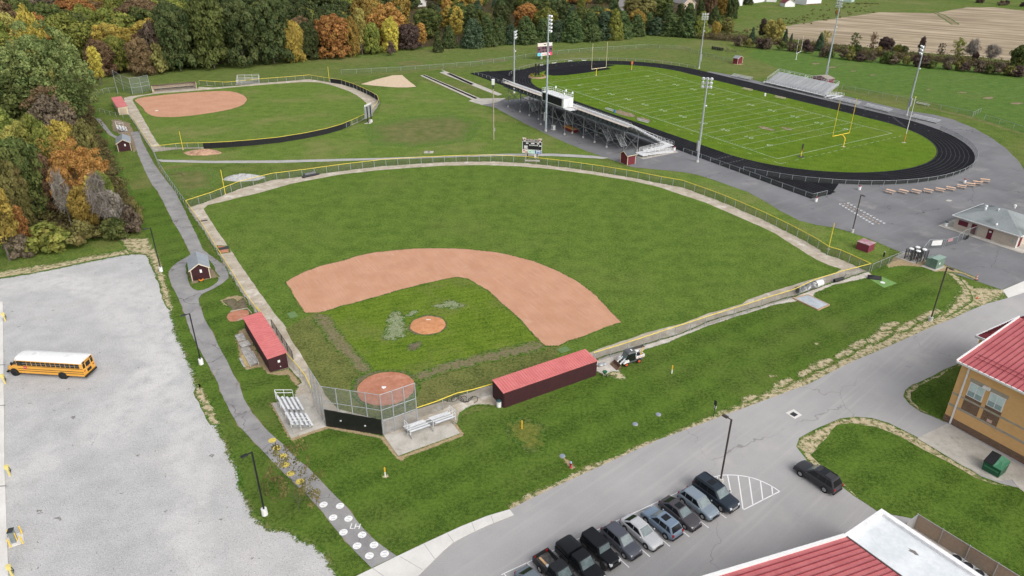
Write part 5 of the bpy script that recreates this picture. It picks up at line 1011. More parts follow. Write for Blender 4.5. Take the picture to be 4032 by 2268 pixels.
# ------------------------------------------------------------------ gates, turnstiles, signs by the entrance
def straight(label,pts,h,signs=(),name='entrance_gate',sp=2.5):
    t = fence(name,label,pts,h,sp,rail=m_galv); b0 = pts[0]; d = (pts[-1] - pts[0]).normalized(); n_ = Vector((d.y,-d.x,0))
    for f0,f1,z0,z1,m_ in signs:
        a,c = pts[0].lerp(pts[-1],f0) - b0 + n_ * .08,pts[0].lerp(pts[-1],f1) - b0 + n_ * .08; MB().hexa([a + Vector((0,0,z0)),c + Vector((0,0,z0)),c + n_ * .03 + Vector((0,0,z0)),a + n_ * .03 + Vector((0,0,z0)),a + Vector((0,0,z1)),c + Vector((0,0,z1)),c + n_ * .03 + Vector((0,0,z1)),a + n_ * .03 + Vector((0,0,z1))]).build('sign_board',m_,t)
    return t
t = straight('double entrance gate with a white banner sign before the concession building',L('G',620,828,870,815),1.9,((.2,.85,.7,1.75,m_white),))
straight('grey gate leaf with a small white sign leading to the concession building',L('G',905,798,1100,745),1.6,((.1,.5,1.0,1.6,mat('maroon_white_sign',(.40,.22,.24),.6)),))
straight('bent length of entrance fence ending at the concession wall',L('G',1100,745,1220,665,1410,605),2.0,((.42,.58,.1,.9,m_black),))
straight('short grey fence beside the turnstiles',L('G',535,930,620,828),1.8)
tp = L('G',300,1005,370,1018,415,985,460,990); TG = 'entrance turnstiles'
def turnstile():
    t = thing('turnstile','caged full height turnstile at the left of the entrance pad','turnstile',tp[0],.6,TG)
    for x,y in ((-.55,-.6),(.55,-.6),(-.55,.6),(.55,.6)): MB().beam((x,y,0),(x,y,2.2),.08,.08).build('post',m_dark,t)
    b = MB()
    for k in range(8):
        for s_ in range(3): a = s_ * 2.094; b.beam((0,0,.3 + k * .22),(.5 * math.cos(a),.5 * math.sin(a),.3 + k * .22),.03,.03)
    b.cyl((0,0,.1),(0,0,2.2),.06,.06,6); b.build('rotor',m_dark,t); b = MB()
    for k in range(7): b.beam((-.55,-.6 + k * .2,.1),(-.55,-.6 + k * .2,2.2),.03,.03); b.beam((.55,-.6 + k * .2,.1),(.55,-.6 + k * .2,2.2),.03,.03)
    b.build('cage_bars',m_dark,t); MB().cyl((0,0,2.2),(0,0,2.32),.46,.36,8).build('canopy',m_white,t); return t
t0 = turnstile(); ty = (c1 - c0).normalized(); tx = Vector((-ty.y,ty.x,0)); t0.rotation_euler = (0,0,math.atan2(ty.y,ty.x)); k0 = at('G',320,1000)
t0.location = k0
for (du,dv),lb in (((1.25,.1),'caged turnstile second from the left at the entrance'),((.25,1.6),'caged turnstile behind the left one at the entrance'),((1.5,1.7),'caged turnstile furthest back beside the gate post')): dup(t0,k0 + ty * du + tx * dv,t0.rotation_euler.z,lb)
sheet('turnstile_pad',L('G',100,960,250,880,330,890,540,930,600,1025,410,1072),.05,m_conc2,0,thick=.05)
sheet('verge',L('G',-40,1090,80,960,250,890,560,990,640,1020,700,1010,900,1090,1100,1170,1400,1290,1420,1330,1200,1230,900,1190,760,1200,560,1130,300,1100,150,1110,0,1140),Z * 1.6,m_straw2,.6,.15,.8)
t = thing('transformer_box','green electrical transformer cabinet on a concrete pad near the turnstiles','transformer'); pt = L('G',690,1135,755,1168,885,1110); ux_ = (pt[1] - pt[0]); ux2 = (pt[2] - pt[1]); t.location = pt[1]; b = MB(); w2 = ux2.length; dirv = ux2.normalized(); t.rotation_euler = (0,0,math.atan2(dirv.y,dirv.x)); m_tg = mat('transformer_green',(.135,.205,.165),.5,0,.08)
MB().box(0,0,.1,w2,1.2,1.85).build('cabinet',m_tg,t); MB().box(.1,1.2,.1,w2 * .75,2.0,1.6).build('front_hood',mat('hood_green',(.165,.245,.20),.5),t); MB().box(w2 * .3,-.03,.8,w2 * .45,0,1.15).build('warning_label',m_white,t); MB().box(-.02,-.06,1.85,w2 + .03,1.25,1.9).build('lid',mat('lid_green',(.24,.335,.28),.5),t)
sheet('transformer_pad',L('G',515,1108,750,1195,920,1125,690,1050),.05,m_conc2,0,thick=.05)
t = thing('utility_vault','pink topped maroon utility box beside the right field corner','utility box'); bx = L('F',1305,428,1395,460,1442,437); d1 = bx[0] - bx[1]; d2 = bx[2] - bx[1]; t.location = bx[1]; h_ = 1.5
b = MB(); b.hexa([Vector((0,0,0)),d2,d1 + d2,d1] + [v + Vector((0,0,h_)) for v in (Vector((0,0,0)),d2,d1 + d2,d1)]); b.build('box',mat('vault_maroon',(.20,.035,.055),.7),t)
cc = (d1 + d2) / 2; b = MB(); b.hexa([cc + (v - cc) * 1.05 + Vector((0,0,h_)) for v in (Vector((0,0,0)),d2,d1 + d2,d1)] + [cc + (v - cc) * 1.05 + Vector((0,0,h_ + .08)) for v in (Vector((0,0,0)),d2,d1 + d2,d1)]); b.build('lid',mat('vault_lid',(.52,.36,.39),.7,two=(.35,.16,.19),lo=.5,hi=.52,sc=.6),t)
t = thing('bollard','short black marker post beside the maroon utility box','marker post',at('F',1516,487)); MB().cyl((0,0,0),(0,0,.95),.16,.16,8).build('post',m_black,t); MB().cyl((0,0,.95),(0,0,1.0),.17,.14,8).build('cap',m_alud,t)
t = thing('traffic_marker','orange and white striped delineator at the asphalt edge','traffic marker',at('F',2215,665)); 
for k in range(5): MB().cyl((0,0,.08 + k * .2),(0,0,.28 + k * .2),.13 - k * .015,.12 - k * .015,10).build('stripe',mat('signal_orange',(.72,.13,.04),.5) if k % 2 == 0 else m_white,t)
MB().box(-.25,-.25,0,.25,.25,.08).build('base',m_black,t)
t = thing('traffic_marker','small orange cone stub in the dry grass by the road','traffic marker',at('F',2222,805)); MB().cyl((0,0,.04),(0,0,.42),.16,.05,10).build('cone',mat('signal_orange',(.72,.13,.04),.5),t); MB().box(-.2,-.2,0,.2,.2,.04).build('base',m_black,t)
# painted hornet trail of hoof like marks on the plaza
b = MB(); b2 = MB(); m_w2 = m_white
for k in range(12):
    f_ = k / 11
    for v0,v1,bb_ in (((1195,92),(1440,240),b),((1255,85),(1525,235),b),((1225,90),(1485,240),b2)):
        if k in (5,) and bb_ is b2: continue
        p_ = at('F',v0[0] + (v1[0] - v0[0]) * f_,v0[1] + (v1[1] - v0[1]) * f_,.03); ang = R(20 + (k * 53 % 40))
        for j in range(5): a0 = ang + j * .8; a1 = a0 + .8; c = lambda a,r: p_ + Vector((r * math.cos(a),r * math.sin(a) * .9,0)); (bb_.add([c(a0,.22),c(a1,.22),c(a1,.42),c(a0,.42)],[(0,1,2,3)]) if bb_ is b else (bb_.add([c(a0,.0),c(a0,.3),c(a1,.3)],[(0,1,2)])))
tag(b.build('plaza_markings',m_white),kind='structure'); tag(b2.build('plaza_markings',mat('tan_marking',(.52,.36,.24),.8)),kind='structure')
sheet('drain_cover',L('G',925,45,960,25,1040,35,1000,60),Z * 2,m_conc2,0)
# ------------------------------------------------------------------ school building (upper right) and annex roof (lower right)
m_brick = N('tan_brick'); n = m_brick
br = n.n('ShaderNodeTexBrick'); br.inputs['Color1'].default_value = (.66,.385,.155,1); br.inputs['Color2'].default_value = (.71,.425,.18,1); br.inputs['Mortar'].default_value = (.58,.40,.22,1); br.inputs['Scale'].default_value = 1; br.inputs['Brick Width'].default_value = .4; br.inputs['Row Height'].default_value = .12; br.inputs['Mortar Size'].default_value = .008
mp = n.n('ShaderNodeMapping'); n.t.links.new(n.n('ShaderNodeTexCoord').outputs['Object'],mp.inputs['Vector']); mp.inputs['Rotation'].default_value = (R(90),0,0); n.t.links.new(mp.outputs[0],br.inputs['Vector']); m_brick = n.out(n.mix(br.outputs['Color'],(.58,.35,.15),n.rng(n.noise(.7,3),.55,.8)),.9)
m_dbrick = N('brown_brick'); n = m_dbrick; br = n.n('ShaderNodeTexBrick')
for k_,v_ in (('Color1',(.115,.065,.042,1)),('Color2',(.19,.115,.075,1)),('Mortar',(.26,.19,.14,1)),('Scale',1),('Brick Width',.4),('Row Height',.13),('Mortar Size',.014)): br.inputs[k_].default_value = v_
mp = n.n('ShaderNodeMapping'); n.t.links.new(n.n('ShaderNodeTexCoord').outputs['Object'],mp.inputs['Vector']); mp.inputs['Rotation'].default_value = (R(90),0,0); n.t.links.new(mp.outputs[0],br.inputs['Vector']); m_dbrick = n.out(br.outputs['Color'],.9)
m_stone = mat('grey_stone_band',(.36,.32,.255),.9); m_sroof = mat('standing_seam_red',(.435,.115,.122),.55,0,.06,.5,spec=.2,two=(.49,.15,.155)); m_seam = mat('seam_dark_red',(.20,.025,.035),.5)
C0 = at('Z',232,895); C1 = at('Z',894,1258); wx = (C1 - C0).normalized(); wy = Vector((-wx.y,wx.x,0)); EH = hgt(C0,'Z',378,432)
t = thing('school_building','tan brick school building with red metal roof beside the dumpster','school',C0,math.atan2(wx.y,wx.x)); LW,LD = 46.0,24.0
q_ = lambda p: Vector(((p - C0).dot(wx),(p - C0).dot(wy),p.z))
MB().box(0,0,0,LW,LD,EH).build('walls',m_brick,t)
MB().box(-.04,-.05,0,LW,.0,.95).build('brick_plinth',m_dbrick,t)
for z0,z1 in ((2.45,2.75),(4.15,4.4)): MB().box(-.03,-.03,z0,LW,.0,z1).build('stone_band',m_stone,t)
def onwall(x,y): p = on_plane('Z',x,y,C0,wy); r = p - C0; return r.dot(wx),p.z
wins = [((428,690),(545,747),(462,588)),((590,770),(708,830),(622,668))]
for k,(bl_,br_,tl_) in enumerate(wins):
    x0,z0 = onwall(*bl_); x1,_ = onwall(*br_); _,z1 = onwall(*tl_)
    wf = MB().box(x0 - .05,-.09,z0 - .06,x1 + .05,.0,z1 + .05).build('window',m_white,t); mx = (x0 + x1) / 2; mz = z0 + (z1 - z0) * .42
    for a_,c_ in ((x0 + .06,mx - .05),(mx + .05,x1 - .06)):
        MB().box(a_,-.105,mz + .05,c_,-.088,z1 - .04).build('blind_pane',mat('blind_behind_glass',(.56,.67,.68),.15,spec=.6),wf); MB().box(a_,-.105,z0 + .04,c_,-.088,mz - .04).build('pane',mat('window_glass',(.30,.39,.41),.08,spec=.7),wf)
    MB().box(x0 - .1,-.02,.0 + 2.75,x1 + .1,.0 - .004 if 0 else -.001,z0 - .08).build('brick_panel',m_dbrick,t)
    MB().box(x0 - .2,-.03,z1 + .06,x1 + .2,0,z1 + .55).build('stone_lintel',m_stone,t)
x0,z0 = onwall(590,900); x1,_ = onwall(632,915); MB().box(x0,-.05,z0 - .1,x1,-.02,z0 + .3).build('wall_sign',mat('sign_pinkish',(.58,.40,.33),.7),t)
x0,z0 = onwall(598,635); MB().box(x0 - .4,-.45,z0 - .12,x0 + .4,.0,z0 + .16).build('wall_light',m_white,t)
MB().box(.85,-.17,.1,1.03,-.04,EH - .1).build('downpipe',m_white,t)
MB().box(-.5,-.55,EH - .02,LW,-.30,EH + .22).build('gutter',m_white,t)
# roof pitch from the sight line of the rake's far end
tip = Vector((0,0,0)); best = 1e9
for zi in range(60):
    for yi in range(30):
        zz = EH + zi * .12; yy = 3 + yi * .8; P3 = C0 + wx * -.45 + wy * yy; u,v,_ = proj((P3.x,P3.y,zz)); e_ = abs(u - (3600 + 865 * .483221)) + abs(v - (1220 + 60 * .483221))
        if e_ < best: best = e_; tip = (yy,zz)
sl_ = (tip[1] - EH - .2) / (tip[0] + .5); RY = max(tip[0],11.0); RZ = EH + .2 + sl_ * (RY + .5)
ribbed(t,'roof',m_sroof,m_seam,(-.45,-.5,EH + .2),(LW,-.5,EH + .2),(LW,RY,RZ),(-.45,RY,RZ),.62,.14,.06,.07)
b = MB(); b.beam((-.5,-.55,EH + .22),(-.5,RY,RZ + .03),.16,.26); b.build('rake_trim',m_white,t)
b = MB(); b.add([(-.02,0,EH),(-.02,RY,EH),(-.02,RY,RZ - .16),(-.0,0,EH + .1)],[(0,1,2,3),(3,2,1,0)]) if 0 else b.hexa([(.0,.02,EH),(.2,.02,EH),(.2,RY,EH),(.0,RY,EH),(.0,.02,EH + .06),(.2,.02,EH + .06),(.2,RY,RZ - .18),(.0,RY,RZ - .18)]); b.build('gable_wall',m_brick,t)
b = MB()
for y_ in (1.4,2.1): z_ = EH + .2 + sl_ * (y_ + .5) + .14; b.beam((.5,y_,z_),(LW,y_,z_),.05,.05)
b.build('snow_guard',m_seam,t)
W0 = at('Z',500,300); r_ = q_(W0)
def wingpt(x,y,z): p = at('Z',x,y,z); return q_(p)
a1,a2,a3 = wingpt(500,215,6.2),wingpt(585,250,6.2),wingpt(800,82,6.2)
b = MB(); dn = Vector((0,0,6.2)); e_ = (a3 - a1); b.add([a1,a2,a2 + e_ * 1.2,a1 + e_ * 1.2,(a1 + a2) / 2 + Vector((0,0,0)) + (a2 - a1) * .6 + e_ * .12 + Vector((0,0,1.2)),(a1 + a2) / 2 + (a2 - a1) * .6 + e_ * 1.2 + Vector((0,0,1.2))],[(0,1,4),(0,4,5,3),(1,2,5,4)]); wo = b.build('wing_roof',mat('wing_roof_red',(.23,.03,.045),.5),t)
b = MB(); b.beam(a1,a2,.2,.3); b.beam(a1,a1 + e_ * 1.2,.2,.3)
b.build('wing_fascia',m_white,wo); b = MB(); k_ = 16
for i in range(1,k_): p_ = a1 + e_ * (1.2 * i / k_) + Vector((0,0,.03)); t_ = (a1 + a2) / 2 + (a2 - a1) * .6 + e_ * (1.2 * i / k_) + Vector((0,0,1.23)); b.beam(p_,t_,.07,.08)
b.build('wing_seam',m_seam,wo)
b = MB(); i_ = (a2 - a1).normalized() * .4 + e_.normalized() * .4; b.add([a1 + i_,a2 + i_ * .5,a2 + e_ + i_,a1 + e_ + i_,*(Vector((p.x,p.y,0)) for p in (a1 + i_,a2 + i_ * .5,a2 + e_ + i_,a1 + e_ + i_))],[(0,1,5,4),(1,2,6,5),(2,3,7,6),(3,0,4,7)]); b.build('wing_wall',m_brick,t)
# annex
AH = 5.2; K_ = lambda x,y,z=AH: at('K',x,y,z)
p0 = K_(1505,952); pl_a = K_(1070,1200); pr_a = K_(2250,1449); vx = (pr_a - p0); vx.z = 0; vx.normalize(); vy = (pl_a - p0); vy.z = 0; vy -= vx * vy.dot(vx); vy.normalize()
t = thing('school_annex','school annex with white flat roof and red metal roof at the bottom edge','school',(p0.x,p0.y,0),math.atan2(vx.y,vx.x)); q_ = lambda p: Vector(((p - Vector((p0.x,p0.y,0))).dot(vx),(p - Vector((p0.x,p0.y,0))).dot(Vector((-vx.y,vx.x,0))),p.z))
sgn = 1 if vy.dot(Vector((-vx.y,vx.x,0))) > 0 else -1; LX = 30.0
e0 = q_(K_(1230,1158)); e1 = q_(K_(1590,1452)); fl_ = q_(K_(290,1440))
yw = sgn * 26
b = MB(); y0,y1 = sorted((0,yw)); b.box(0,y0,0,LX,y1,AH - .35); b.build('walls',m_brick,t)
m_memb = mat('roof_membrane',(.60,.64,.66),.7,0,.05,.35,two=(.72,.745,.755)); ym = e0.y
b = MB(); yy0,yy1 = sorted((sgn * .02,ym)); b.box(.02,yy0,AH - .36,LX,yy1,AH - .28); b.build('flat_roof',m_memb,t)
b = MB(); b.box(-.15,min(-.15 * sgn,.35 * sgn),AH - .4,LX,max(-.15 * sgn,.35 * sgn),AH + .02); ya,yb_ = sorted((.35 * sgn,ym)); b.box(-.15,ya,AH - .4,.35,yb_,AH + .02); b.build('parapet',mat('parapet_white',(.78,.78,.78),.5),t)
for x_,y_,s_ in ((4.5,.35,.5),(8.2,.5,.8),(12,.3,.35)):
    b = MB(); yy = ym * y_; pts = [(x_ + s_ * math.cos(k * .7) * (1 + .5 * math.sin(k * 2.3)),yy + .4 * s_ * math.sin(k * .7) * (1 + .4 * math.cos(k * 3.1))) for k in range(9)]; b.prism(pts,AH - .279,AH - .272); b.build('roof_stain',mat('roof_stain_grey',(.20,.18,.17),.9),t)
for x_,y_ in ((10.0,.62),(13.5,.3)): b = MB(); b.cyl((x_,ym * y_,AH - .28),(x_,ym * y_,AH + .15),.12,.12,8); b.build('roof_vent',m_alud,t)
rk = on_plane('K',290,1440,K_(1230,1158),vx); fz = .1 + (rk.z - AH - .1) * 26 / abs(q_(rk).y - e0.y); print('annex rise',fz,rk); ribbed(t,'red_roof',m_sroof,m_seam,(e0.x,e0.y,AH + .1),(e0.x + 30,e0.y,AH + .1),(e0.x + 30,e0.y + sgn * 26,AH + fz),(e0.x,e0.y + sgn * 26,AH + fz),.52,.14,.06,.07)
b = MB(); b.beam((e0.x - .12,e0.y,AH + .1),(e0.x - .12,e0.y + sgn * 26,AH + fz),.32,.34); b.build('rake_trim',m_white,t); b = MB(); b.beam((e0.x,e0.y - sgn * .06,AH + .05),(LX,e0.y - sgn * .06,AH + .05),.1,.3); b.build('flashing',mat('flashing_grey',(.12,.125,.13),.5),t)
fp = L('K',1655,1042,1735,985); t = thing('privacy_fence','tan slatted privacy fence round the condensers behind the annex','fence',fp[0]); fq = [fp[0],at('K',1745,1095),at('K',2600,1640)]
fp = L('K',1740,1085,2560,1600); fd = (fp[1] - fp[0]).normalized(); fn_ = Vector((-fd.y,fd.x,0)); t.location = fp[0]; FLN = 22.0
m_slat = mat('tan_slats',(.33,.27,.215),.8,0,.12,4)
MB().hexa([Vector((0,0,.05)),fd * FLN + Vector((0,0,.05)),fd * FLN + fn_ * .05 + Vector((0,0,.05)),fn_ * .05 + Vector((0,0,.05)),Vector((0,0,1.95)),fd * FLN + Vector((0,0,1.95)),fd * FLN + fn_ * .05 + Vector((0,0,1.95)),fn_ * .05 + Vector((0,0,1.95))]).build('slat_panel',m_slat,t)
side = -fn_ if fn_.dot(vy) < 0 else fn_; sd = vy; MB().hexa([Vector((0,0,.05)),sd * 2.1 + Vector((0,0,.05)),sd * 2.1 + fd * .05 + Vector((0,0,.05)),fd * .05 + Vector((0,0,.05)),Vector((0,0,1.95)),sd * 2.1 + Vector((0,0,1.95)),sd * 2.1 + fd * .05 + Vector((0,0,1.95)),fd * .05 + Vector((0,0,1.95))]).build('gate_panel',m_alud,t)
for k in range(9): p_ = fd * (k * 2.6); MB().cyl(p_ + sd * .08,p_ + sd * .08 + Vector((0,0,2.1)),.05,.05,6).build('post',m_galv,t)
MB().beam(sd * .08 + Vector((0,0,2.0)),fd * FLN + sd * .08 + Vector((0,0,2.0)),.05,.05).build('top_rail',m_galv,t)
sheet('condenser_gravel',[fp[0] + sd * .1,fp[0] + fd * 22 + sd * .1,fp[0] + fd * 22 + sd * 3,fp[0] + sd * 3],Z * 3,m_grit,.01)
CG = 'rooftop style condensers along the annex'
cpos = [at('K',2070,1312,1.1),at('K',2155,1368,1.1),at('K',2240,1425,1.1),at('K',2330,1482,1.1)]
t = thing('air_conditioner','grey air conditioner with black fan grille nearest the annex corner','air conditioner',(cpos[0].x,cpos[0].y,0),math.atan2(fd.y,fd.x),CG); MB().box(-.5,-.5,.08,.5,.5,1.05).build('casing',m_alud,t); MB().cyl((0,0,1.05),(0,0,1.10),.44,.44,16).build('fan_grille',m_black,t); MB().cyl((0,0,1.10),(0,0,1.14),.12,.12,8).build('hub',m_dark,t); MB().box(-.6,-.6,0,.6,.6,.08).build('pad',m_conc3,t)
dup(t,(cpos[1].x,cpos[1].y,0),t.rotation_euler.z,'grey air conditioner in the middle of the visible row behind the annex'); dup(t,(cpos[2].x,cpos[2].y,0),t.rotation_euler.z,'grey air conditioner lowest in the picture at the bottom edge')
# dumpster
dc = L('Z',545,1300,680,1375,760,1310); ux = (dc[1] - dc[0]); wd = ux.length; ux.normalize(); t = thing('dumpster','green steel dumpster with black lid on the school apron','dumpster',dc[0],math.atan2(ux.y,ux.x)); m_dg = mat('dumpster_green',(.012,.095,.045),.45,0,.12); m_dg2 = mat('dumpster_top_green',(.05,.19,.10),.5,0,.12)
dd = 1.75; b = MB(); b.hexa([(0,0,.1),(wd,0,.1),(wd,dd,.1),(0,dd,.1),(-.06,-.02,1.25),(wd + .06,-.02,1.25),(wd + .06,dd,1.65),(-.06,dd,1.65)]); b.build('bin_body',m_dg,t)
b = MB(); b.add([(-.1,-.08,1.25),(wd * .5,-.08,1.27),(wd * .5,dd * .9,2.0),(-.1,dd * .9,1.95),(-.1,-.08,1.31),(wd * .5,-.08,1.33),(wd * .5,dd * .9,2.06),(-.1,dd * .9,2.01)],[(3,2,1,0),(4,5,6,7),(0,1,5,4),(1,2,6,5),(2,3,7,6),(3,0,4,7)]); b.build('lid',m_black,t)
b = MB(); b.add([(wd * .52,-.08,1.27),(wd + .08,-.08,1.25),(wd + .08,dd + .04,1.72),(wd * .52,dd * .95,2.02),(wd * .52,-.08,1.2),(wd + .08,-.08,1.18),(wd + .08,dd + .04,1.6),(wd * .52,dd * .95,1.9)],[(0,1,2,3),(7,6,5,4),(0,4,5,1),(1,5,6,2),(2,6,7,3),(3,7,4,0)]); b.build('lid',m_dg2,t)
b = MB(); b.box(.15,-.12,.7,wd - .15,-.02,.86); b.build('lift_pocket',m_dg2,t)
# ================================================================== VEHICLES
m_tyre = mat('tyre_rubber',(.016,.016,.017),.8,0,.2,4); m_rim = mat('alloy_rim',(.45,.46,.47),.35,.7,.1,4); m_trim = mat('dark_trim',(.02,.02,.022),.5,0,.2,3)
m_glass = mat('car_glass',(.014,.016,.018),.08,0,.2,.6,spec=.3); m_wsglass = mat('windscreen_glass',(.13,.17,.175),.05,0,.3,.8,spec=.8); m_head = mat('headlamp_lens',(.62,.64,.65),.12,0,.1,3,spec=.7); m_tail = mat('tail_lamp_red',(.30,.012,.015),.25,0,.1,3)
m_chrome = mat('bright_chrome',(.55,.56,.57),.2,.8,.05,3)
_wm = {}
def wheel_mesh(r,w_,rim_m):
    k = (r,w_,rim_m.name)
    if k not in _wm:
        a = MB(); prof = [(r * .62,-w_ / 2),(r * .93,-w_ / 2),(r,-w_ * .36),(r,w_ * .36),(r * .93,w_ / 2),(r * .62,w_ / 2)]
        n = 18; vs = [Vector((q * math.cos(2 * math.pi * i / n),y,q * math.sin(2 * math.pi * i / n))) for q,y in prof for i in range(n)]
        a.add(vs,[(j * n + i,(j + 1) * n + i,(j + 1) * n + (i + 1) % n,j * n + (i + 1) % n) for j in range(len(prof) - 1) for i in range(n)],0,True)
        b = MB(); b.cyl((0,-w_ * .40,0),(0,w_ * .40,0),r * .64,r * .64,18)
        for i in range(5): t = 2 * math.pi * i / 5; b.beam((0,w_ * .42,0),(r * .6 * math.cos(t),w_ * .42,r * .6 * math.sin(t)),.07,.05); b.beam((0,-w_ * .42,0),(r * .6 * math.cos(t),-w_ * .42,r * .6 * math.sin(t)),.07,.05)
        _wm[k] = (a.mesh('wheel',m_tyre),b.mesh('rim',rim_m))
    return _wm[k]
def add_wheels(t,xs,hw,r,w_,rim_m):
    a,b = wheel_mesh(r,w_,rim_m)
    for x in xs:
        for s_ in (-1,1):
            o = bpy.data.objects.new('wheel',a); COL.objects.link(o); o.parent = t; o.location = (x,s_ * (hw - w_ / 2 + .02),r)
            q = bpy.data.objects.new('rim',b); COL.objects.link(q); q.parent = o
def loft(b,rings,mi=0,sm=True):
    n = len(rings[0]); vs = [p for r in rings for p in r]
    b.add(vs,[(j * n + i,j * n + i + 1,(j + 1) * n + i + 1,(j + 1) * n + i) for j in range(len(rings) - 1) for i in range(n - 1)],mi,sm)
    b.add(rings[0][::-1],[tuple(range(n))],mi); b.add(rings[-1],[tuple(range(n))],mi)
def section(x,w_,zb,zt,crown=.03):
    h = [(.0,zb),(.86 * w_,zb),(.985 * w_,zb + .10),(w_,zb + (zt - zb) * .45),(.985 * w_,zb + (zt - zb) * .78),(.94 * w_,zt - .045),(.84 * w_,zt),(.42 * w_,zt + crown * .8),(0,zt + crown)]
    return [Vector((x,-y,z)) for y,z in h] + [Vector((x,y,z)) for y,z in h[-2:0:-1]] + [Vector((x,0,zb))]
KIND = dict(   # length, half width, tops along the body (x from rear 0..1, z), cabin: rear base, rear top, front top, front base, roof z, belt z, wheel x, wheel r, pillars
    sedan=(4.75,.91,[(0,.72,.80),(.02,.92,.92),(.12,.97,1),(.25,.97,1),(.62,.93,1),(.72,.93,1),(.90,.80,.97),(.97,.68,.88),(1,.55,.78)],(.08,.26,.53,.71),1.45,.93,(.19,.81),.33,(.40,)),
    crossover=(4.5,.93,[(0,.85,.82),(.02,1.02,.93),(.10,1.06,1),(.60,1.02,1),(.72,1.03,1),(.90,.93,.97),(.97,.80,.90),(1,.62,.80)],(.02,.13,.55,.73),1.66,1.04,(.19,.80),.36,(.22,.43)),
    suv=(5.2,1.02,[(0,.95,.88),(.015,1.15,.96),(.10,1.18,1),(.62,1.17,1),(.72,1.20,1),(.93,1.12,.98),(.985,1.0,.93),(1,.72,.86)],(.005,.045,.58,.72),1.90,1.16,(.21,.80),.40,(.20,.40)),
    wagon=(5.15,.98,[(0,.95,.88),(.015,1.08,.95),(.10,1.10,1),(.60,1.08,1),(.70,1.10,1),(.92,1.02,.97),(.98,.90,.92),(1,.70,.84)],(.01,.10,.55,.71),1.80,1.08,(.20,.80),.39,(.22,.41)),
    pickup=(5.6,.98,[(0,.98,.93),(.01,1.08,.98),(.36,1.08,1),(.62,1.08,1),(.72,1.14,1),(.93,1.08,.98),(.985,.95,.93),(1,.72,.86)],(.37,.40,.60,.72),1.83,1.10,(.21,.81),.40,(.50,)),
    jeep=(4.4,.90,[(0,1.08,.96),(.01,1.12,1),(.60,1.12,1),(.66,1.12,.92),(.95,1.08,.80),(.985,1.02,.78),(1,.78,.74)],(.0,.02,.58,.64),1.84,1.12,(.17,.83),.42,(.21,.41)))
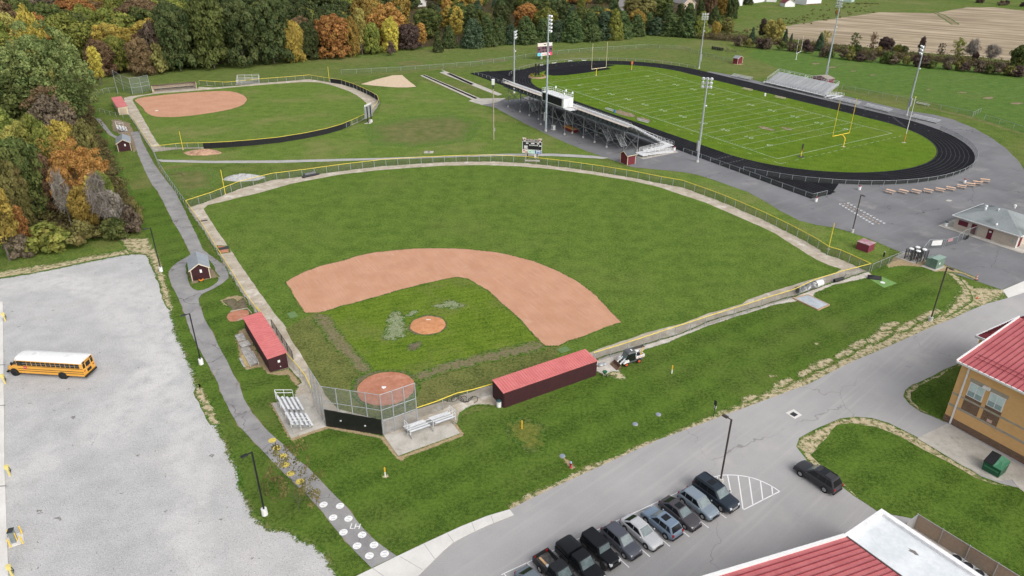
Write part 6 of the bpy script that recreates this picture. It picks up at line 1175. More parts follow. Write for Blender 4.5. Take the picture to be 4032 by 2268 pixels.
def car(label,pos,head,kind,paint,wheel_rim=None,bed=None,sunroof=False,rack=False,rear_out=None,cat=None,scale=1.0):
    Lc,hw,tops,cab,zr,zb,wx_,wr,pil = KIND[kind]; X = lambda f: (f - .5) * Lc
    t = thing({'pickup': 'pickup_truck','sedan': 'parked_car','jeep': 'off_road_vehicle'}.get(kind,'parked_suv'),label,cat or {'pickup': 'pickup truck','sedan': 'car','jeep': 'car'}.get(kind,'car'),(pos.x,pos.y,Z * 2),head,None)
    clear = .20 if kind == 'sedan' else .27 if kind in ('crossover','wagon') else .38; b = MB()
    st_ = []
    for k in range(29):
        f = k / 28
        for (f0,z0,w0),(f1,z1,w1) in zip(tops,tops[1:]):
            if f0 <= f <= f1: u = (f - f0) / (f1 - f0); st_.append((f,z0 + (z1 - z0) * u,w0 + (w1 - w0) * u)); break
    st_ = sorted(set(st_ + [tuple(q) for q in tops]))
    if bed: st_ = [q for q in st_ if q[0] >= .365]
    loft(b,[section(X(f),hw * w_,clear + (.10 if f < .04 or f > .97 else 0),z,.02 if kind in ('jeep','pickup') else .045) for f,z,w_ in st_])
    body = b.build('body',paint,t)
    if bed:                                        # open load bed
        b = MB(); x0,x1 = X(0),X(.372); z1 = 1.10
        for s_ in (-1,1): b.hexa([(x0,s_ * hw - s_ * .12 if s_ > 0 else -hw,clear),(x1,s_ * hw - s_ * .12 if s_ > 0 else -hw,clear),(x1,hw if s_ > 0 else -hw + .12,clear),(x0,hw if s_ > 0 else -hw + .12,clear),(x0,s_ * hw - s_ * .12 if s_ > 0 else -hw,z1),(x1,s_ * hw - s_ * .12 if s_ > 0 else -hw,z1),(x1,hw if s_ > 0 else -hw + .12,z1),(x0,hw if s_ > 0 else -hw + .12,z1)])
        b.box(x0 - .02,-hw + .1,clear + .1,x0 + .09,hw - .1,z1 - .01); b.build('load_bed',paint,t)
        MB().box(x0 + .09,-hw + .12,.62,x1,hw - .12,.66).build('bed_floor',mat('worn_bed_liner',(.05,.048,.046),.7,0,.4,2,two=(.12,.115,.11)),t)
        if bed == 'cover':
            b = MB(); loft(b,[section(x,hw * w_,1.08,z,.04) for x,w_,z in ((x0 + .02,.94,1.62),(x0 + .3,.97,1.80),(x1 - .1,.97,1.82))]); cp = b.build('canopy',paint,t)
    a0,a1,a2,a3 = (X(f) for f in cab); wb_,wt_ = hw * .90,hw * (.86 if kind == 'jeep' else .80 if kind in ('suv','pickup') else .72)
    def lv(u,yy):                                 # point on the cabin shell: u 0 belt..1 roof
        return wb_ + (wt_ - wb_) * u
    b = MB(); xm = lambda u,r: (a0 + (a1 - a0) * u) if r else (a3 + (a2 - a3) * u); rings = []
    for u,zz in ((-.12,zb - .08),(.0,zb),(.5,zb + (zr - zb) * .52),(.90,zr - .05),(1.0,zr)):
        uu = max(0,u); w_ = lv(uu,0) * (1 if u < .95 else .93); xr,xf = xm(uu,1) + (.04 if u > .95 else 0),xm(uu,0) - (.05 if u > .95 else 0); c = .10
        rings.append([Vector((xr,-w_ + c,zz)),Vector((xr + c,-w_,zz)),Vector((xf - c,-w_,zz)),Vector((xf,-w_ + c,zz)),Vector((xf + .03,0,zz)),Vector((xf,w_ - c,zz)),Vector((xf - c,w_,zz)),Vector((xr + c,w_,zz)),Vector((xr,w_ - c,zz)),Vector((xr - .02,0,zz))])
    n = 10; vs = [p for r in rings for p in r]; b.add(vs,[(j * n + i,j * n + (i + 1) % n,(j + 1) * n + (i + 1) % n,(j + 1) * n + i) for j in range(4) for i in range(n)],0,False)
    top = rings[-1]; xc = sum(p.x for p in top) / n; b.add(top + [Vector((xc,0,zr + .035))],[(i,(i + 1) % n,n) for i in range(n)],0,True); cabin = b.build('cabin',paint,t)
    def pane(nm,pts,m_,out,par): d = Vector(out) * .022; P_ = [Vector(p) for p in pts]; Q_ = [p + d for p in P_]; k = len(P_); bb_ = MB(); bb_.add(P_ + Q_,[tuple(range(k))[::-1],tuple(range(k,2 * k))] + [(i,(i + 1) % k,k + (i + 1) % k,k + i) for i in range(k)]); return bb_.build(nm,m_,par)
    def cp_(u,front,s_): z = zb + (zr - zb) * u; w_ = lv(u,0); return Vector((xm(u,not front),s_ * (w_ - .13),z))
    pane('windscreen',[cp_(.06,1,-1),cp_(.06,1,1),cp_(.92,1,1),cp_(.92,1,-1)],m_wsglass,Vector((zr - zb,0,a3 - a2)).normalized() * 2.2,t)
    pane('rear_window',[cp_(.14,0,1),cp_(.14,0,-1),cp_(.88,0,-1),cp_(.88,0,1)],m_glass,Vector((-(zr - zb),0,max(.05,a1 - a0))).normalized() * 1.8,t)
    cuts = [None] + [X(p_) for p_ in pil] + [None]
    for s_ in (-1,1):
        for k in range(len(cuts) - 1):
            def sx(u,c,r): z = zb + (zr - zb) * u; x = (xm(u,1) + .22 if r == 0 else xm(u,0) - .24) if c is None else c + (.045 if r == 0 else -.045); return Vector((x,s_ * (lv(u,0) + .003),z))
            pts = [sx(.08,cuts[k],0),sx(.08,cuts[k + 1],1),sx(.86,cuts[k + 1],1),sx(.86,cuts[k],0)]
            if s_ > 0: pts.reverse()
            pane('side_window',pts,m_glass,(0,s_ * .7,.1),t)
    if sunroof: MB().box(X((cab[1] + cab[2]) / 2) - .1,-.42,zr + .012,X((cab[1] + cab[2]) / 2) + .62,.42,zr + .045).build('sunroof',m_glass,t)
    if rack:
        for s_ in (-1,1): MB().beam((a1 + .2,s_ * wt_ * .86,zr + .06),(a2 - .3,s_ * wt_ * .86,zr + .06),.05,.06).build('roof_rail',m_trim,t)
    for x in wx_:
        for s_ in (-1,1): b = MB(); b.cyl((X(x),s_ * (hw - .2),wr + .03),(X(x),s_ * (hw + .008 if kind != 'jeep' else hw + .10),wr + .03),wr * 1.16,wr * 1.16,16); b.build('wheel_arch',m_trim,t)
    add_wheels(t,[X(x) for x in wx_],hw + .03,wr,.26,wheel_rim or m_rim)
    zf = tops[-2][1]; fx = X(tops[-2][0])
    for s_ in (-1,1):
        b = MB(); b.hexa([(fx - .12,s_ * hw * .62 - .16,zf - .20),(fx + .09,s_ * hw * .62 - .16,zf - .20),(fx + .07,s_ * hw * .62 + .16,zf - .20),(fx - .2,s_ * hw * .62 + .16,zf - .20),(fx - .18,s_ * hw * .62 - .16,zf + .03),(fx + .03,s_ * hw * .62 - .16,zf + .02),(fx,s_ * hw * .62 + .16,zf + .01),(fx - .3,s_ * hw * .62 + .16,zf + .03)]); b.build('headlight',m_head,t)
        MB().box(X(0) - .03,s_ * hw * .76 - .11,zb - .32,X(0) + .16,s_ * hw * .76 + .11,zb - (.02 if kind != 'sedan' else .12)).build('tail_light',m_tail,t)
        b = MB(); b.ball((a3 - .22,s_ * (hw + .10),zb + .08),.09,.11,.08,8,5); b.build('mirror',paint,t)
    MB().box(X(1) - .14,-hw * .42,.48,X(1) + .035,hw * .42,zf - .16).build('grille',m_chrome if kind == 'suv' else m_trim,t); MB().box(X(1) - .2,-hw * .80,clear - .02,X(1) + .05,hw * .80,clear + .17).build('front_bumper',m_trim,t); MB().box(X(0) - .06,-hw * .84,clear,X(0) + .1,hw * .84,clear + .2).build('rear_bumper',m_trim if kind != 'pickup' else m_chrome,t)
    return t
pt = lambda n_,c,**k: mat(n_,c,.38,.1,.06,.5,spec=.2,coat=.12,**k)
heads_c = [h + dst * (SL * .5) for h,e in heads]; hdir = math.atan2(dst.y,dst.x)
def bay(k,off=.12): p = heads[0][0] + pit * (k - .5) + dst * (SL * .5 + off); return p
car('very dark blue full size sport utility vehicle parked beside the hatched corner',bay(0.02,.05),hdir,'suv',pt('midnight_blue_paint',(.028,.038,.052)),None,sunroof=True,rack=True)
car('pale blue grey crossover parked next to the largest dark vehicle',bay(1),hdir,'crossover',pt('blue_grey_paint',(.22,.265,.31)),sunroof=False)
car('dark grey sedan with a sunroof parked between two bluish crossovers',bay(2),hdir,'sedan',pt('charcoal_paint',(.075,.07,.078)),sunroof=True)
car('light blue crossover parked nose to the road with its rear facing out',bay(3,.2),hdir + math.pi,'crossover',pt('light_blue_paint',(.19,.25,.325)),sunroof=True)
car('silver white sedan in the middle of the parked row',bay(4),hdir,'sedan',pt('silver_paint',(.50,.51,.52)))
car('slate grey crossover with dark lower trim beside the silver sedan',bay(5),hdir,'crossover',pt('slate_paint',(.085,.09,.11)),rack=False)
car('boxy black off road vehicle with flat hood in the parked row',bay(6),hdir,'jeep',pt('black_car_paint',(.012,.013,.015)),m_trim)
car('black pickup truck with a covered bed parked beside the boxy vehicle',bay(7,.35),hdir,'pickup',pt('black_car_paint',(.012,.013,.015)),m_trim,bed='cover')
t = car('black pickup truck with an open bed holding a plank',bay(8,.35),hdir,'pickup',pt('black_grey_paint',(.022,.023,.025)),bed='open')
pk = thing('plank','light timber plank lying in the open pickup bed','plank',(0,0,0)); pk.location = t.matrix_basis @ Vector((-1.75,.35,.70)) if False else Vector((bay(8,.35).x,bay(8,.35).y,0)) + Vector((math.cos(hdir),math.sin(hdir),0)) * -1.75 + Vector((0,0,.72)) + Vector((-math.sin(hdir),math.cos(hdir),0)) * -.3; pk.rotation_euler = (0,0,hdir)
MB().box(-.75,-.12,0,.7,.12,.09).build('board',mat('fresh_timber',(.60,.38,.20),.8),pk); MB().box(.35,-.16,.02,.74,.16,.12).build('paper_wrap',m_white,pk)
car('small blue grey sedan at the left end of the row cut by the picture edge',bay(9,.5),hdir,'sedan',pt('steel_blue_paint',(.16,.19,.215)))
car('pale sedan mostly below the picture edge at the end of the row',bay(10.9,1.6),hdir,'sedan',pt('pale_grey_paint',(.42,.43,.43)))
w1,w2 = at('K',890,702),at('K',1055,812); d = (w1 - w2).normalized(); off = Vector((-d.y,d.x,0)); off = off if off.y > 0 else -off
car('dark grey sport utility vehicle standing alone in the lane by the school lawn',(w1 + w2) / 2 + off * .95,math.atan2(d.y,d.x),'wagon',pt('granite_paint',(.045,.045,.05)),sunroof=True,rack=True)
# ------------------------------------------------------------------ school bus
m_bus = mat('school_bus_yellow',(.74,.36,.045),.4,0,.06,.6,spec=.5,coat=.4); m_bl = mat('bus_black',(.014,.014,.015),.45,0,.2,2); m_stop = mat('stop_red',(.50,.03,.05),.5)
w1,w2 = at('D',122,1385),at('D',487,1408); d = (w1 - w2).normalized(); sd_ = Vector((-d.y,d.x,0)); sd_ = sd_ if sd_.y > 0 else -sd_
t = thing('school_bus','yellow school bus with a white roof parked on the gravel lot','bus',w2 + sd_ * 1.1,math.atan2(d.y,d.x)); WB = (w1 - w2).length     # rear axle at x=0, nose +x; camera side is +y
rb,fb_,nose,hb_ = -3.25,WB - .75,WB + 1.05,1.22
b = MB(); prof = [(hb_,.62),(hb_,1.85),(hb_ - .03,2.5),(hb_ - .10,2.78)]
loft(b,[[Vector((x,-y,z)) for y,z in [(hb_ * .9,.55)] + prof] + [Vector((x,y,z)) for y,z in prof[::-1] + [(hb_ * .9,.55)]] for x in (rb,fb_ - .02)],0,False); body = b.build('body',m_bus,t)
rf = [(hb_ - .02,2.62),(hb_ - .06,2.80),(hb_ * .80,2.98),(hb_ * .42,3.07),(0,3.10)]; b = MB(); ring = lambda x,k,dz: [Vector((x,-y * k,z + dz)) for y,z in rf] + [Vector((x,y * k,z + dz)) for y,z in rf[-2::-1]]
loft(b,[ring(rb + .02,1,-.03),ring(rb + .4,1.005,.02),ring(fb_ - .5,1.005,.02),ring(fb_ + .12,.96,-.10)]); ro = b.build('roof',m_white,t)
for x in (rb + 2.2,fb_ - 2.6): MB().box(x,-.35,3.08,x + .62,.35,3.17).build('roof_hatch',mat('hatch_white',(.66,.66,.66),.5),ro)
b = MB(); loft(b,[section(x,w_,.62,z,.06) for x,w_,z in ((fb_ - .05,1.16,1.72),(fb_ + .5,1.08,1.64),(nose - .35,.98,1.48),(nose - .05,.93,1.30),(nose,.86,1.05))]); hd_ = b.build('hood',m_bus,t)
b = MB(); b.add([(fb_ + .05,-.82,1.79),(nose - .35,-.72,1.56),(nose - .35,.72,1.56),(fb_ + .05,.82,1.79),(fb_ + .05,-.82,1.75),(nose - .35,-.72,1.5),(nose - .35,.72,1.5),(fb_ + .05,.82,1.75)],[(0,1,2,3),(7,6,5,4),(0,4,5,1),(1,5,6,2),(2,6,7,3),(3,7,4,0)]); b.build('hood_panel',m_bl,hd_)
b = MB(); b.hexa([(fb_ - .04,-1.05,1.74),(fb_ + .10,-1.05,1.74),(fb_ + .10,1.05,1.74),(fb_ - .04,1.05,1.74),(fb_ - .10,-1.0,2.66),(fb_ + .03,-1.0,2.66),(fb_ + .03,1.0,2.66),(fb_ - .10,1.0,2.66)]); b.build('windscreen',m_glass,t)
for s_ in (-1,1):
    y = s_ * hb_
    for k in range(12):
        x0 = rb + .42 + k * .70; wf = MB().box(x0,y - s_ * .02,1.90,x0 + .60,y + s_ * .012,2.52).build('window',m_bl,t); b = MB(); b.beam((x0 + .02,y + s_ * .016,2.21),(x0 + .58,y + s_ * .016,2.21),.012,.035); b.build('sash_bar',m_galv,wf)
    MB().box(fb_ - .95,y - s_ * .02,1.85,fb_ - .12,y + s_ * .012,2.55).build('driver_window',m_glass,t)
    for z,th in ((1.77,.05),(1.30,.06),(.98,.06)): MB().box(rb,y - .0,z,fb_ - .1,y + s_ * .025,z + th).build('rub_rail',m_bl,t) if s_ > 0 else MB().box(rb,y - .025,z,fb_ - .1,y,z + th).build('rub_rail',m_bl,t)
    for x,nm in ((0,'rear'),(WB,'front')): b = MB(); b.cyl((x,s_ * (hb_ - .3),.54),(x,s_ * (hb_ + .03 if x == 0 else 1.12),.54),.64,.64,18); b.build('wheel_arch',m_bl,t)
    b = MB(); b.beam((fb_ - .1,s_ * 1.2,2.3),(fb_ + .5,s_ * 1.42,2.2),.04,.04); b.box(fb_ + .45,s_ * 1.42 - .12,1.95,fb_ + .55,s_ * 1.42 + .12,2.4); b.build('mirror',m_bl,t)
    MB().box(nose - .12,s_ * .66 - .14,.98,nose + .01,s_ * .66 + .14,1.2).build('headlight',m_head,t)
    MB().box(rb - .035,s_ * .92 - .12,1.32,rb,s_ * .92 + .12,1.45).build('tail_light',m_tail,t); MB().box(rb - .04,s_ * .80 - .18,2.50,rb,s_ * .80 + .18,2.76).build('warning_light',m_bl,t); MB().box(rb - .03,s_ * .84 - .2,1.78,rb,s_ * .84 + .2,2.42).build('rear_window',m_glass,t)
add_wheels(t,[0,WB],hb_ + .02,.50,.32,m_bl)
MB().box(rb - .03,-.42,1.75,rb,.42,2.42).build('rear_door_window',m_glass,t); MB().box(rb - .03,-.42,.95,rb,.42,1.38).build('lower_door_window',m_glass,t); MB().box(rb - .2,-1.2,.50,rb + .05,1.2,.72).build('rear_bumper',m_bl,t); MB().box(nose - .1,-1.1,.45,nose + .16,1.1,.68).build('front_bumper',m_bl,t)
oc = [(math.cos(R(22.5 + 45 * k)) * .25,math.sin(R(22.5 + 45 * k)) * .25) for k in range(8)]; sx_ = fb_ - 1.25
b = MB(); b.add([(sx_ + u,hb_ + .06,1.62 + v) for u,v in oc] + [(sx_ + u,hb_ + .09,1.62 + v) for u,v in oc],[tuple(range(8)),tuple(range(8,16))[::-1]] + [(i,8 + i,8 + (i + 1) % 8,(i + 1) % 8) for i in range(8)]); ss = b.build('stop_sign',m_stop,t); lettering('STOP',.17,m_white,ss,(sx_,hb_ + .1,1.62),(-1,0,0),(0,0,1))
lettering('SCHOOL BUS',.2,m_bl,t,(rb - .03,0,2.60),(0,-1,0),(0,0,1)); lettering('STOP',.16,m_stop,t,(rb - .03,0,1.55),(0,-1,0),(0,0,1))
# ------------------------------------------------------------------ utility work vehicle with bucket
u1,u2 = at('d',735,895),at('d',1160,765); d = (u1 - u2).normalized(); sd_ = Vector((-d.y,d.x,0)); sd_ = sd_ if sd_.y > 0 else -sd_
t = thing('work_vehicle','white and grey utility loader with a muddy bucket on the grass by the dugout','loader',u2 + sd_ * .72,math.atan2(d.y,d.x)); WB = (u1 - u2).length; m_grayc = mat('loader_grey',(.085,.09,.095),.5); m_orim = mat('orange_rim',(.62,.12,.04),.5); m_rust = mat('muddy_steel',(.14,.085,.055),.8,0,.35,3)
MB().box(-.75,-.62,.38,WB + .45,.62,.72).build('chassis',m_grayc,t); add_wheels(t,[0,WB],.80,.36,.30,m_orim)
b = MB(); b.hexa([(.55,-.66,.7),(WB + .1,-.66,.7),(WB + .1,.66,.7),(.55,.66,.7),(.62,-.58,1.95),(WB - .35,-.58,1.95),(WB - .35,.58,1.95),(.62,.58,1.95)]); cb = b.build('cab',m_glassd,t)
b = MB(); b.hexa([(.5,-.68,1.93),(WB - .25,-.66,1.93),(WB - .25,.66,1.93),(.5,.68,1.93),(.62,-.55,2.07),(WB - .4,-.52,2.07),(WB - .4,.52,2.07),(.62,.55,2.07)]); b.build('cab_roof',mat('cab_roof_grey',(.09,.094,.10),.5),cb); MB().box(.9,-.2,2.06,1.1,.25,2.1).build('roof_label',m_white,cb)
b = MB(); b.add([(WB + .125,-.58,.9),(WB + .125,.58,.9),(WB - .31,.52,1.88),(WB - .31,-.52,1.88)],[(0,1,2,3)]); b.build('windscreen',m_wsglass,cb)
for s_ in (-1,1):
    b = MB(); b.hexa([(WB - .45,s_ * .68 - .14,.72),(WB + .5,s_ * .68 - .14,.60),(WB + .5,s_ * .68 + .14,.60),(WB - .45,s_ * .68 + .14,.72),(WB - .35,s_ * .68 - .14,1.05),(WB + .3,s_ * .68 - .12,.98),(WB + .3,s_ * .68 + .12,.98),(WB - .35,s_ * .68 + .14,1.05)]); b.build('fender',m_white,t)
    b = MB(); b.beam((WB - .1,s_ * .34,1.15),(WB + .95,s_ * .34,.42),.12,.18); b.build('lift_arm',m_white,t)
b = MB(); b.box(WB + .95,-.85,.05,WB + 1.0,.85,.62); b.hexa([(WB + .95,-.85,.04),(WB + 1.75,-.85,.03),(WB + 1.75,.85,.03),(WB + .95,.85,.04),(WB + .95,-.85,.09),(WB + 1.75,-.85,.07),(WB + 1.75,.85,.07),(WB + .95,.85,.09)])
for s_ in (-1,1): b.add([(WB + .95,s_ * .85,.05),(WB + 1.75,s_ * .85,.05),(WB + 1.1,s_ * .85,.58),(WB + .95,s_ * .85,.62),(WB + .95,s_ * .80,.05),(WB + 1.75,s_ * .80,.05),(WB + 1.1,s_ * .80,.58),(WB + .95,s_ * .80,.62)],[(0,1,2,3),(7,6,5,4),(0,4,5,1),(1,5,6,2),(2,6,7,3)])
b.build('bucket',m_rust,t)
b = MB(); b.box(-.95,-.68,.80,.5,.68,.86)
for y in (-.68,.62): b.box(-.95,y,.82,.5,y + .06,1.22)
b.box(-.98,-.68,.82,-.92,.68,1.2); b.build('cargo_bed',m_white,t); MB().box(-.8,.69,.96,.3,.70,1.05).build('side_stripe',m_orim,t); MB().box(-.8,-.70,.96,.3,-.69,1.05).build('side_stripe',m_orim,t)
lo = Vector((u2 + sd_ * .72)); rz = math.atan2(d.y,d.x); W_ = lambda x,y,z: lo + d * x + Vector((-d.y,d.x,0)) * y + Vector((0,0,z))
for nm,lb,x,y,z,m_ in (('fuel_can','blue can riding in the bed of the utility loader',.25,-.2,.87,mat('can_blue',(.02,.08,.42),.4)),('fuel_can','dark engine block like item in the loader bed',-.3,.1,.87,m_dark)):
    q = thing(nm,lb,'can',W_(x,y,z),rz); MB().box(-.16,-.2,0,.16,.2,.42).build('can_body',m_,q); MB().cyl((0,0,.42),(0,0,.5),.05,.05,8).build('cap',m_black,q)
q = thing('hand_tool','yellow framed tool leaning out of the loader bed','tool',W_(-.7,-.1,.87),rz); b = MB(); b.beam((0,0,0),(-.5,-.1,1.0),.05,.05); b.beam((0,.25,0),(-.5,.15,1.0),.05,.05); b.beam((-.25,-.05,.5),(-.25,.2,.5),.04,.04); b.build('handle',m_fyellow,q); MB().ball((0,.1,.05),.12,n=8).build('tool_head',m_fyellow,q)
# ================================================================== TREES
import numpy as np
PAL = dict(dgreen=((.022,.040,.012),(.100,.128,.036),(.13,.13,.035)),mgreen=((.032,.052,.011),(.135,.165,.035),(.16,.150,.034)),bgreen=((.060,.092,.022),(.205,.245,.066),(.21,.20,.055)),
           ygreen=((.075,.105,.013),(.245,.260,.035),(.30,.25,.04)),yellow=((.26,.225,.015),(.60,.50,.045),(.40,.40,.04)),ygold=((.17,.15,.025),(.42,.36,.075),(.25,.26,.05)),
           gold=((.15,.105,.014),(.42,.29,.034),(.26,.23,.035)),orange=((.19,.085,.014),(.46,.235,.042),(.36,.25,.035)),rust=((.075,.045,.021),(.215,.135,.062),(.16,.125,.05)),
           brown=((.062,.046,.030),(.185,.14,.09),(.12,.10,.05)),plum=((.040,.024,.022),(.125,.080,.068),(.10,.07,.05)),pine=((.022,.045,.014),(.105,.150,.042),(.13,.145,.036)),
           bpine=((.024,.048,.024),(.090,.140,.068),(.085,.115,.05)),olive=((.075,.072,.016),(.22,.205,.05),(.20,.14,.045)),twig=((.11,.095,.08),(.27,.24,.205),(.17,.135,.09)))
PAL = {k: tuple(tuple(min(.8,(x * .84 + sum(c) / 3 * .16) * 1.42) for x in c) for c in v) for k,v in PAL.items()}
LM = {k: leafmat(k + '_leaves',*v) for k,v in PAL.items()}
m_bark = mat('grey_bark',(.13,.11,.092),.95,0,.3,2.5); m_bark2 = mat('pale_bark',(.30,.28,.25),.95,0,.25,2.5)
def leaf_mesh(name,cen,rad,per,ls,seed,flat=.5,long=1.0,outward=None,updir=0.0):
    g = np.random.default_rng(seed); cen = np.array(cen); rad = np.array(rad); k = len(cen); n = k * per; ci = np.repeat(np.arange(k),per)
    d = g.normal(size=(n,3)); d /= np.linalg.norm(d,axis=1)[:,None]; d[:,2] = np.abs(d[:,2]) * np.where(g.random(n) < .78,1,-1); r = rad[ci] * (.55 + .5 * g.random(n) ** .6)
    p = cen[ci] + d * r[:,None] * np.array([1,1,.8]); nn = d + g.normal(size=(n,3)) * flat; nn[:,2] += updir; nn /= np.linalg.norm(nn,axis=1)[:,None]
    a = np.cross(nn,g.normal(size=(n,3))); a /= np.linalg.norm(a,axis=1)[:,None] + 1e-9; b = np.cross(nn,a); s = ls * (.55 + .8 * g.random(n))[:,None] * .5
    a *= s * long; b *= s / long; V_ = np.stack([p - a - b * .6,p + a * .3 - b,p + a + b * .5,p - a * .2 + b],1).reshape(-1,3)
    tone = np.clip(g.normal(.5,.24,k)[ci] * .65 + g.random(n) * .35,0,1); me = bpy.data.meshes.new(name)
    me.vertices.add(4 * n); me.vertices.foreach_set('co',V_.astype(np.float32).ravel()); me.loops.add(4 * n); me.loops.foreach_set('vertex_index',np.arange(4 * n,dtype=np.int32)); me.polygons.add(n); me.polygons.foreach_set('loop_start',np.arange(0,4 * n,4,dtype=np.int32)); me.polygons.foreach_set('loop_total',np.full(n,4,dtype=np.int32))
    me.update(calc_edges=True); at_ = me.attributes.new('tone','FLOAT','POINT'); at_.data.foreach_set('value',np.repeat(tone,4).astype(np.float32)); me.materials.append(LM['mgreen']); return me
def limbs(name,pts,h,r0,seed,m_,n=14,fork=.35):
    g = random.Random(seed); b = MB(); top = Vector((g.uniform(-.3,.3),g.uniform(-.3,.3),h * .82)); ks = [Vector((0,0,-.2)).lerp(top,k / 5) + Vector((g.uniform(-.12,.12),g.uniform(-.12,.12),0)) * (k > 0) for k in range(6)]
    for k in range(5): b.cyl(ks[k],ks[k + 1],r0 * (1 - k * .17),r0 * (1 - (k + 1) * .17),7)
    for _ in range(n):
        e = Vector(g.choice(pts)); f = max(.12,min(.9,(e.z / h) * .75)) if h > 0 else .5; s_ = ks[0].lerp(top,f); mid = s_.lerp(e,.5) + Vector((0,0,h * .03)); r = r0 * .34 * (1.1 - f * .7); b.cyl(s_,mid,r,r * .7,5); b.cyl(mid,e,r * .7,r * .25,5)
    return b.mesh(name,m_)
PROTO = {}
def proto(kind,i):
    if (kind,i) in PROTO: return PROTO[(kind,i)]
    g = random.Random(hash(kind) % 1000 * 0 + sum(map(ord,kind)) * 31 + i * 977); cs,rs = [],[]      # unit tree: height 1, crown radius 1 (scaled per object)
    if kind == 'broad':
        lob = [(g.uniform(0,6.28),g.uniform(.15,.3)) for _ in range(4)]
        for k in range(74):
            a = k * 2.39996 + g.uniform(-.3,.3); zf = 1 - (k + .5) / 74 * 1.75; rr = math.sqrt(max(0,1 - min(1,abs(zf)) ** 2)) if zf > 0 else math.sqrt(max(.1,1 - zf * zf)) * (.95 + .2 * zf)
            q = g.uniform(.78,1.0) * (1 + sum(w_ * math.cos(2 * (a - p_)) for p_,w_ in lob[:2]) * .35) * (1 - .10 * (k % 5 == 0)); cs.append((math.cos(a) * rr * q * .86,math.sin(a) * rr * q * .86,.545 + zf * q * .40)); rs.append(g.uniform(.15,.29))
        cs += [(g.uniform(-.4,.4),g.uniform(-.4,.4),g.uniform(.4,.75)) for _ in range(12)]; rs += [.3] * 12; per,ls,hs_ = 150,.082,None
        cs += [(math.cos(k * 1.1) * g.uniform(.5,.95),math.sin(k * 1.1) * g.uniform(.5,.95),g.uniform(.08,.26)) for k in range(17)]; rs += [g.uniform(.16,.3) for _ in range(17)]
    elif kind == 'giant':
        for k in range(210):
            a = k * 2.39996 + g.uniform(-.3,.3); zf = 1 - (k + .5) / 210 * 1.85; rr = math.sqrt(max(.05,1 - zf * zf)); q = g.uniform(.72,1.03) * (1 + .13 * math.cos(3 * a + 5 * zf)); cs.append((math.cos(a) * rr * q * .9,math.sin(a) * rr * q * .9,.53 + zf * q * .44)); rs.append(g.uniform(.09,.17))
        cs += [(g.uniform(-.5,.5),g.uniform(-.5,.5),g.uniform(.3,.8)) for _ in range(20)]; rs += [.3] * 20; per,ls = 120,.040
    elif kind == 'sapling':
        for k in range(60): a = g.uniform(0,6.28); z = g.uniform(.12,.98); q = g.uniform(.35,1) * (1 - .35 * abs(z - .45)); cs.append((math.cos(a) * q,math.sin(a) * q,z)); rs.append(g.uniform(.10,.2))
        per,ls = 26,.055
    elif kind == 'tall':
        for k in range(46):
            a = k * 2.4 + g.uniform(-.4,.4); z = .25 + .72 * (k / 46); w_ = math.sin(math.pi * min(1,(z - .1) / .92)) ** .7; q = g.uniform(.45,1); cs.append((math.cos(a) * w_ * q * .75,math.sin(a) * w_ * q * .75,z)); rs.append(g.uniform(.2,.34))
        per,ls = 130,.10
    elif kind in ('pine','cedar'):
        nl = 11 if kind == 'pine' else 13
        for l in range(nl):
            z = .08 + .88 * l / (nl - 1); w_ = (1 - z) ** (.62 if kind == 'pine' else .8) + .05; m_ = max(3,int(10 * w_) + 2)
            for k in range(m_): a = 2 * math.pi * (k + g.random() * .7) / m_ + l; q = w_ * g.uniform(.7,1.05); cs.append((math.cos(a) * q * .8,math.sin(a) * q * .8,z - .03 * q + g.uniform(-.02,.02))); rs.append(.16 + .13 * w_)
        per,ls = (80,.12) if kind == 'pine' else (70,.14)
    elif kind == 'sparse':
        for k in range(64):
            a = g.uniform(0,6.28); z = g.uniform(.22,1); q = g.uniform(.2,1) * math.sin(math.pi * min(1,(z - .12) / .95)) ** .5; cs.append((math.cos(a) * q,math.sin(a) * q,z)); rs.append(g.uniform(.12,.24))
        per,ls = 42,.075
    elif kind == 'bare':
        for k in range(46):
            a = g.uniform(0,6.28); z = g.uniform(.35,1); q = g.uniform(.3,1) * math.sin(math.pi * min(1,(z - .15) / .95)) ** .6; cs.append((math.cos(a) * q,math.sin(a) * q,z)); rs.append(g.uniform(.2,.34))
        per,ls = 24,.17
    else:   # bush
        for k in range(26): a = g.uniform(0,6.28); z = g.uniform(.12,.85); q = g.uniform(.1,1) * math.sqrt(max(.05,1 - z * z)); cs.append((math.cos(a) * q * .8,math.sin(a) * q * .8,z)); rs.append(g.uniform(.2,.36))
        per,ls = 90,.15
    asp = {'broad': 1.05,'tall': 1.7,'pine': 1.15,'cedar': 1.5,'sparse': 1.2,'bare': 1.3,'bush': .7,'giant': 1.0,'sapling': .9}[kind]; H = 10.0; W0 = H / (2 * asp)        # model size: 10 m tall
    C_ = [(x * W0,y * W0,z * H) for x,y,z in cs]; R_ = [r * W0 for r in rs]
    lm = leaf_mesh('crown',C_,R_,per,ls * W0,i + 5,.55,5.0 if kind == 'bare' else (1.5 if kind in ('pine','cedar') else 1.15))
    tm = limbs('trunk',C_,H * (.5 if kind == 'sapling' else .98 if kind in ('bare','sparse') else .9),{'bare': .15,'sparse': .12,'bush': .06,'sapling': .06}.get(kind,.22),i,m_bark2 if kind == 'bare' else m_bark,60 if kind == 'sapling' else 40 if kind in ('bare','sparse') else 14)
    PROTO[(kind,i)] = (lm,tm,H,W0); return PROTO[(kind,i)]
ntree = [0]
NP = dict(broad=6,tall=3,pine=4,cedar=2,sparse=3,bare=3,bush=3,giant=1,sapling=1)
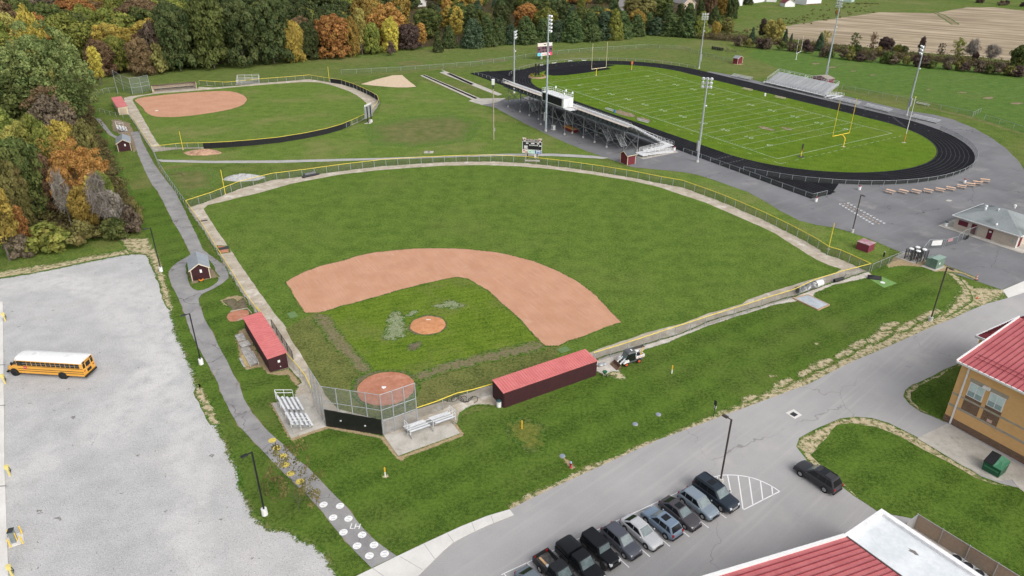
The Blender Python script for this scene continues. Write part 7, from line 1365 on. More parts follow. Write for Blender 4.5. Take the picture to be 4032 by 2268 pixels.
def tree(kind,pal,base,h,wd,label,group=None,name=None):
    i = ntree[0] % NP[kind]; ntree[0] += 1; lm,tm,H,W0 = proto(kind,i); nm = name or {'pine': 'pine_tree','cedar': 'cedar_tree','bush': 'bush','bare': 'bare_tree'}.get(kind,'tree')
    t = thing(nm,label,'bush' if kind == 'bush' else 'tree',(base.x,base.y,0),rnd.uniform(0,6.28),group); t.scale = (wd / W0,wd / W0,h / H)
    o = bpy.data.objects.new('trunk',tm); COL.objects.link(o); o.parent = t
    c = bpy.data.objects.new('crown',lm); COL.objects.link(c); c.parent = t; c.material_slots[0].link = 'OBJECT'; c.material_slots[0].material = LM[pal]; return t
def tW(bx,by,ty,hw,kind,pal,label,group=None,v='W',dz=0):
    b = at(v,bx,by); sc = VW[v][2]; u,w_,z = proj((b.x,b.y,2)); h = hgt(b,v,bx,ty); return tree(kind,pal,b,max(1.5,h),hw * sc * z / FPX,label,group)
TL = [
 (150,338,70,112,'giant','bgreen','very large bright green tree towering over the small shed by the softball field'),(108,205,22,36,'broad','yellow','bright yellow tree rising just above the very large green tree'),(255,215,118,20,'tall','yellow','narrow yellow tree peeping out beside the large green tree'),
 (305,182,88,30,'broad','ygreen','yellow green tree at the wood edge left of the softball backstop'),(224,535,360,70,'giant','orange','big orange maple at the wood edge above the gravel lot'),
 (275,588,448,24,'bare','twig','leafless grey tree in front of the big orange maple'),(182,575,445,20,'bare','twig','leafless tree with pale trunk left of the big orange maple'),(25,655,410,46,'tall','gold','golden tree at the left picture edge above the gravel lot'),
 (225,575,468,34,'broad','gold','yellow orange tree low at the wood edge between two leafless trees'),(245,548,440,30,'broad','yellow','bright golden yellow tree low behind the leafless trees'),
 (72,625,520,20,'tall','orange','slim orange sapling near the lower edge of the left wood'),(45,640,470,26,'tall','gold','thin golden orange tree behind the slim sapling'),(20,420,262,48,'broad','ygreen','yellow green tree at the left edge below the very large tree'),
 (70,440,310,34,'broad','ygold','pale yellow tree in the middle of the left wood'),(118,450,288,40,'broad','ygreen','bright yellow green tree below the very large green tree'),(180,430,300,34,'broad','gold','gold green tree tucked under the very large tree'),(235,430,300,28,'broad','olive','olive shrub like tree at the wood edge facing the small shed'),
 (92,545,360,44,'broad','mgreen','mid green tree left of the big orange maple'),(138,535,385,34,'broad','rust','rusty brown tree just left of the big orange maple'),(20,540,360,44,'broad','gold','dull gold tree at the left edge midway down the wood'),(60,580,400,36,'broad','olive','olive tree between golden trees in the left wood'),(280,545,430,26,'broad','ygreen','yellow green foliage right behind the big orange maple'),
 (130,632,562,62,'bush','ygreen','broad yellow green bush at the foot of the left wood'),(215,615,555,46,'bush','olive','olive bush by the wood edge above the straw verge'),(290,602,548,42,'bush','mgreen','green bush right of the olive bush at the wood edge'),(338,585,520,36,'bush','brown','brown thicket at the tip of the left wood by the lamp'),(300,560,480,34,'bush','twig','grey bramble thicket behind the wood edge bushes'),(60,645,590,40,'bush','brown','low brown bush at the left wood edge'),(345,560,500,24,'bush','olive','small olive bush at the corner of the left wood'),
 (262,192,100,34,'broad','rust','rust brown tree left of the softball backstop'),(360,190,92,30,'broad','rust','rust brown tree directly above the softball backstop'),(405,186,110,26,'bush','olive','olive bush at the wood edge behind the open dugout'),(400,178,55,34,'broad','brown','brown tree right of the yellow green one behind the backstop'),
 (455,178,0,46,'broad','dgreen','very dark green tree behind the open softball dugout'),(540,172,-22,50,'broad','mgreen','tallest mid green tree behind the softball field'),(615,167,-8,46,'broad','dgreen','dark green tree above the softball bleachers'),(690,160,-10,48,'broad','dgreen','broad dark green tree right of the softball bleachers'),(742,156,48,28,'broad','gold','dark gold tree between dark green trees'),(782,150,52,26,'broad','dgreen','dark tree just left of the orange tree at the wood edge'),
 (840,146,34,42,'broad','orange','orange tree at the wood edge above the foul pole'),(888,142,40,22,'broad','gold','gold green tree right of the wood edge orange tree'),(912,138,22,19,'tall','ygold','tall pale yellow tree with a pale trunk'),(938,136,55,24,'broad','ygreen','soft green tree right of the tall pale yellow tree'),(984,130,44,23,'broad','yellow','yellow tree at the wood edge above the sand sector'),(985,140,104,13,'bush','plum','lone dark red bush on the grass bank'),
 (1028,124,58,30,'broad','plum','dark purplish tree beside a small orange tree'),(1062,122,58,17,'tall','orange','small orange tree next to the purplish tree'),(1102,131,80,15,'cedar','dgreen','dark rounded cedar standing apart on the bank'),(1157,116,74,13,'tall','orange','little orange tree between the pines'),
 (245,285,160,36,'broad','gold','gold bush tree at the left end of the hedgerow'),(330,262,130,55,'broad','olive','olive tree behind the left end of the hedgerow'),(520,322,205,28,'cedar','bpine','first small cedar in the hedgerow from the left'),(592,305,140,34,'tall','plum','dark tree behind the pale yellow hedgerow tree'),(678,318,145,76,'broad','ygold','large pale yellow tree in the hedgerow'),(768,332,218,23,'cedar','bpine','pointed cedar right of the pale yellow hedgerow tree'),(815,325,252,15,'cedar','bpine','smallest cedar of the hedgerow'),(1026,382,250,38,'cedar','bpine','full dark cedar below a yellow sapling in the hedgerow'),(1062,350,236,46,'sparse','ygold','thin yellow sapling behind the full cedar'),
 (1288,380,252,42,'sparse','mgreen','spiky green tree in the hedgerow'),(1420,400,248,34,'sparse','rust','small rust topped tree in the hedgerow'),(1522,402,276,60,'broad','plum','rounded brown tree in the middle of the hedgerow'),(1480,406,352,32,'bush','yellow','little bright yellow bush in the hedgerow'),(1270,402,340,36,'bush','ygreen','yellow green bush left of a dark green one in the hedgerow'),(1320,402,335,36,'bush','dgreen','dark green bush in the hedgerow'),(1615,415,335,36,'broad','ygreen','yellow green small tree in the hedgerow'),(1662,418,345,32,'broad','dgreen','dark green small tree beside the yellow green one'),(1782,440,278,30,'tall','plum','dark column shaped tree behind the right floodlight mast'),(1938,440,328,34,'sparse','brown','thin brown tree in the right part of the hedgerow'),(2062,455,292,62,'sparse','ygreen','open yellow green tree at the right of the hedgerow'),(2162,465,308,46,'bare','twig','grey leafless tree at the right of the hedgerow'),(2196,470,388,24,'broad','plum','dark small tree beside the grey leafless one'),(2312,480,350,56,'bare','twig','grey leafless tree near the right end of the hedgerow'),(2528,540,328,84,'broad','mgreen','large rounded green tree at the right picture edge'),(930,372,300,48,'bush','plum','dark red bush behind the thin white goal post'),
]
for k,a in enumerate(TL): tW(*a,v='C' if k >= len(TL) - 26 else 'W')
for k,(x,y,ty,hw) in enumerate(((1130,120,66,18),(1190,119,48,27),(1226,116,44,22),(1252,112,46,20),(1286,110,62,19),(1322,109,42,28),(1366,105,46,22),(1402,103,52,22),(1440,104,34,29),(1482,102,34,29),(1522,98,30,29),(1560,95,28,29),(1600,90,38,22),(1650,87,44,24),(1690,89,38,27),(1728,92,36,28))):
    tW(x,y,ty,hw * 1.22,'pine',('pine','bpine','pine')[k % 3],'tall green pine in the row along the bank behind the football scoreboard','pines in the row along the bank')
tW(1762,94,30,22,'pine','ygreen','yellowish pine at the right end of the pine row'); tW(1545,100,24,24,'pine','ygreen','brightest yellow green pine behind the pine row')
sapling = tW(752,1282,1132,72,'sapling','olive','small olive leaved tree beside the footpath with painted balls',v='W')
for k,(x,y,ty,hw,kd,pl_k,lb) in enumerate(((200,150,-60,50,'broad','rust','rust coloured tree near the house at the picture top'),(365,150,-40,48,'broad','dgreen','dark green tree beside the farm lawn at the top'),(300,130,-70,50,'broad','gold','gold tree between dark trees near the farm lawn'),(400,140,85,14,'cedar','dgreen','small dark cedar at the edge of the farm lawn'),(490,36,-60,40,'broad','dgreen','dark round tree on the farm lawn by the white barn'),(130,110,0,40,'cedar','dgreen','dark spruce by the house roof at the top'))):
    tW(x,y,ty,hw,kd,pl_k,lb,v='C')
for x,y,r_,pl_k,lb in ((2240,22,34,'plum','dark round shrub beyond the far road'),(2400,40,36,'brown','brown clump beyond the far road'),(2440,38,34,'plum','dark red shrub next to the brown clump'),(2570,50,30,'plum','dark shrub at the right end of the far road')):
    tW(x,y,y - 36,r_,'bush',pl_k,lb,v='C')
hb_l = [(x,300 + x * .1 + (x > 1000) * 20) for x in range(420,2560,78)]
for k,(x,y) in enumerate(hb_l):
    pk_ = ('brown','olive','plum','brown','mgreen')[k % 5]; p_ = at('C',x + rnd.uniform(-25,25),y + 6); tree('bush',pk_,p_,rnd.uniform(3.2,5.4),rnd.uniform(2.2,3.8),{'brown': 'brown','olive': 'olive','plum': 'dark red','mgreen': 'green'}[pk_] + ' bush among the brush of the hedgerow',pk_ + ' bushes in the hedgerow')
# the wood behind: single trees, thinned with distance
frp = [(p.x,p.y) for p in FR]
def inside(x,y):
    c = False; j = len(frp) - 1
    for i in range(len(frp)):
        if (frp[i][1] > y) != (frp[j][1] > y) and x < (frp[j][0] - frp[i][0]) * (y - frp[i][1]) / (frp[j][1] - frp[i][1]) + frp[i][0]: c = not c
        j = i
    return c
placed = [(at('W' if k < len(TL) - 26 else 'C',a[0],a[1]).x,at('W' if k < len(TL) - 26 else 'C',a[0],a[1]).y) for k,a in enumerate(TL)]
ZONES = ((250,'in the left wood',(('rust',.16),('gold',.20),('ygreen',.20),('mgreen',.24),('brown',.10),('orange',.05),('ygold',.05))),(440,'in the rusty part of the wood behind the softball backstop',(('rust',.26),('brown',.14),('gold',.18),('mgreen',.24),('ygreen',.18))),(770,'in the dark wood behind the softball field',(('dgreen',.52),('mgreen',.34),('rust',.05),('gold',.09))),(1060,'in the mixed wood above the sand sector',(('mgreen',.28),('dgreen',.24),('gold',.16),('orange',.03),('ygreen',.21),('rust',.08))),(1460,'in the wood behind the pine row',(('bpine',.22),('pine',.16),('dgreen',.16),('gold',.10),('orange',.03),('ygreen',.14),('mgreen',.17),('rust',.02))),(9999,'in the far wood near the houses',(('mgreen',.26),('gold',.16),('pine',.22),('dgreen',.22),('olive',.14))))
CN = dict(rust='rust brown',gold='dull gold',ygreen='yellow green',mgreen='mid green',brown='brown',orange='orange',ygold='pale gold',dgreen='dark green',bpine='blue green',pine='green',olive='olive green')
HOUSES = [at('N',345,150),at('N',850,100),at('B',605,50)]
nf = 0
for _ in range(60000):
    if nf >= 275: break
    u = rnd.uniform(-130,1815); v_ = rnd.uniform(-14,640) if rnd.random() < .45 else rnd.uniform(-14,170); p = at('W',u,v_); dist = math.hypot(p.x,p.y)
    if not inside(p.x,p.y) or dist > 640 or (u > 190 and 170 < v_ < 420) or (u > 235 and v_ > 400): continue
    sp = 5.6 + max(0,dist - 120) * .019
    if any((p.x - a) ** 2 + (p.y - b) ** 2 < sp * sp for a,b in placed): continue
    if any((p.xy - h_.xy).length < 16 for h_ in HOUSES): continue
    if dist > 280 and any(h_.y > p.y and abs(p.x - h_.x * p.y / h_.y) < 10 and h_.y - p.y < 45 for h_ in HOUSES): continue
    zn = next(z for z in ZONES if u < z[0]); r_ = rnd.random(); pal = zn[2][0][0]
    for nm_,w_ in zn[2]:
        r_ -= w_
        if r_ <= 0: pal = nm_; break
    kd = 'pine' if pal in ('pine','bpine') else rnd.choice(('broad','broad','broad','tall','sparse')) if pal in ('rust','brown','gold') else rnd.choice(('broad','broad','broad','tall'))
    edge_d = min(1,max(0,(dist - 100) / 120)); h = (rnd.uniform(11,15) if pal in ('pine','bpine') else rnd.uniform(14,21)) * (.62 + .38 * edge_d) * (.8 if u > 1060 else 1) * (.85 if kd == 'sparse' else 1); wd = h * (.31 if kd == 'pine' else .20 if kd == 'tall' else rnd.uniform(.32,.44)) * (1 + max(0,dist - 180) * .0014)
    kn = {'pine': 'pine','tall': 'slender tree','sparse': 'thin leaved tree','broad': 'broad tree'}[kd]; zz = zn[1]
    tree(kd,pal,p,h,wd,f'{CN[pal]} {kn} {zz}',f'{CN[pal]} {kn}s {zz}'); placed.append((p.x,p.y)); nf += 1
# undergrowth along the wood edges and the hedgerow: nobody could count it
def brush(name,spots,pal_m,seed):
    g = random.Random(seed); cs,rs = [],[]
    for p,h in spots:
        for _ in range(g.randint(3,5)): cs.append((p.x + g.uniform(-1.2,1.2) * h * .6,p.y + g.uniform(-1.2,1.2) * h * .6,g.uniform(.2,.75) * h)); rs.append(h * g.uniform(.35,.6))
    me = leaf_mesh(name,cs,rs,26,.34,seed,.8,1.4); me.materials.clear(); me.materials.append(pal_m); o = bpy.data.objects.new(name,me); COL.objects.link(o); o['kind'] = 'stuff'; return o
sp_ = []; og = random.Random(8)
for _ in range(6000):
    if len(sp_) >= 900: break
    q = at('W',og.uniform(-120,1810),og.uniform(-12,150) if og.random() < .8 else og.uniform(100,560))
    if inside(q.x,q.y) and math.hypot(q.x,q.y) < 640 and not any((q.xy - h_.xy).length < 12 for h_ in HOUSES): sp_.append((q,og.uniform(2.5,6.5)))
brush('understory',sp_,leafmat('understory_leaves',(.055,.060,.018),(.19,.17,.055),(.20,.12,.04)),21)
m_brush = leafmat('undergrowth',(.075,.055,.030),(.22,.185,.075),(.15,.17,.04)); m_brush2 = leafmat('hedge_undergrowth',(.070,.050,.033),(.21,.165,.085),(.14,.145,.045))
ed = [p for p in L('W',-120,645,0,622,110,618,250,605,345,590,356,548,332,500,302,450,290,400,268,350,244,300,236,255,240,215,258,194,440,176,700,155,900,141,1030,126,1250,112,1450,102,1640,88,1770,92)]
sp_ = []; og = random.Random(3)
for a,b in zip(ed,ed[1:]):
    n_ = int((b - a).length / .75); nn_ = Vector((-(b - a).y,(b - a).x,0)).normalized()
    for j in range(n_):
        q = a.lerp(b,j / n_) + nn_ * og.uniform(-1.0,1) * 3.5 * (1 if og.random() < .7 else 2.2)
        if inside(q.x,q.y): sp_.append((q,og.uniform(.7,2.1) * (1.9 if q.y > 240 else 1)))
for _ in range(420):
    q = at('W',og.uniform(-100,345),og.uniform(400,615))
    if inside(q.x,q.y): sp_.append((q,og.uniform(.6,1.8)))
brush('undergrowth',sp_,m_brush,11)
sp_ = []
for a,b in zip(HB[:13],HB[1:13]):
    A_,B_ = at('C',*a),at('C',*b); n_ = int((B_ - A_).length / .5); nn_ = Vector((-(B_ - A_).y,(B_ - A_).x,0)).normalized(); nn_ = nn_ if nn_.y > 0 else -nn_
    for j in range(n_): sp_.append((A_.lerp(B_,j / n_) + nn_ * og.uniform(.3,11),og.uniform(1.3,3.6)))
brush('hedgerow_brush',sp_,m_brush2,12)
sp_ = [(at('C',og.uniform(430,1050),0) * 0 + at('C',x_ := og.uniform(380,1500),max(30,285 - (x_ - 380) * .16 * og.uniform(1.0,1.9) - og.uniform(0,40))),og.uniform(.35,.9)) for _ in range(160)]
brush('meadow_scrub',[q for q in sp_ if not (760 < (proj(q[0])[0] - 2688) / .521739 < 2600 and proj(q[0])[1] / .521739 > 205)],leafmat('meadow_scrub_leaves',(.15,.15,.045),(.30,.27,.12),(.20,.18,.08)),13)
# ================================================================== STREET LAMPS AND SMALL THINGS
def lamp(label,base,h,arm_to,m,mb_,bh=.9,br=.3):
    d = Vector(arm_to) - base; d.z = 0; ln_ = min(2.2,max(1.0,d.length)); t = thing('street_lamp',label,'street lamp',base,math.atan2(d.y,d.x))
    MB().cyl((0,0,0),(0,0,bh),br,br * .95,12).build('base',mb_,t); MB().beam((0,0,bh),(0,0,h),.15,.15).build('pole',m,t); MB().beam((-.06,0,h - .05),(ln_ - .5,0,h - .02),.09,.09).build('arm',m,t)
    b = MB(); b.hexa([(ln_ - .55,-.2,h - .07),(ln_ + .15,-.2,h - .07),(ln_ + .15,.2,h - .07),(ln_ - .55,.2,h - .07),(ln_ - .5,-.15,h + .09),(ln_ + .1,-.15,h + .06),(ln_ + .1,.15,h + .06),(ln_ - .5,.15,h + .09)]); b.build('lamp_head',m,t); return t
for lb,bv,tp_,am,hh,m_,mb_ in (('black street lamp by the corner of the gravel lot below the wood',('D',1217,600),None,('D',1110,275),8.5,m_black,m_white),('black street lamp with white base beside the path opposite the woodpile',('D',1520,1298),None,('D',1398,925),8.3,m_black,m_white),('black street lamp with white base next to the small olive tree',('I',2000,985),None,('I',1865,530),8.6,m_black,m_white),('dark street lamp rising behind the largest parked vehicle',('K',282,748),None,('K',318,240),9.0,m_bronze,m_conc3),('dark street lamp at the edge of the plaza near the painted markings',('F',1278,305),None,('F',1365,28),8.1,m_bronze,m_conc3),('brown street lamp on a grey base in the dry verge by the road',('F',1868,972),None,('F',2023,578),9.5,m_bronze,m_conc3)):
    b0 = at(*bv); lamp(lb,b0,hh,at(*am,hh),m_,mb_,.85 if mb_ is m_white else .7,.33)
m_softy = mat('painted_ball_yellow',(.72,.55,.07),.8,0,.12,6,two=(.62,.50,.12)); m_ballw = mat('painted_ball_white',(.76,.76,.75),.8,0,.06,6); m_stitch = mat('painted_stitch',(.16,.14,.14),.8)
def ball(label,p,r,m_,cat,grp,ang):
    b = MB(); b.add([p + Vector((r * math.cos(k * .2618),r * math.sin(k * .2618),0)) for k in range(24)],[tuple(range(24))]); o = b.build('painted_ball',m_); tag(o,label,cat,grp); s_ = MB()
    for s in (-1,1):
        for k in range(8):
            a0,a1 = ang + s * .95 + (k - 4) * .0,0; c = p + Vector((math.cos(ang) * r * 1.15 * s,math.sin(ang) * r * 1.15 * s,.004)); f = lambda i: c + Vector((math.cos(ang + (math.pi if s > 0 else 0) + (i - 4) * .17),math.sin(ang + (math.pi if s > 0 else 0) + (i - 4) * .17),0)) * r * .78
            q0,q1 = f(k),f(k + 1); u = (q1 - q0).normalized(); n_ = Vector((-u.y,u.x,0)) * .018; s_.add([q0 - n_,q1 - n_,q1 + n_,q0 + n_],[(0,1,2,3)])
    s_.build('stitching',m_stitch,o)
ys = ((2055,425),(2090,482),(2135,543),(2155,610),(2195,675),(2262,735)); yl = ('top yellow ball painted on the path beside the left bleachers','second yellow painted ball from the top of the path','third yellow painted ball from the top of the path','fourth yellow painted ball partly under the olive tree','yellow painted ball seen through the olive tree branches','lowest yellow painted ball behind the olive tree')
for (x,y),lb in zip(ys,yl): ball(lb,at('I',x,y,.046),.46,m_softy,'painted ball','yellow balls painted on the path',1.2)
ws = ((55,800,'upper left'),(205,812,'upper right'),(142,918,'second left'),(282,928,'second right above the letters'),(236,1052,'third left'),(406,1075,'third right below the letters'),(360,1175,'fourth left'),(514,1167,'fourth right'),(472,1265,'lowest left'),(610,1248,'lowest right'))
for k,(x,y,w_) in enumerate(ws): ball(f'{w_} white baseball painted on the footpath',at('M',x,y,.046),.44,m_ballw,'painted ball','white baseballs painted on the path',1.3 + (k * 37 % 5) * .12)
p = at('M',343,1000,.046); flat_text('LH',1.05,m_ballw,p,-.05,.046,'painted_letters',.9)
# plates and mats on the diamonds
def flatthing(nm,lb,cat,pts,th,m_,grp=None,z=0.0):
    c = sum(pts,Vector()) / len(pts); t = MB(Vector((c.x,c.y,0))); t.prism(pts,z,z + th); o = t.build(nm,m_); o.location = (c.x,c.y,0); return tag(o,lb,cat,grp)
pc = at('X',1213,752); flatthing('home_plate','white home plate in the near dirt circle','base',[pc + Vector((.3 * x,.3 * y,0)) for x,y in ((-1,1),(1,1),(1,0),(0,-1),(-1,0))],.03,m_white,None,.05)
pc = at('X',1594,182); flatthing('pitching_rubber','white pitching rubber on top of the mound','base',[pc + Vector((x,y,0)) for x,y in ((-.34,-.12),(.34,.0),(.32,.14),(-.36,.02))],.03,m_white,None,.25)
flatthing('pitching_rubber','white strip on the far softball infield','base',L('A',1172,834,1195,832,1195,837,1172,839),.03,m_white,None,.035)
m_gmat = mat('faded_green_mat',(.125,.205,.075),.9,0,.1,1.5)
flatthing('green_mat','green square mat on the grass near third base','mat',L('D',2165,918,2225,902,2250,938,2192,958),.03,m_gmat,None,.03)
flatthing('green_mat','green mat on the grass behind the first base dugout roof','mat',L('E',1625,1190,1695,1165,1733,1195,1660,1220),.03,m_gmat,None,.03)
flatthing('artificial_turf_mat','bright green turf mat with a white circle near the right field corner','mat',L('H',1960,150,2150,110,2455,240,2235,318),.03,mat('turf_mat',(.15,.28,.075),.9,0,.12,2),None,.02)
flatthing('throw_circle','small white disc lying on the green turf mat','disc',[at('H',2212,231) + Vector((.4 * math.cos(k * .524),.4 * math.sin(k * .524),0)) for k in range(12)],.03,m_white,None,.055)
t = thing('pitching_screen','collapsed black pitching screen on the green turf mat','screen',at('H',2080,170),-.35); b = MB(); b.beam((-1.2,-.3,.1),(1.0,-.3,.1),.07,.07); b.beam((-1.2,.5,.45),(1.0,.5,.5),.07,.07); b.beam((-1.2,-.3,.1),(-1.2,.5,.45),.07,.07); b.beam((1,-.3,.1),(1,.5,.5),.07,.07); b.build('frame',m_black,t); b = MB(); b.add([(-1.2,-.3,.1),(1,-.3,.1),(1,.5,.5),(-1.2,.5,.45),(-.1,.1,.55)],[(0,1,4),(1,2,4),(2,3,4),(3,0,4)]); b.build('net',m_black,t)
# covered bullpen mound, tarp rolls
mp_ = L('H',700,500,950,445,1310,615,1118,700); t = thing('covered_bullpen_mound','grey tarpaulin covered bullpen mound framed with timber by the fence','bullpen mound',mp_[0]); o0 = mp_[0]
MB(o0).prism(mp_,0,.16).build('clay_bed',mat('frame_earth',(.34,.20,.12),.9),t); cc = sum(mp_,Vector()) / 4; b = MB(o0); ip = [cc + (q - cc) * .93 for q in mp_]; b.add([q + Vector((0,0,.2)) for q in ip] + [cc + Vector((0,0,.38))],[(0,1,4),(1,2,4),(2,3,4),(3,0,4)]); b.build('tarpaulin',mat('grey_tarp',(.36,.40,.435),.5,0,.08,1.5,two=(.46,.50,.53)),t)
b = MB(o0)
for i in range(4): b.beam(mp_[i] + Vector((0,0,.12)),mp_[(i + 1) % 4] + Vector((0,0,.12)),.14,.24)
b.build('timber_frame',mat('raw_timber',(.46,.31,.19),.9),t)
a_,c_ = at('H',760,410),at('H',1130,290); t = thing('tarp_roll','big grey and white rolled field tarpaulin beside the right field fence','tarp',a_); m_tarp = mat('wrinkled_tarp',(.17,.175,.18),.55,0,.3,1.5,two=(.50,.51,.52),lo=.48,hi=.56); d = (c_ - a_).normalized(); pv = Vector((-d.y,d.x,0)); rings = []
for k in range(15):
    f = k / 14; c = (c_ - a_) * f + Vector((0,0,.62)); rings.append([c + pv * math.cos(6.283 * i / 14) * .62 * (1 + .10 * mnoise.noise((k * .7,i * .9,2))) + Vector((0,0,math.sin(6.283 * i / 14) * .62 * (1 + .12 * mnoise.noise((k * .8,i * .9,5))))) for i in range(15)])
b = MB(); loft(b,rings,0,True); b.build('roll',m_tarp,t); b = MB(); q = (c_ - a_) * .8; b.cyl(q + Vector((0,0,.66)),q + d * 1.6 + Vector((0,0,.66)),.66,.60,12); b.build('white_cover',m_white,t); b = MB(); b.cyl(-d * .02 + Vector((0,0,.62)),d * .03 + Vector((0,0,.62)),.42,.42,12); b.build('core',m_black,t)
a_,c_ = at('H',1385,225),at('H',1540,180); t = thing('tarp_roll','small dark drag mat roll behind the right field fence','roll',a_); MB(a_).cyl(a_ + Vector((0,0,.33)),c_ + Vector((0,0,.33)),.33,.30,10).build('roll',m_trim,t); MB(a_).beam(c_ + Vector((0,0,.5)),c_ + (c_ - a_) * .25 + Vector((0,0,1.0)),.05,.05).build('pull_handle',m_dark,t)
a_,c_ = at('A',2300,1335),at('A',2415,1310); t = thing('culvert_pipe','dark plastic pipe lying behind the left field fence','pipe',a_); MB(a_).cyl(a_ + Vector((0,0,.45)),a_.lerp(c_,.7) + Vector((0,0,.45)),.45,.45,12).build('pipe',mat('grey_pipe',(.12,.125,.13),.5),t); MB(a_).cyl(a_ + Vector((-.3,-1,.3)),c_ + Vector((0,-.8,.25)),.3,.25,10).build('loose_roll',m_trim,t)
# piles
def mound(nm,lb,cat,c,rx,ry,h,m_,seed,ang=0):
    b = MB(); n = 22; vs = []; 
    for j in range(6):
        f = 1 - j / 6
        for i in range(n): a = 6.283 * i / n; k = 1 + .25 * mnoise.noise((math.cos(a) * 1.5 + seed,math.sin(a) * 1.5,j * .2)); vs.append(Vector((rx * f * k * math.cos(a),ry * f * k * math.sin(a),h * (1 - f ** 1.6) * (1 + .5 * mnoise.noise((i * .5,j * .6,seed))))))
    vs.append(Vector((0,0,h * .95))); b.add(vs,[(j * n + i,j * n + (i + 1) % n,(j + 1) * n + (i + 1) % n,(j + 1) * n + i) for j in range(5) for i in range(n)] + [(5 * n + i,5 * n + (i + 1) % n,len(vs) - 1) for i in range(n)],0,False); o = b.build(nm,m_); o.location = (c.x,c.y,.01); o.rotation_euler = (0,0,ang); return tag(o,lb,cat)
mound('clay_pile','low pile of red clay by the softball outfield fence','dirt pile',at('A',1530,1152),4.6,2.8,.8,mat('red_clay_clods',(.36,.19,.12),.95,0,.3,1.2,two=(.56,.36,.24)),2)
mound('gravel_pile','pale grey gravel pile behind the left field fence','gravel pile',at('A',1838,1345),4.6,2.6,1.0,mat('pale_gravel_heap',(.36,.355,.345),.95,0,.2,2.5,two=(.52,.515,.50)),4)
sheet('straw_patch',L('a',100,620,160,520,280,470,330,580,480,860,600,1010,720,1240,1010,1150,1200,1400,1130,1440,1010,1260,860,1260,660,1240,560,1130,430,1150,300,1180,200,1060,150,800),Z * 1.6,m_straw2,.5,.2,.7)
sheet('bullpen_soil',L('D',1660,820,1720,790,1800,780,1850,800,1880,870,1780,895,1740,870,1690,850),Z * 2,m_straw2,.5,.2,.7); sheet('bullpen_soil',L('D',1685,820,1760,805,1790,830,1835,800,1880,875,1760,893),Z * 2.6,m_brown,.25,.1,.6); sheet('bullpen_clay',smooth_poly(L('D',1710,930,1740,905,1860,880,1895,920,1850,965,1740,985,1715,960)),Z * 2.4,m_homedirt,.35,.08,.6)
sheet('worn_patch',L('D',1640,405,1725,410,1735,455,1660,465),Z * 2.4,m_homedirt,.5,.15,.6)
t = thing('bullpen_edging','low timber edging round the clay bullpen by the dugout','edging',at('D',1880,880)); o0 = at('D',1880,880); b = MB(o0); pp = L('D',1740,905,1865,880,1898,915); [b.beam(q + Vector((0,0,.08)),r + Vector((0,0,.08)),.12,.18) for q,r in zip(pp,pp[1:])]; pp = L('D',1790,975,1840,955); b.beam(pp[0] + Vector((0,0,.08)),pp[1] + Vector((0,0,.08)),.12,.18); b.build('timber',m_wood,t)
# woodpile by the dugout
g_ = random.Random(5); m_gw = mat('silvered_boards',(.36,.34,.32),.9,0,.25,3,two=(.55,.53,.50)); wd_ = (at('a',430,1060) - at('a',200,640)).normalized(); wa = math.atan2(wd_.y,wd_.x)
for lb,q,ln_,n_,m_,h in (('grey weathered board stack nearest the dugout corner',('a',390,1020),3.4,7,m_gw,.45),('short loose boards at the top of the woodpile',('a',205,650),2.2,6,m_gw,.25),('narrow yellowish boards on the side of the woodpile',('a',290,1040),3.0,3,mat('yellow_boards',(.50,.37,.16),.9),.3),('splintered boards in the middle of the woodpile',('a',300,860),2.0,6,m_gw,.2),('pale loose plank leaning left of the woodpile',('a',240,1060),2.6,2,m_gw,.15)):
    t = thing('board_stack',lb,'boards',at(*q),wa)
    for k in range(n_): y = (k - n_ / 2) * .2; MB().hexa([(-ln_ / 2 + g_.uniform(-.3,.3),y,h * .2),(ln_ / 2 + g_.uniform(-.3,.3),y + g_.uniform(-.1,.1),h * .2),(ln_ / 2,y + .17,h * .2),(-ln_ / 2,y + .17,h * .2),(-ln_ / 2,y,h * g_.uniform(.7,1)),(ln_ / 2,y,h),(ln_ / 2,y + .17,h * g_.uniform(.8,1)),(-ln_ / 2,y + .17,h)]).build('board',m_,t)
t = thing('sheet_board','square grey sheet board lying on the woodpile','board',at('a',275,745,.35),wa + .1); MB().box(-.75,-.7,.0,.75,.7,.05).build('panel',m_gw,t)
t = thing('sheet_board','grey board propped on the warning track by the left field fence','board',at('D',1690,430),.3); MB().hexa([(-.9,-.4,.05),(.9,-.3,.05),(.9,.3,.1),(-.9,.4,.05),(-.9,-.4,.1),(.9,-.3,.12),(.9,.3,.4),(-.9,.4,.2)]).build('panel',m_dark,t)
t = thing('sheet_board','dark flat grate on the warning track near the path','grate',at('D',1535,218),.4); MB().box(-.8,-.3,0,.8,.3,.08).build('panel',m_dark,t)
t = thing('plank','dark plank lying along the fence behind the utility loader','plank',at('d',1040,270),.42); MB().box(-1.5,-.25,0,1.5,.25,.12).build('board',mat('dark_plank',(.06,.045,.04),.8),t)
t = thing('spreader','green push spreader by the dugout corner','spreader',at('b',2380,600),1.2); b = MB(); b.lathe([(.12,.35),(.34,.75),(.36,.78),(.3,.76)],10); b.build('hopper',mat('spreader_green',(.01,.14,.05),.5),t); b = MB(); b.beam((0,0,.5),(-.6,0,1.1),.04,.04); b.beam((-.6,-.25,1.1),(-.6,.25,1.1),.04,.04); b.build('handle',m_dark,t)
for s_ in (-1,1): MB().cyl((0,s_ * .28,.18),(0,s_ * .34,.18),.18,.18,10).build('wheel',m_tyre,t)
t = thing('bag_heap','heap of grey bags and white buckets beside the long dugout','bags',at('b',2300,400),.3)
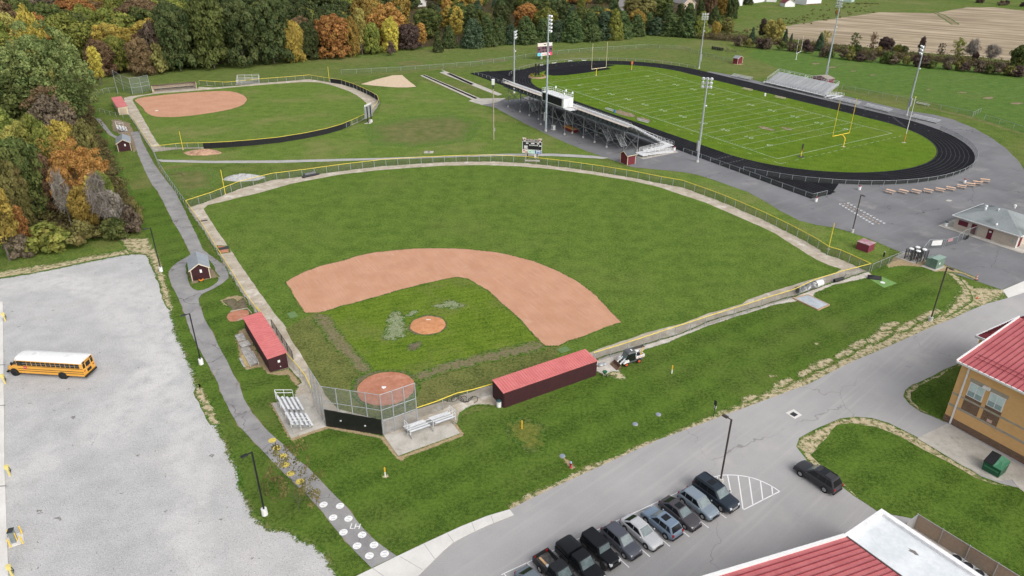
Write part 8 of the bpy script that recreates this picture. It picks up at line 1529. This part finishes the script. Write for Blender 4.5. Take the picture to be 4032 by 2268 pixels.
for x,y,r_,m_ in ((0,0,.5,m_alud),(.7,.1,.4,m_galv),(-.6,.3,.35,m_white),(-.9,.7,.3,m_white)): b = MB(); b.ball((x,y,r_ * .35),r_,r_ * .8,r_ * .5,9,5); b.build('bag',m_,t)
t = thing('garden_hose','black hose tangled on the grit beside the first base dugout','hose',at('J',940,120)); b = MB(at('J',940,120)); hp_ = [at('J',1000 - k * 5 + 40 * math.sin(k * .9),118 + 26 * math.cos(k * 1.15) - k * .3,.04) for k in range(40)]; b.tube(hp_,.035,5); b.build('hose',m_black,t)
# barrels
m_red = mat('barrel_lid_maroon',(.20,.018,.03),.5); m_teal = mat('barrel_liner_teal',(.03,.075,.08),.6)
def barrel(lb,p,lid): t = thing('trash_barrel',lb,'trash barrel',p); MB().lathe([(.30,0),(.31,.02),(.32,.3),(.31,.32),(.32,.6),(.31,.88)],14).build('drum',m_white,t); MB().lathe([(.32,.88),(.33,.98),(.24,1.06)],14).build('lid',lid,t)
for lb,q,m_ in (('white trash barrel beside the near end of the long dugout',('b',320,1195),m_teal),('white and red trash barrel at the corner of the sprint straight',('F',1005,72),m_red),('white trash barrel with red lid before the curved track fence',('T',617,1340),m_red),('white trash barrel with dark lid behind the picnic tables',('T',2010,1248),m_red),('white trash barrel with dark top at the concession corner',('G',925,460),m_teal),('white trash barrel at the end of the grandstand ramp',('S',2430,812),m_red),('white trash barrel left of the visitor grandstand',('C',612,628),m_teal),('white trash barrel under the visitor grandstand ramp',('C',1075,740),m_teal),('white box like barrel at the far sideline of the football field',('C',620,726),m_white),('white trash barrel inside the open softball dugout',('A',1464,664),m_white),('white trash barrel beside the far softball bleachers',('A',1790,628),m_white)): barrel(lb,at(*q),m_)
# picnic tables
t0 = None; PG = 'picnic tables along the curved track fence'
pq = ((1025,1385),(1198,1385),(1368,1384),(1527,1375),(1685,1362),(1825,1345),(1968,1318),(2085,1292),(2185,1268),(2278,1238)); od = ('leftmost','second from left','third from left','fourth from left','fifth from left','sixth from left','fourth from right','third from right','second from right','rightmost')
for k,((x,y),w_) in enumerate(zip(pq,od)):
    p = at('T',x,y); lb = f'{w_} of the orange topped picnic tables by the track'
    if not t0:
        t0 = thing('picnic_table',lb,'picnic table',p,0,PG); MB().box(-.98,-.36,.72,.98,.36,.78).build('table_top',m_copper,t0)
        for s_ in (-1,1): MB().box(-.98,s_ * .72 - .14,.43,.98,s_ * .72 + .14,.48).build('bench',m_copper,t0)
        for x_ in (-.65,.65): b = MB(); b.tube([Vector((x_,-.82,.42)),Vector((x_,-.5,.05)),Vector((x_,.5,.05)),Vector((x_,.82,.42))],.03,5); b.tube([Vector((x_,-.3,.72)),Vector((x_,-.5,.05))],.03,5); b.tube([Vector((x_,.3,.72)),Vector((x_,.5,.05))],.03,5); b.build('leg_frame',m_galv,t0)
        t0.rotation_euler.z = -.85
    else: dup(t0,p,-.85 + .05 * k,lb)
# benches by the football field
def bench(lb,v,x0,y0,x1,y1,back=True,cap=None):
    a,c = at(v,x0,y0),at(v,x1,y1); d = (c - a); t = thing('player_bench',lb,'bench',a,math.atan2(d.y,d.x)); ln_ = d.length
    MB().box(0,-.15,.42,ln_,.15,.47).build('seat',m_creamtrim if not back else m_alu,t)
    MB().box(0,.22,.62,ln_,.27,.92).build('backrest',m_creamtrim if not back else m_alu,t)
    for k in range(3): x = .3 + (ln_ - .6) * k / 2; MB().beam((x,.1,0),(x,.25,.9),.05,.05).build('leg',m_dark,t)
    if cap: MB().box(ln_ - .1,-.25,0,ln_ + .25,.35,1.0).build('end_cover',cap,t)
bench('aluminium bench with a blue end on the near sideline','B',1990,830,2060,852,True,mat('bench_cover_blue',(.03,.17,.33),.6)); bench('aluminium bench on the worn grass of the near sideline','B',2232,915,2315,938); bench('left bench on the far sideline of the football field','C',450,678,522,694,False); bench('right bench on the far sideline of the football field','C',692,740,772,757,False)
# play clocks, sculpture, hurdles, sleds
def clock(lb,p,m_f,two,ang):
    t = thing('play_clock',lb,'play clock',p,ang); MB().cyl((0,0,0),(0,0,2.6),.09,.09,8).build('post',m_fyellow,t); MB().box(-.45,-.12,2.2 if two else 2.5,.45,.12,3.5).build('clock_box',m_f,t)
    if two: MB().box(-.3,-.16,1.6,.3,.1,2.3).build('speaker_box',mat('rusty_box',(.26,.10,.05),.7),t)
    b = MB(); b.cyl((0,0,0),(0,0,.06),1.0,.9,14); b.build('mulch_ring',m_trim,t)
clock('dark play clock on a yellow post behind the near end line',at('C',893,1182),m_dark,True,1.0); clock('orange play clock on a yellow post behind the far end line',at('B',2190,530),mat('clock_orange',(.52,.13,.04),.6),False,.6)
t = thing('metal_sculpture','black H shaped sculpture in a round flower bed inside the far bend','sculpture',at('B',1478,582),.5); b = MB(); b.box(-.95,-.2,.5,-.5,.2,5.2); b.box(.5,-.2,.5,.95,.2,4.9); b.build('pillar',m_black,t); b = MB(); b.box(-.5,-.1,1.3,.5,.1,1.6); b.box(-.5,-.1,2.6,.5,.1,2.9); b.box(-.18,-.1,1.6,.18,.1,2.6); b.build('crosspiece',m_black,t); b = MB(); b.cyl((0,0,0),(0,0,.55),3.6,3.3,20); b.build('bed_wall',mat('bed_stone',(.30,.20,.13),.9),t); b = MB(); b.cyl((0,0,.5),(0,0,.62),3.1,2.9,20); b.build('bed_soil',m_pitsand,t)
cs = [(2.5 * math.cos(k * .7),2.5 * math.sin(k * .7),.75) for k in range(9)]; me = leaf_mesh('flowers',cs,[.55] * 9,60,.2,4); me.materials.clear(); me.materials.append(leafmat('flower_leaves',(.22,.17,.02),(.50,.40,.06),(.20,.20,.04))); o = bpy.data.objects.new('flowers',me); COL.objects.link(o); o.parent = t
t0 = None
for (x,y),w_ in zip(((1508,508),(1605,492),(1726,477),(1832,472)),('nearest the sculpture','second from the sculpture','third from the sculpture','nearest the far goal post')):
    lb = f'white hurdle on the black bend {w_}'
    if not t0: t0 = thing('hurdle',lb,'hurdle',at('B',x,y),.2,'hurdles left on the far bend'); MB().box(-.9,-.04,.85,.9,.04,1.05).build('bar',m_white,t0); b = MB(); [b.beam((s_ * .7,0,0),(s_ * .7,0,.9),.05,.05) for s_ in (-1,1)]; [b.beam((s_ * .7,0,.03),(s_ * .7,.7,.03),.05,.05) for s_ in (-1,1)]; b.build('frame',m_dark,t0)
    else: dup(t0,at('B',x,y),.2,lb)
t = thing('blocking_sled','row of black blocking sled pads on the far practice grass','blocking sled',at('C',220,372)); o0 = at('C',220,372); b = MB(o0); a,c = at('C',222,374),at('C',300,386); b.beam(a + Vector((0,0,.25)),c + Vector((0,0,.25)),.15,.15); b.build('rail',m_dark,t)
for k in range(7): q = a.lerp(c,k / 6); MB(o0).box(q.x - .3,q.y - .25,.3,q.x + .3,q.y + .25,1.5).build('pad',m_black,t)
t = thing('blocking_sled','jumble of old sled frames on the far practice grass','blocking sled',at('C',390,395)); o0 = at('C',390,395); b = MB(o0); g_ = random.Random(9)
for k in range(16): q = at('C',320 + g_.uniform(0,140),385 + g_.uniform(0,14)); b.beam(q,q + Vector((g_.uniform(-1.5,1.5),g_.uniform(-1,1),g_.uniform(.6,2.2))),.12,.12)
b.build('frame',mat('rusty_frame',(.09,.06,.045),.8),t)
# markers, hydrant, manholes, sign, drains
def marker(lb,p,h,c0,c1): t = thing('pipeline_marker',lb,'marker post',p); MB().cyl((0,0,0),(0,0,h * .55),.09,.09,8).build('lower_post',c0,t); MB().cyl((0,0,h * .55),(0,0,h),.095,.095,8).build('upper_sleeve',c1,t); MB().ball((0,0,h),.1,n=8,m=4).build('cap',c1,t)
m_my = mat('marker_yellow',(.75,.42,.03),.5); marker('white marker post with orange top on the lawn near the footpath',at('J',332,697),1.25,m_white,m_my); marker('yellow marker post in the patch of dying grass',at('J',1362,338),1.2,m_my,m_my); marker('white and yellow marker post on the lawn past the utility loader',at('F',-165,648) if False else at('E',2493,1368),1.25,m_white,m_my)
sheet('worn_patch',L('J',1280,310,1340,280,1440,285,1500,340,1490,390,1500,470,1440,490,1380,430,1300,400),Z * 1.4,earth('dying_grass',(.085,.105,.02),(.19,.20,.045),sc=1.5,k=2.6,gmix=((.027,.066,.009),(.092,.165,.023),(.13,.16,.045))),2.2,.3,.8); sheet('bare_patch',L('J',305,690,350,680,365,700,340,712,310,708),Z * 1.5,m_straw,.3,.1,.4); sheet('bare_patch',L('J',1680,560,1730,590,1770,630,1740,645,1690,595),Z * 1.5,m_straw2,.35,.1,.4)
sheet('worn_strip',L('d',60,1180,300,1080,500,1090,720,1230,760,1300,560,1330,350,1280,150,1200),Z * 1.7,m_straw,.4,.15,.5)
t = thing('fire_hydrant','red fire hydrant with pale blue bonnet on the lawn by the road','fire hydrant',at('J',1730,630)); m_hr = mat('hydrant_red',(.34,.022,.045),.45); MB().lathe([(.17,0),(.17,.06),(.11,.08),(.11,.62),(.15,.64),(.15,.70)],12).build('barrel',m_hr,t); MB().lathe([(.15,.70),(.13,.82),(.05,.90),(.04,.95)],12).build('bonnet',mat('hydrant_blue',(.30,.42,.55),.4),t)
for s_ in (-1,1): MB().cyl((0,0,.52),(s_ * .22,0,.52),.06,.06,8).build('outlet',m_hr,t)
for q,w_ in (((1668,546),'beside the red hydrant'),((2217,305),'in the lawn nearest the road sign'),((2392,232),'in the lawn furthest up the slope')): t = thing('manhole',f'grey manhole cover {w_}','manhole',at('J',*q)); MB().cyl((0,0,-.05),(0,0,.10),.38,.35,14).build('collar',mat('dull_collar',(.30,.30,.30),.9),t); MB().cyl((0,0,.10),(0,0,.14),.26,.24,14).build('cover',mat('bluish_cover',(.22,.27,.34),.6),t)
t = thing('manhole','square concrete manhole slab in the grass by the timber pole','manhole',at('B',660,1150)); MB().box(-1.2,-.8,0,1.2,.8,.12).build('slab',m_conc2,t); MB().cyl((0,0,.12),(0,0,.16),.35,.35,12).build('cover',m_dark,t)
t = thing('road_sign','narrow road sign on a dark post at the kerb beside the asphalt','sign',at('K',233,245),.5); MB().beam((0,0,0),(0,0,2.5),.07,.07).build('post',m_dark,t); MB().box(-.05,-.23,1.75,-.02,.23,2.5).build('sign_plate',m_dark,t); MB().box(.02,-.18,1.25,.05,.18,1.75).build('lower_plate',m_white,t)
sheet('drain_surround',L('K',777,218,838,190,902,236,848,265),Z * 2,m_conc,0); t = thing('storm_drain','black iron storm drain grate in a pale concrete square on the road','drain',at('K',838,230),.62)
for k in range(6): MB().box(-.35,-.30 + k * .1,.02,.35,-.24 + k * .1,.06).build('grate_bar',m_dark,t)
MB().box(-.4,-.36,.02,.4,.36,.035).build('pit_frame',m_black,t)
# left edge: concrete pad strip, plug posts, caged cabinet
sheet('bus_pad',L('W',-90,765,7,760,9,890,12,1180,22,1449,30,1640,-90,1640),.14,m_conc,0,thick=.14)
strips('pad_joints',[(at('W',-30,y + 3,.145),at('W',14,y,.145),.16) for y in (917,1019,1222)],.145,mat('joint_dark',(.16,.17,.18),.9))
m_py = mat('pale_yellow_post',(.66,.56,.20),.6,0,.08)
for q,w_ in ((('D',43,975),'topmost'),(('D',40,1447),'by the nose of the school bus'),(('I',76,690),'third from the top'),(('I',96,1450),'lowest')):
    b0 = at(*q); t = thing('plug_post',f'yellow plug post with cables on the concrete edge, {w_}','post',b0,.2,'plug posts along the bus pad'); MB().box(-.09,-.09,0,.09,.09,1.35).build('post',m_py,t); MB().box(-.2,-.14,.95,.2,.14,1.5).build('socket_box',m_py,t); b = MB(); b.tube([Vector((.2,0,1.2)),Vector((.34,-.05,.8)),Vector((.2,-.1,.5)),Vector((.3,-.1,.75)),Vector((.12,-.1,1.0))],.04,5); b.build('cable',m_trim,t)
flatthing('cabinet_slab','square concrete slab under yellow bollards at the left edge','slab',L('I',55,1165,172,1115,186,1198,66,1240),.12,m_conc)
for q,w_ in (((76,1158),'back left'),((80,1230),'front left'),((172,1203),'front right'),((166,1130),'back right'),((128,1182),'middle')): t = thing('bollard',f'{w_} yellow bollard of the five round the grey cabinet','bollard',at('I',*q,.12),0,'yellow bollards round the cabinet'); MB().cyl((0,0,0),(0,0,1.0),.08,.08,8).build('post',mat('bollard_yellow',(.78,.52,.07),.5),t); MB().ball((0,0,1.0),.08,n=8,m=4).build('cap',m_fyellow,t)
t = thing('electrical_cabinet','slim grey electrical cabinet between yellow bollards','cabinet',at('I',112,1185,.12),.3); MB().box(-.2,-.3,0,.2,.3,1.45).build('cabinet_body',mat('cabinet_blue_grey',(.20,.235,.25),.5),t); MB().box(-.25,-.35,1.45,.25,.35,1.52).build('lid',m_dark,t)
# ------------------------------------------------------------------ far houses and farm
m_hw = mat('house_siding',(.60,.585,.55),.8,0,.05); m_hroof = mat('house_shingles',(.21,.20,.195),.9,0,.12,.8); m_barnw = mat('barn_white',(.78,.78,.78),.6,0,.04)
def cot(nm,lb,v,x0,y0,x1,y1,dep,h,ridge,wall,roof,wins=0,cat='house'):
    a,c = at(v,x0,y0),at(v,x1,y1); t,P,wd,dp = shed(nm,lb,a,c,a + Vector((-(c - a).y,(c - a).x,0)).normalized() * dep,h,ridge,wall,roof,m_white,.45,None,False,cat)
    for k in range(wins): x = wd * (k + .6) / (wins + .2); f = MB(); f.hexa([P(x - .5,-.05,1.1),P(x + .5,-.05,1.1),P(x + .5,.02,1.1),P(x - .5,.02,1.1),P(x - .5,-.05,2.3),P(x + .5,-.05,2.3),P(x + .5,.02,2.3),P(x - .5,.02,2.3)]); f.build('window',m_glassd,t)
    return t,P,wd,dp
t,P,wd,dp = cot('house','grey roofed house with white gable among trees behind the pines','N',395,150,470,135,18,3.4,6.8,m_hw,m_hroof,2)
t.rotation_euler.z = .25
t,P,wd,dp = cot('house','long grey roofed house with a chimney at the top of the picture','N',830,105,960,95,16,3.6,7.5,mat('house_tan',(.46,.38,.29),.8),m_hroof,3); b = MB(); q = P(wd * .5,5,0); b.box(q.x - .6,q.y - .6,5,q.x + .6,q.y + .6,9.3); b.build('chimney',mat('chimney_stone',(.36,.31,.28),.9),t)
t,P,wd,dp = cot('house','small white house glimpsed between trees behind the dark red bush','B',575,52,640,48,9,3.2,5.6,m_hw,m_hroof,1)
t,P,wd,dp = cot('barn','long white barn with a brown base at the top of the farm lawn','N',2085,40,2215,58,14,4.4,8,m_barnw,m_alud,0,'barn'); b = MB(); b.hexa([P(wd,0,0),P(wd + .06,0,0),P(wd + .06,dp,0),P(wd,dp,0),P(wd,0,.7),P(wd + .06,0,.7),P(wd + .06,dp,.7),P(wd,dp,.7)]); b.build('brown_base',m_rust,t)
b = MB(); bl0,br0 = at('N',2215,58),at('N',2365,42); b_o = at('N',2085,40); b.hexa([bl0 - b_o,br0 - b_o,br0 - b_o + Vector((0,9,0)),bl0 - b_o + Vector((0,9,0)),*(p_ - b_o + Vector((0,0,4.6)) for p_ in (bl0,br0,br0 + Vector((0,9,0)),bl0 + Vector((0,9,0))))]); b.build('side_wing',m_barnw,t)
for gx in (2285,2330): q = at('N',gx,50) - b_o; MB().box(q.x - .5,q.y - .12,1.8,q.x + .5,q.y + .1,3.2).build('window',m_glassd,t)
cot('shed','white fronted round roofed shed on the farm lawn','N',1975,78,2085,76,7,2.6,5.0,m_barnw,mat('shed_maroon_roof',(.16,.03,.035),.6),0,'shed'); cot('barn','low white farm building left of the long barn','N',1612,38,1760,16,9,3.6,6.5,m_barnw,m_alud,0,'barn'); cot('shed','small red and white farm building beyond the low white one','N',1765,20,1880,24,7,2.6,4.5,m_barnw,mat('farm_red',(.33,.03,.04),.6),0,'shed'); cot('house','pale green building beside the tall mast at the picture top','O',350,22,470,30,8,3,5,mat('pale_green_siding',(.42,.52,.47),.7),m_alud,0)
t = thing('silo','small white silo at the edge of the farm trees','silo',at('N',1452,60)); MB().cyl((0,0,0),(0,0,8),2.6,2.6,16).build('drum',m_barnw,t); MB().cyl((0,0,8),(0,0,9.6),2.7,.3,16).build('roof',m_alud,t)
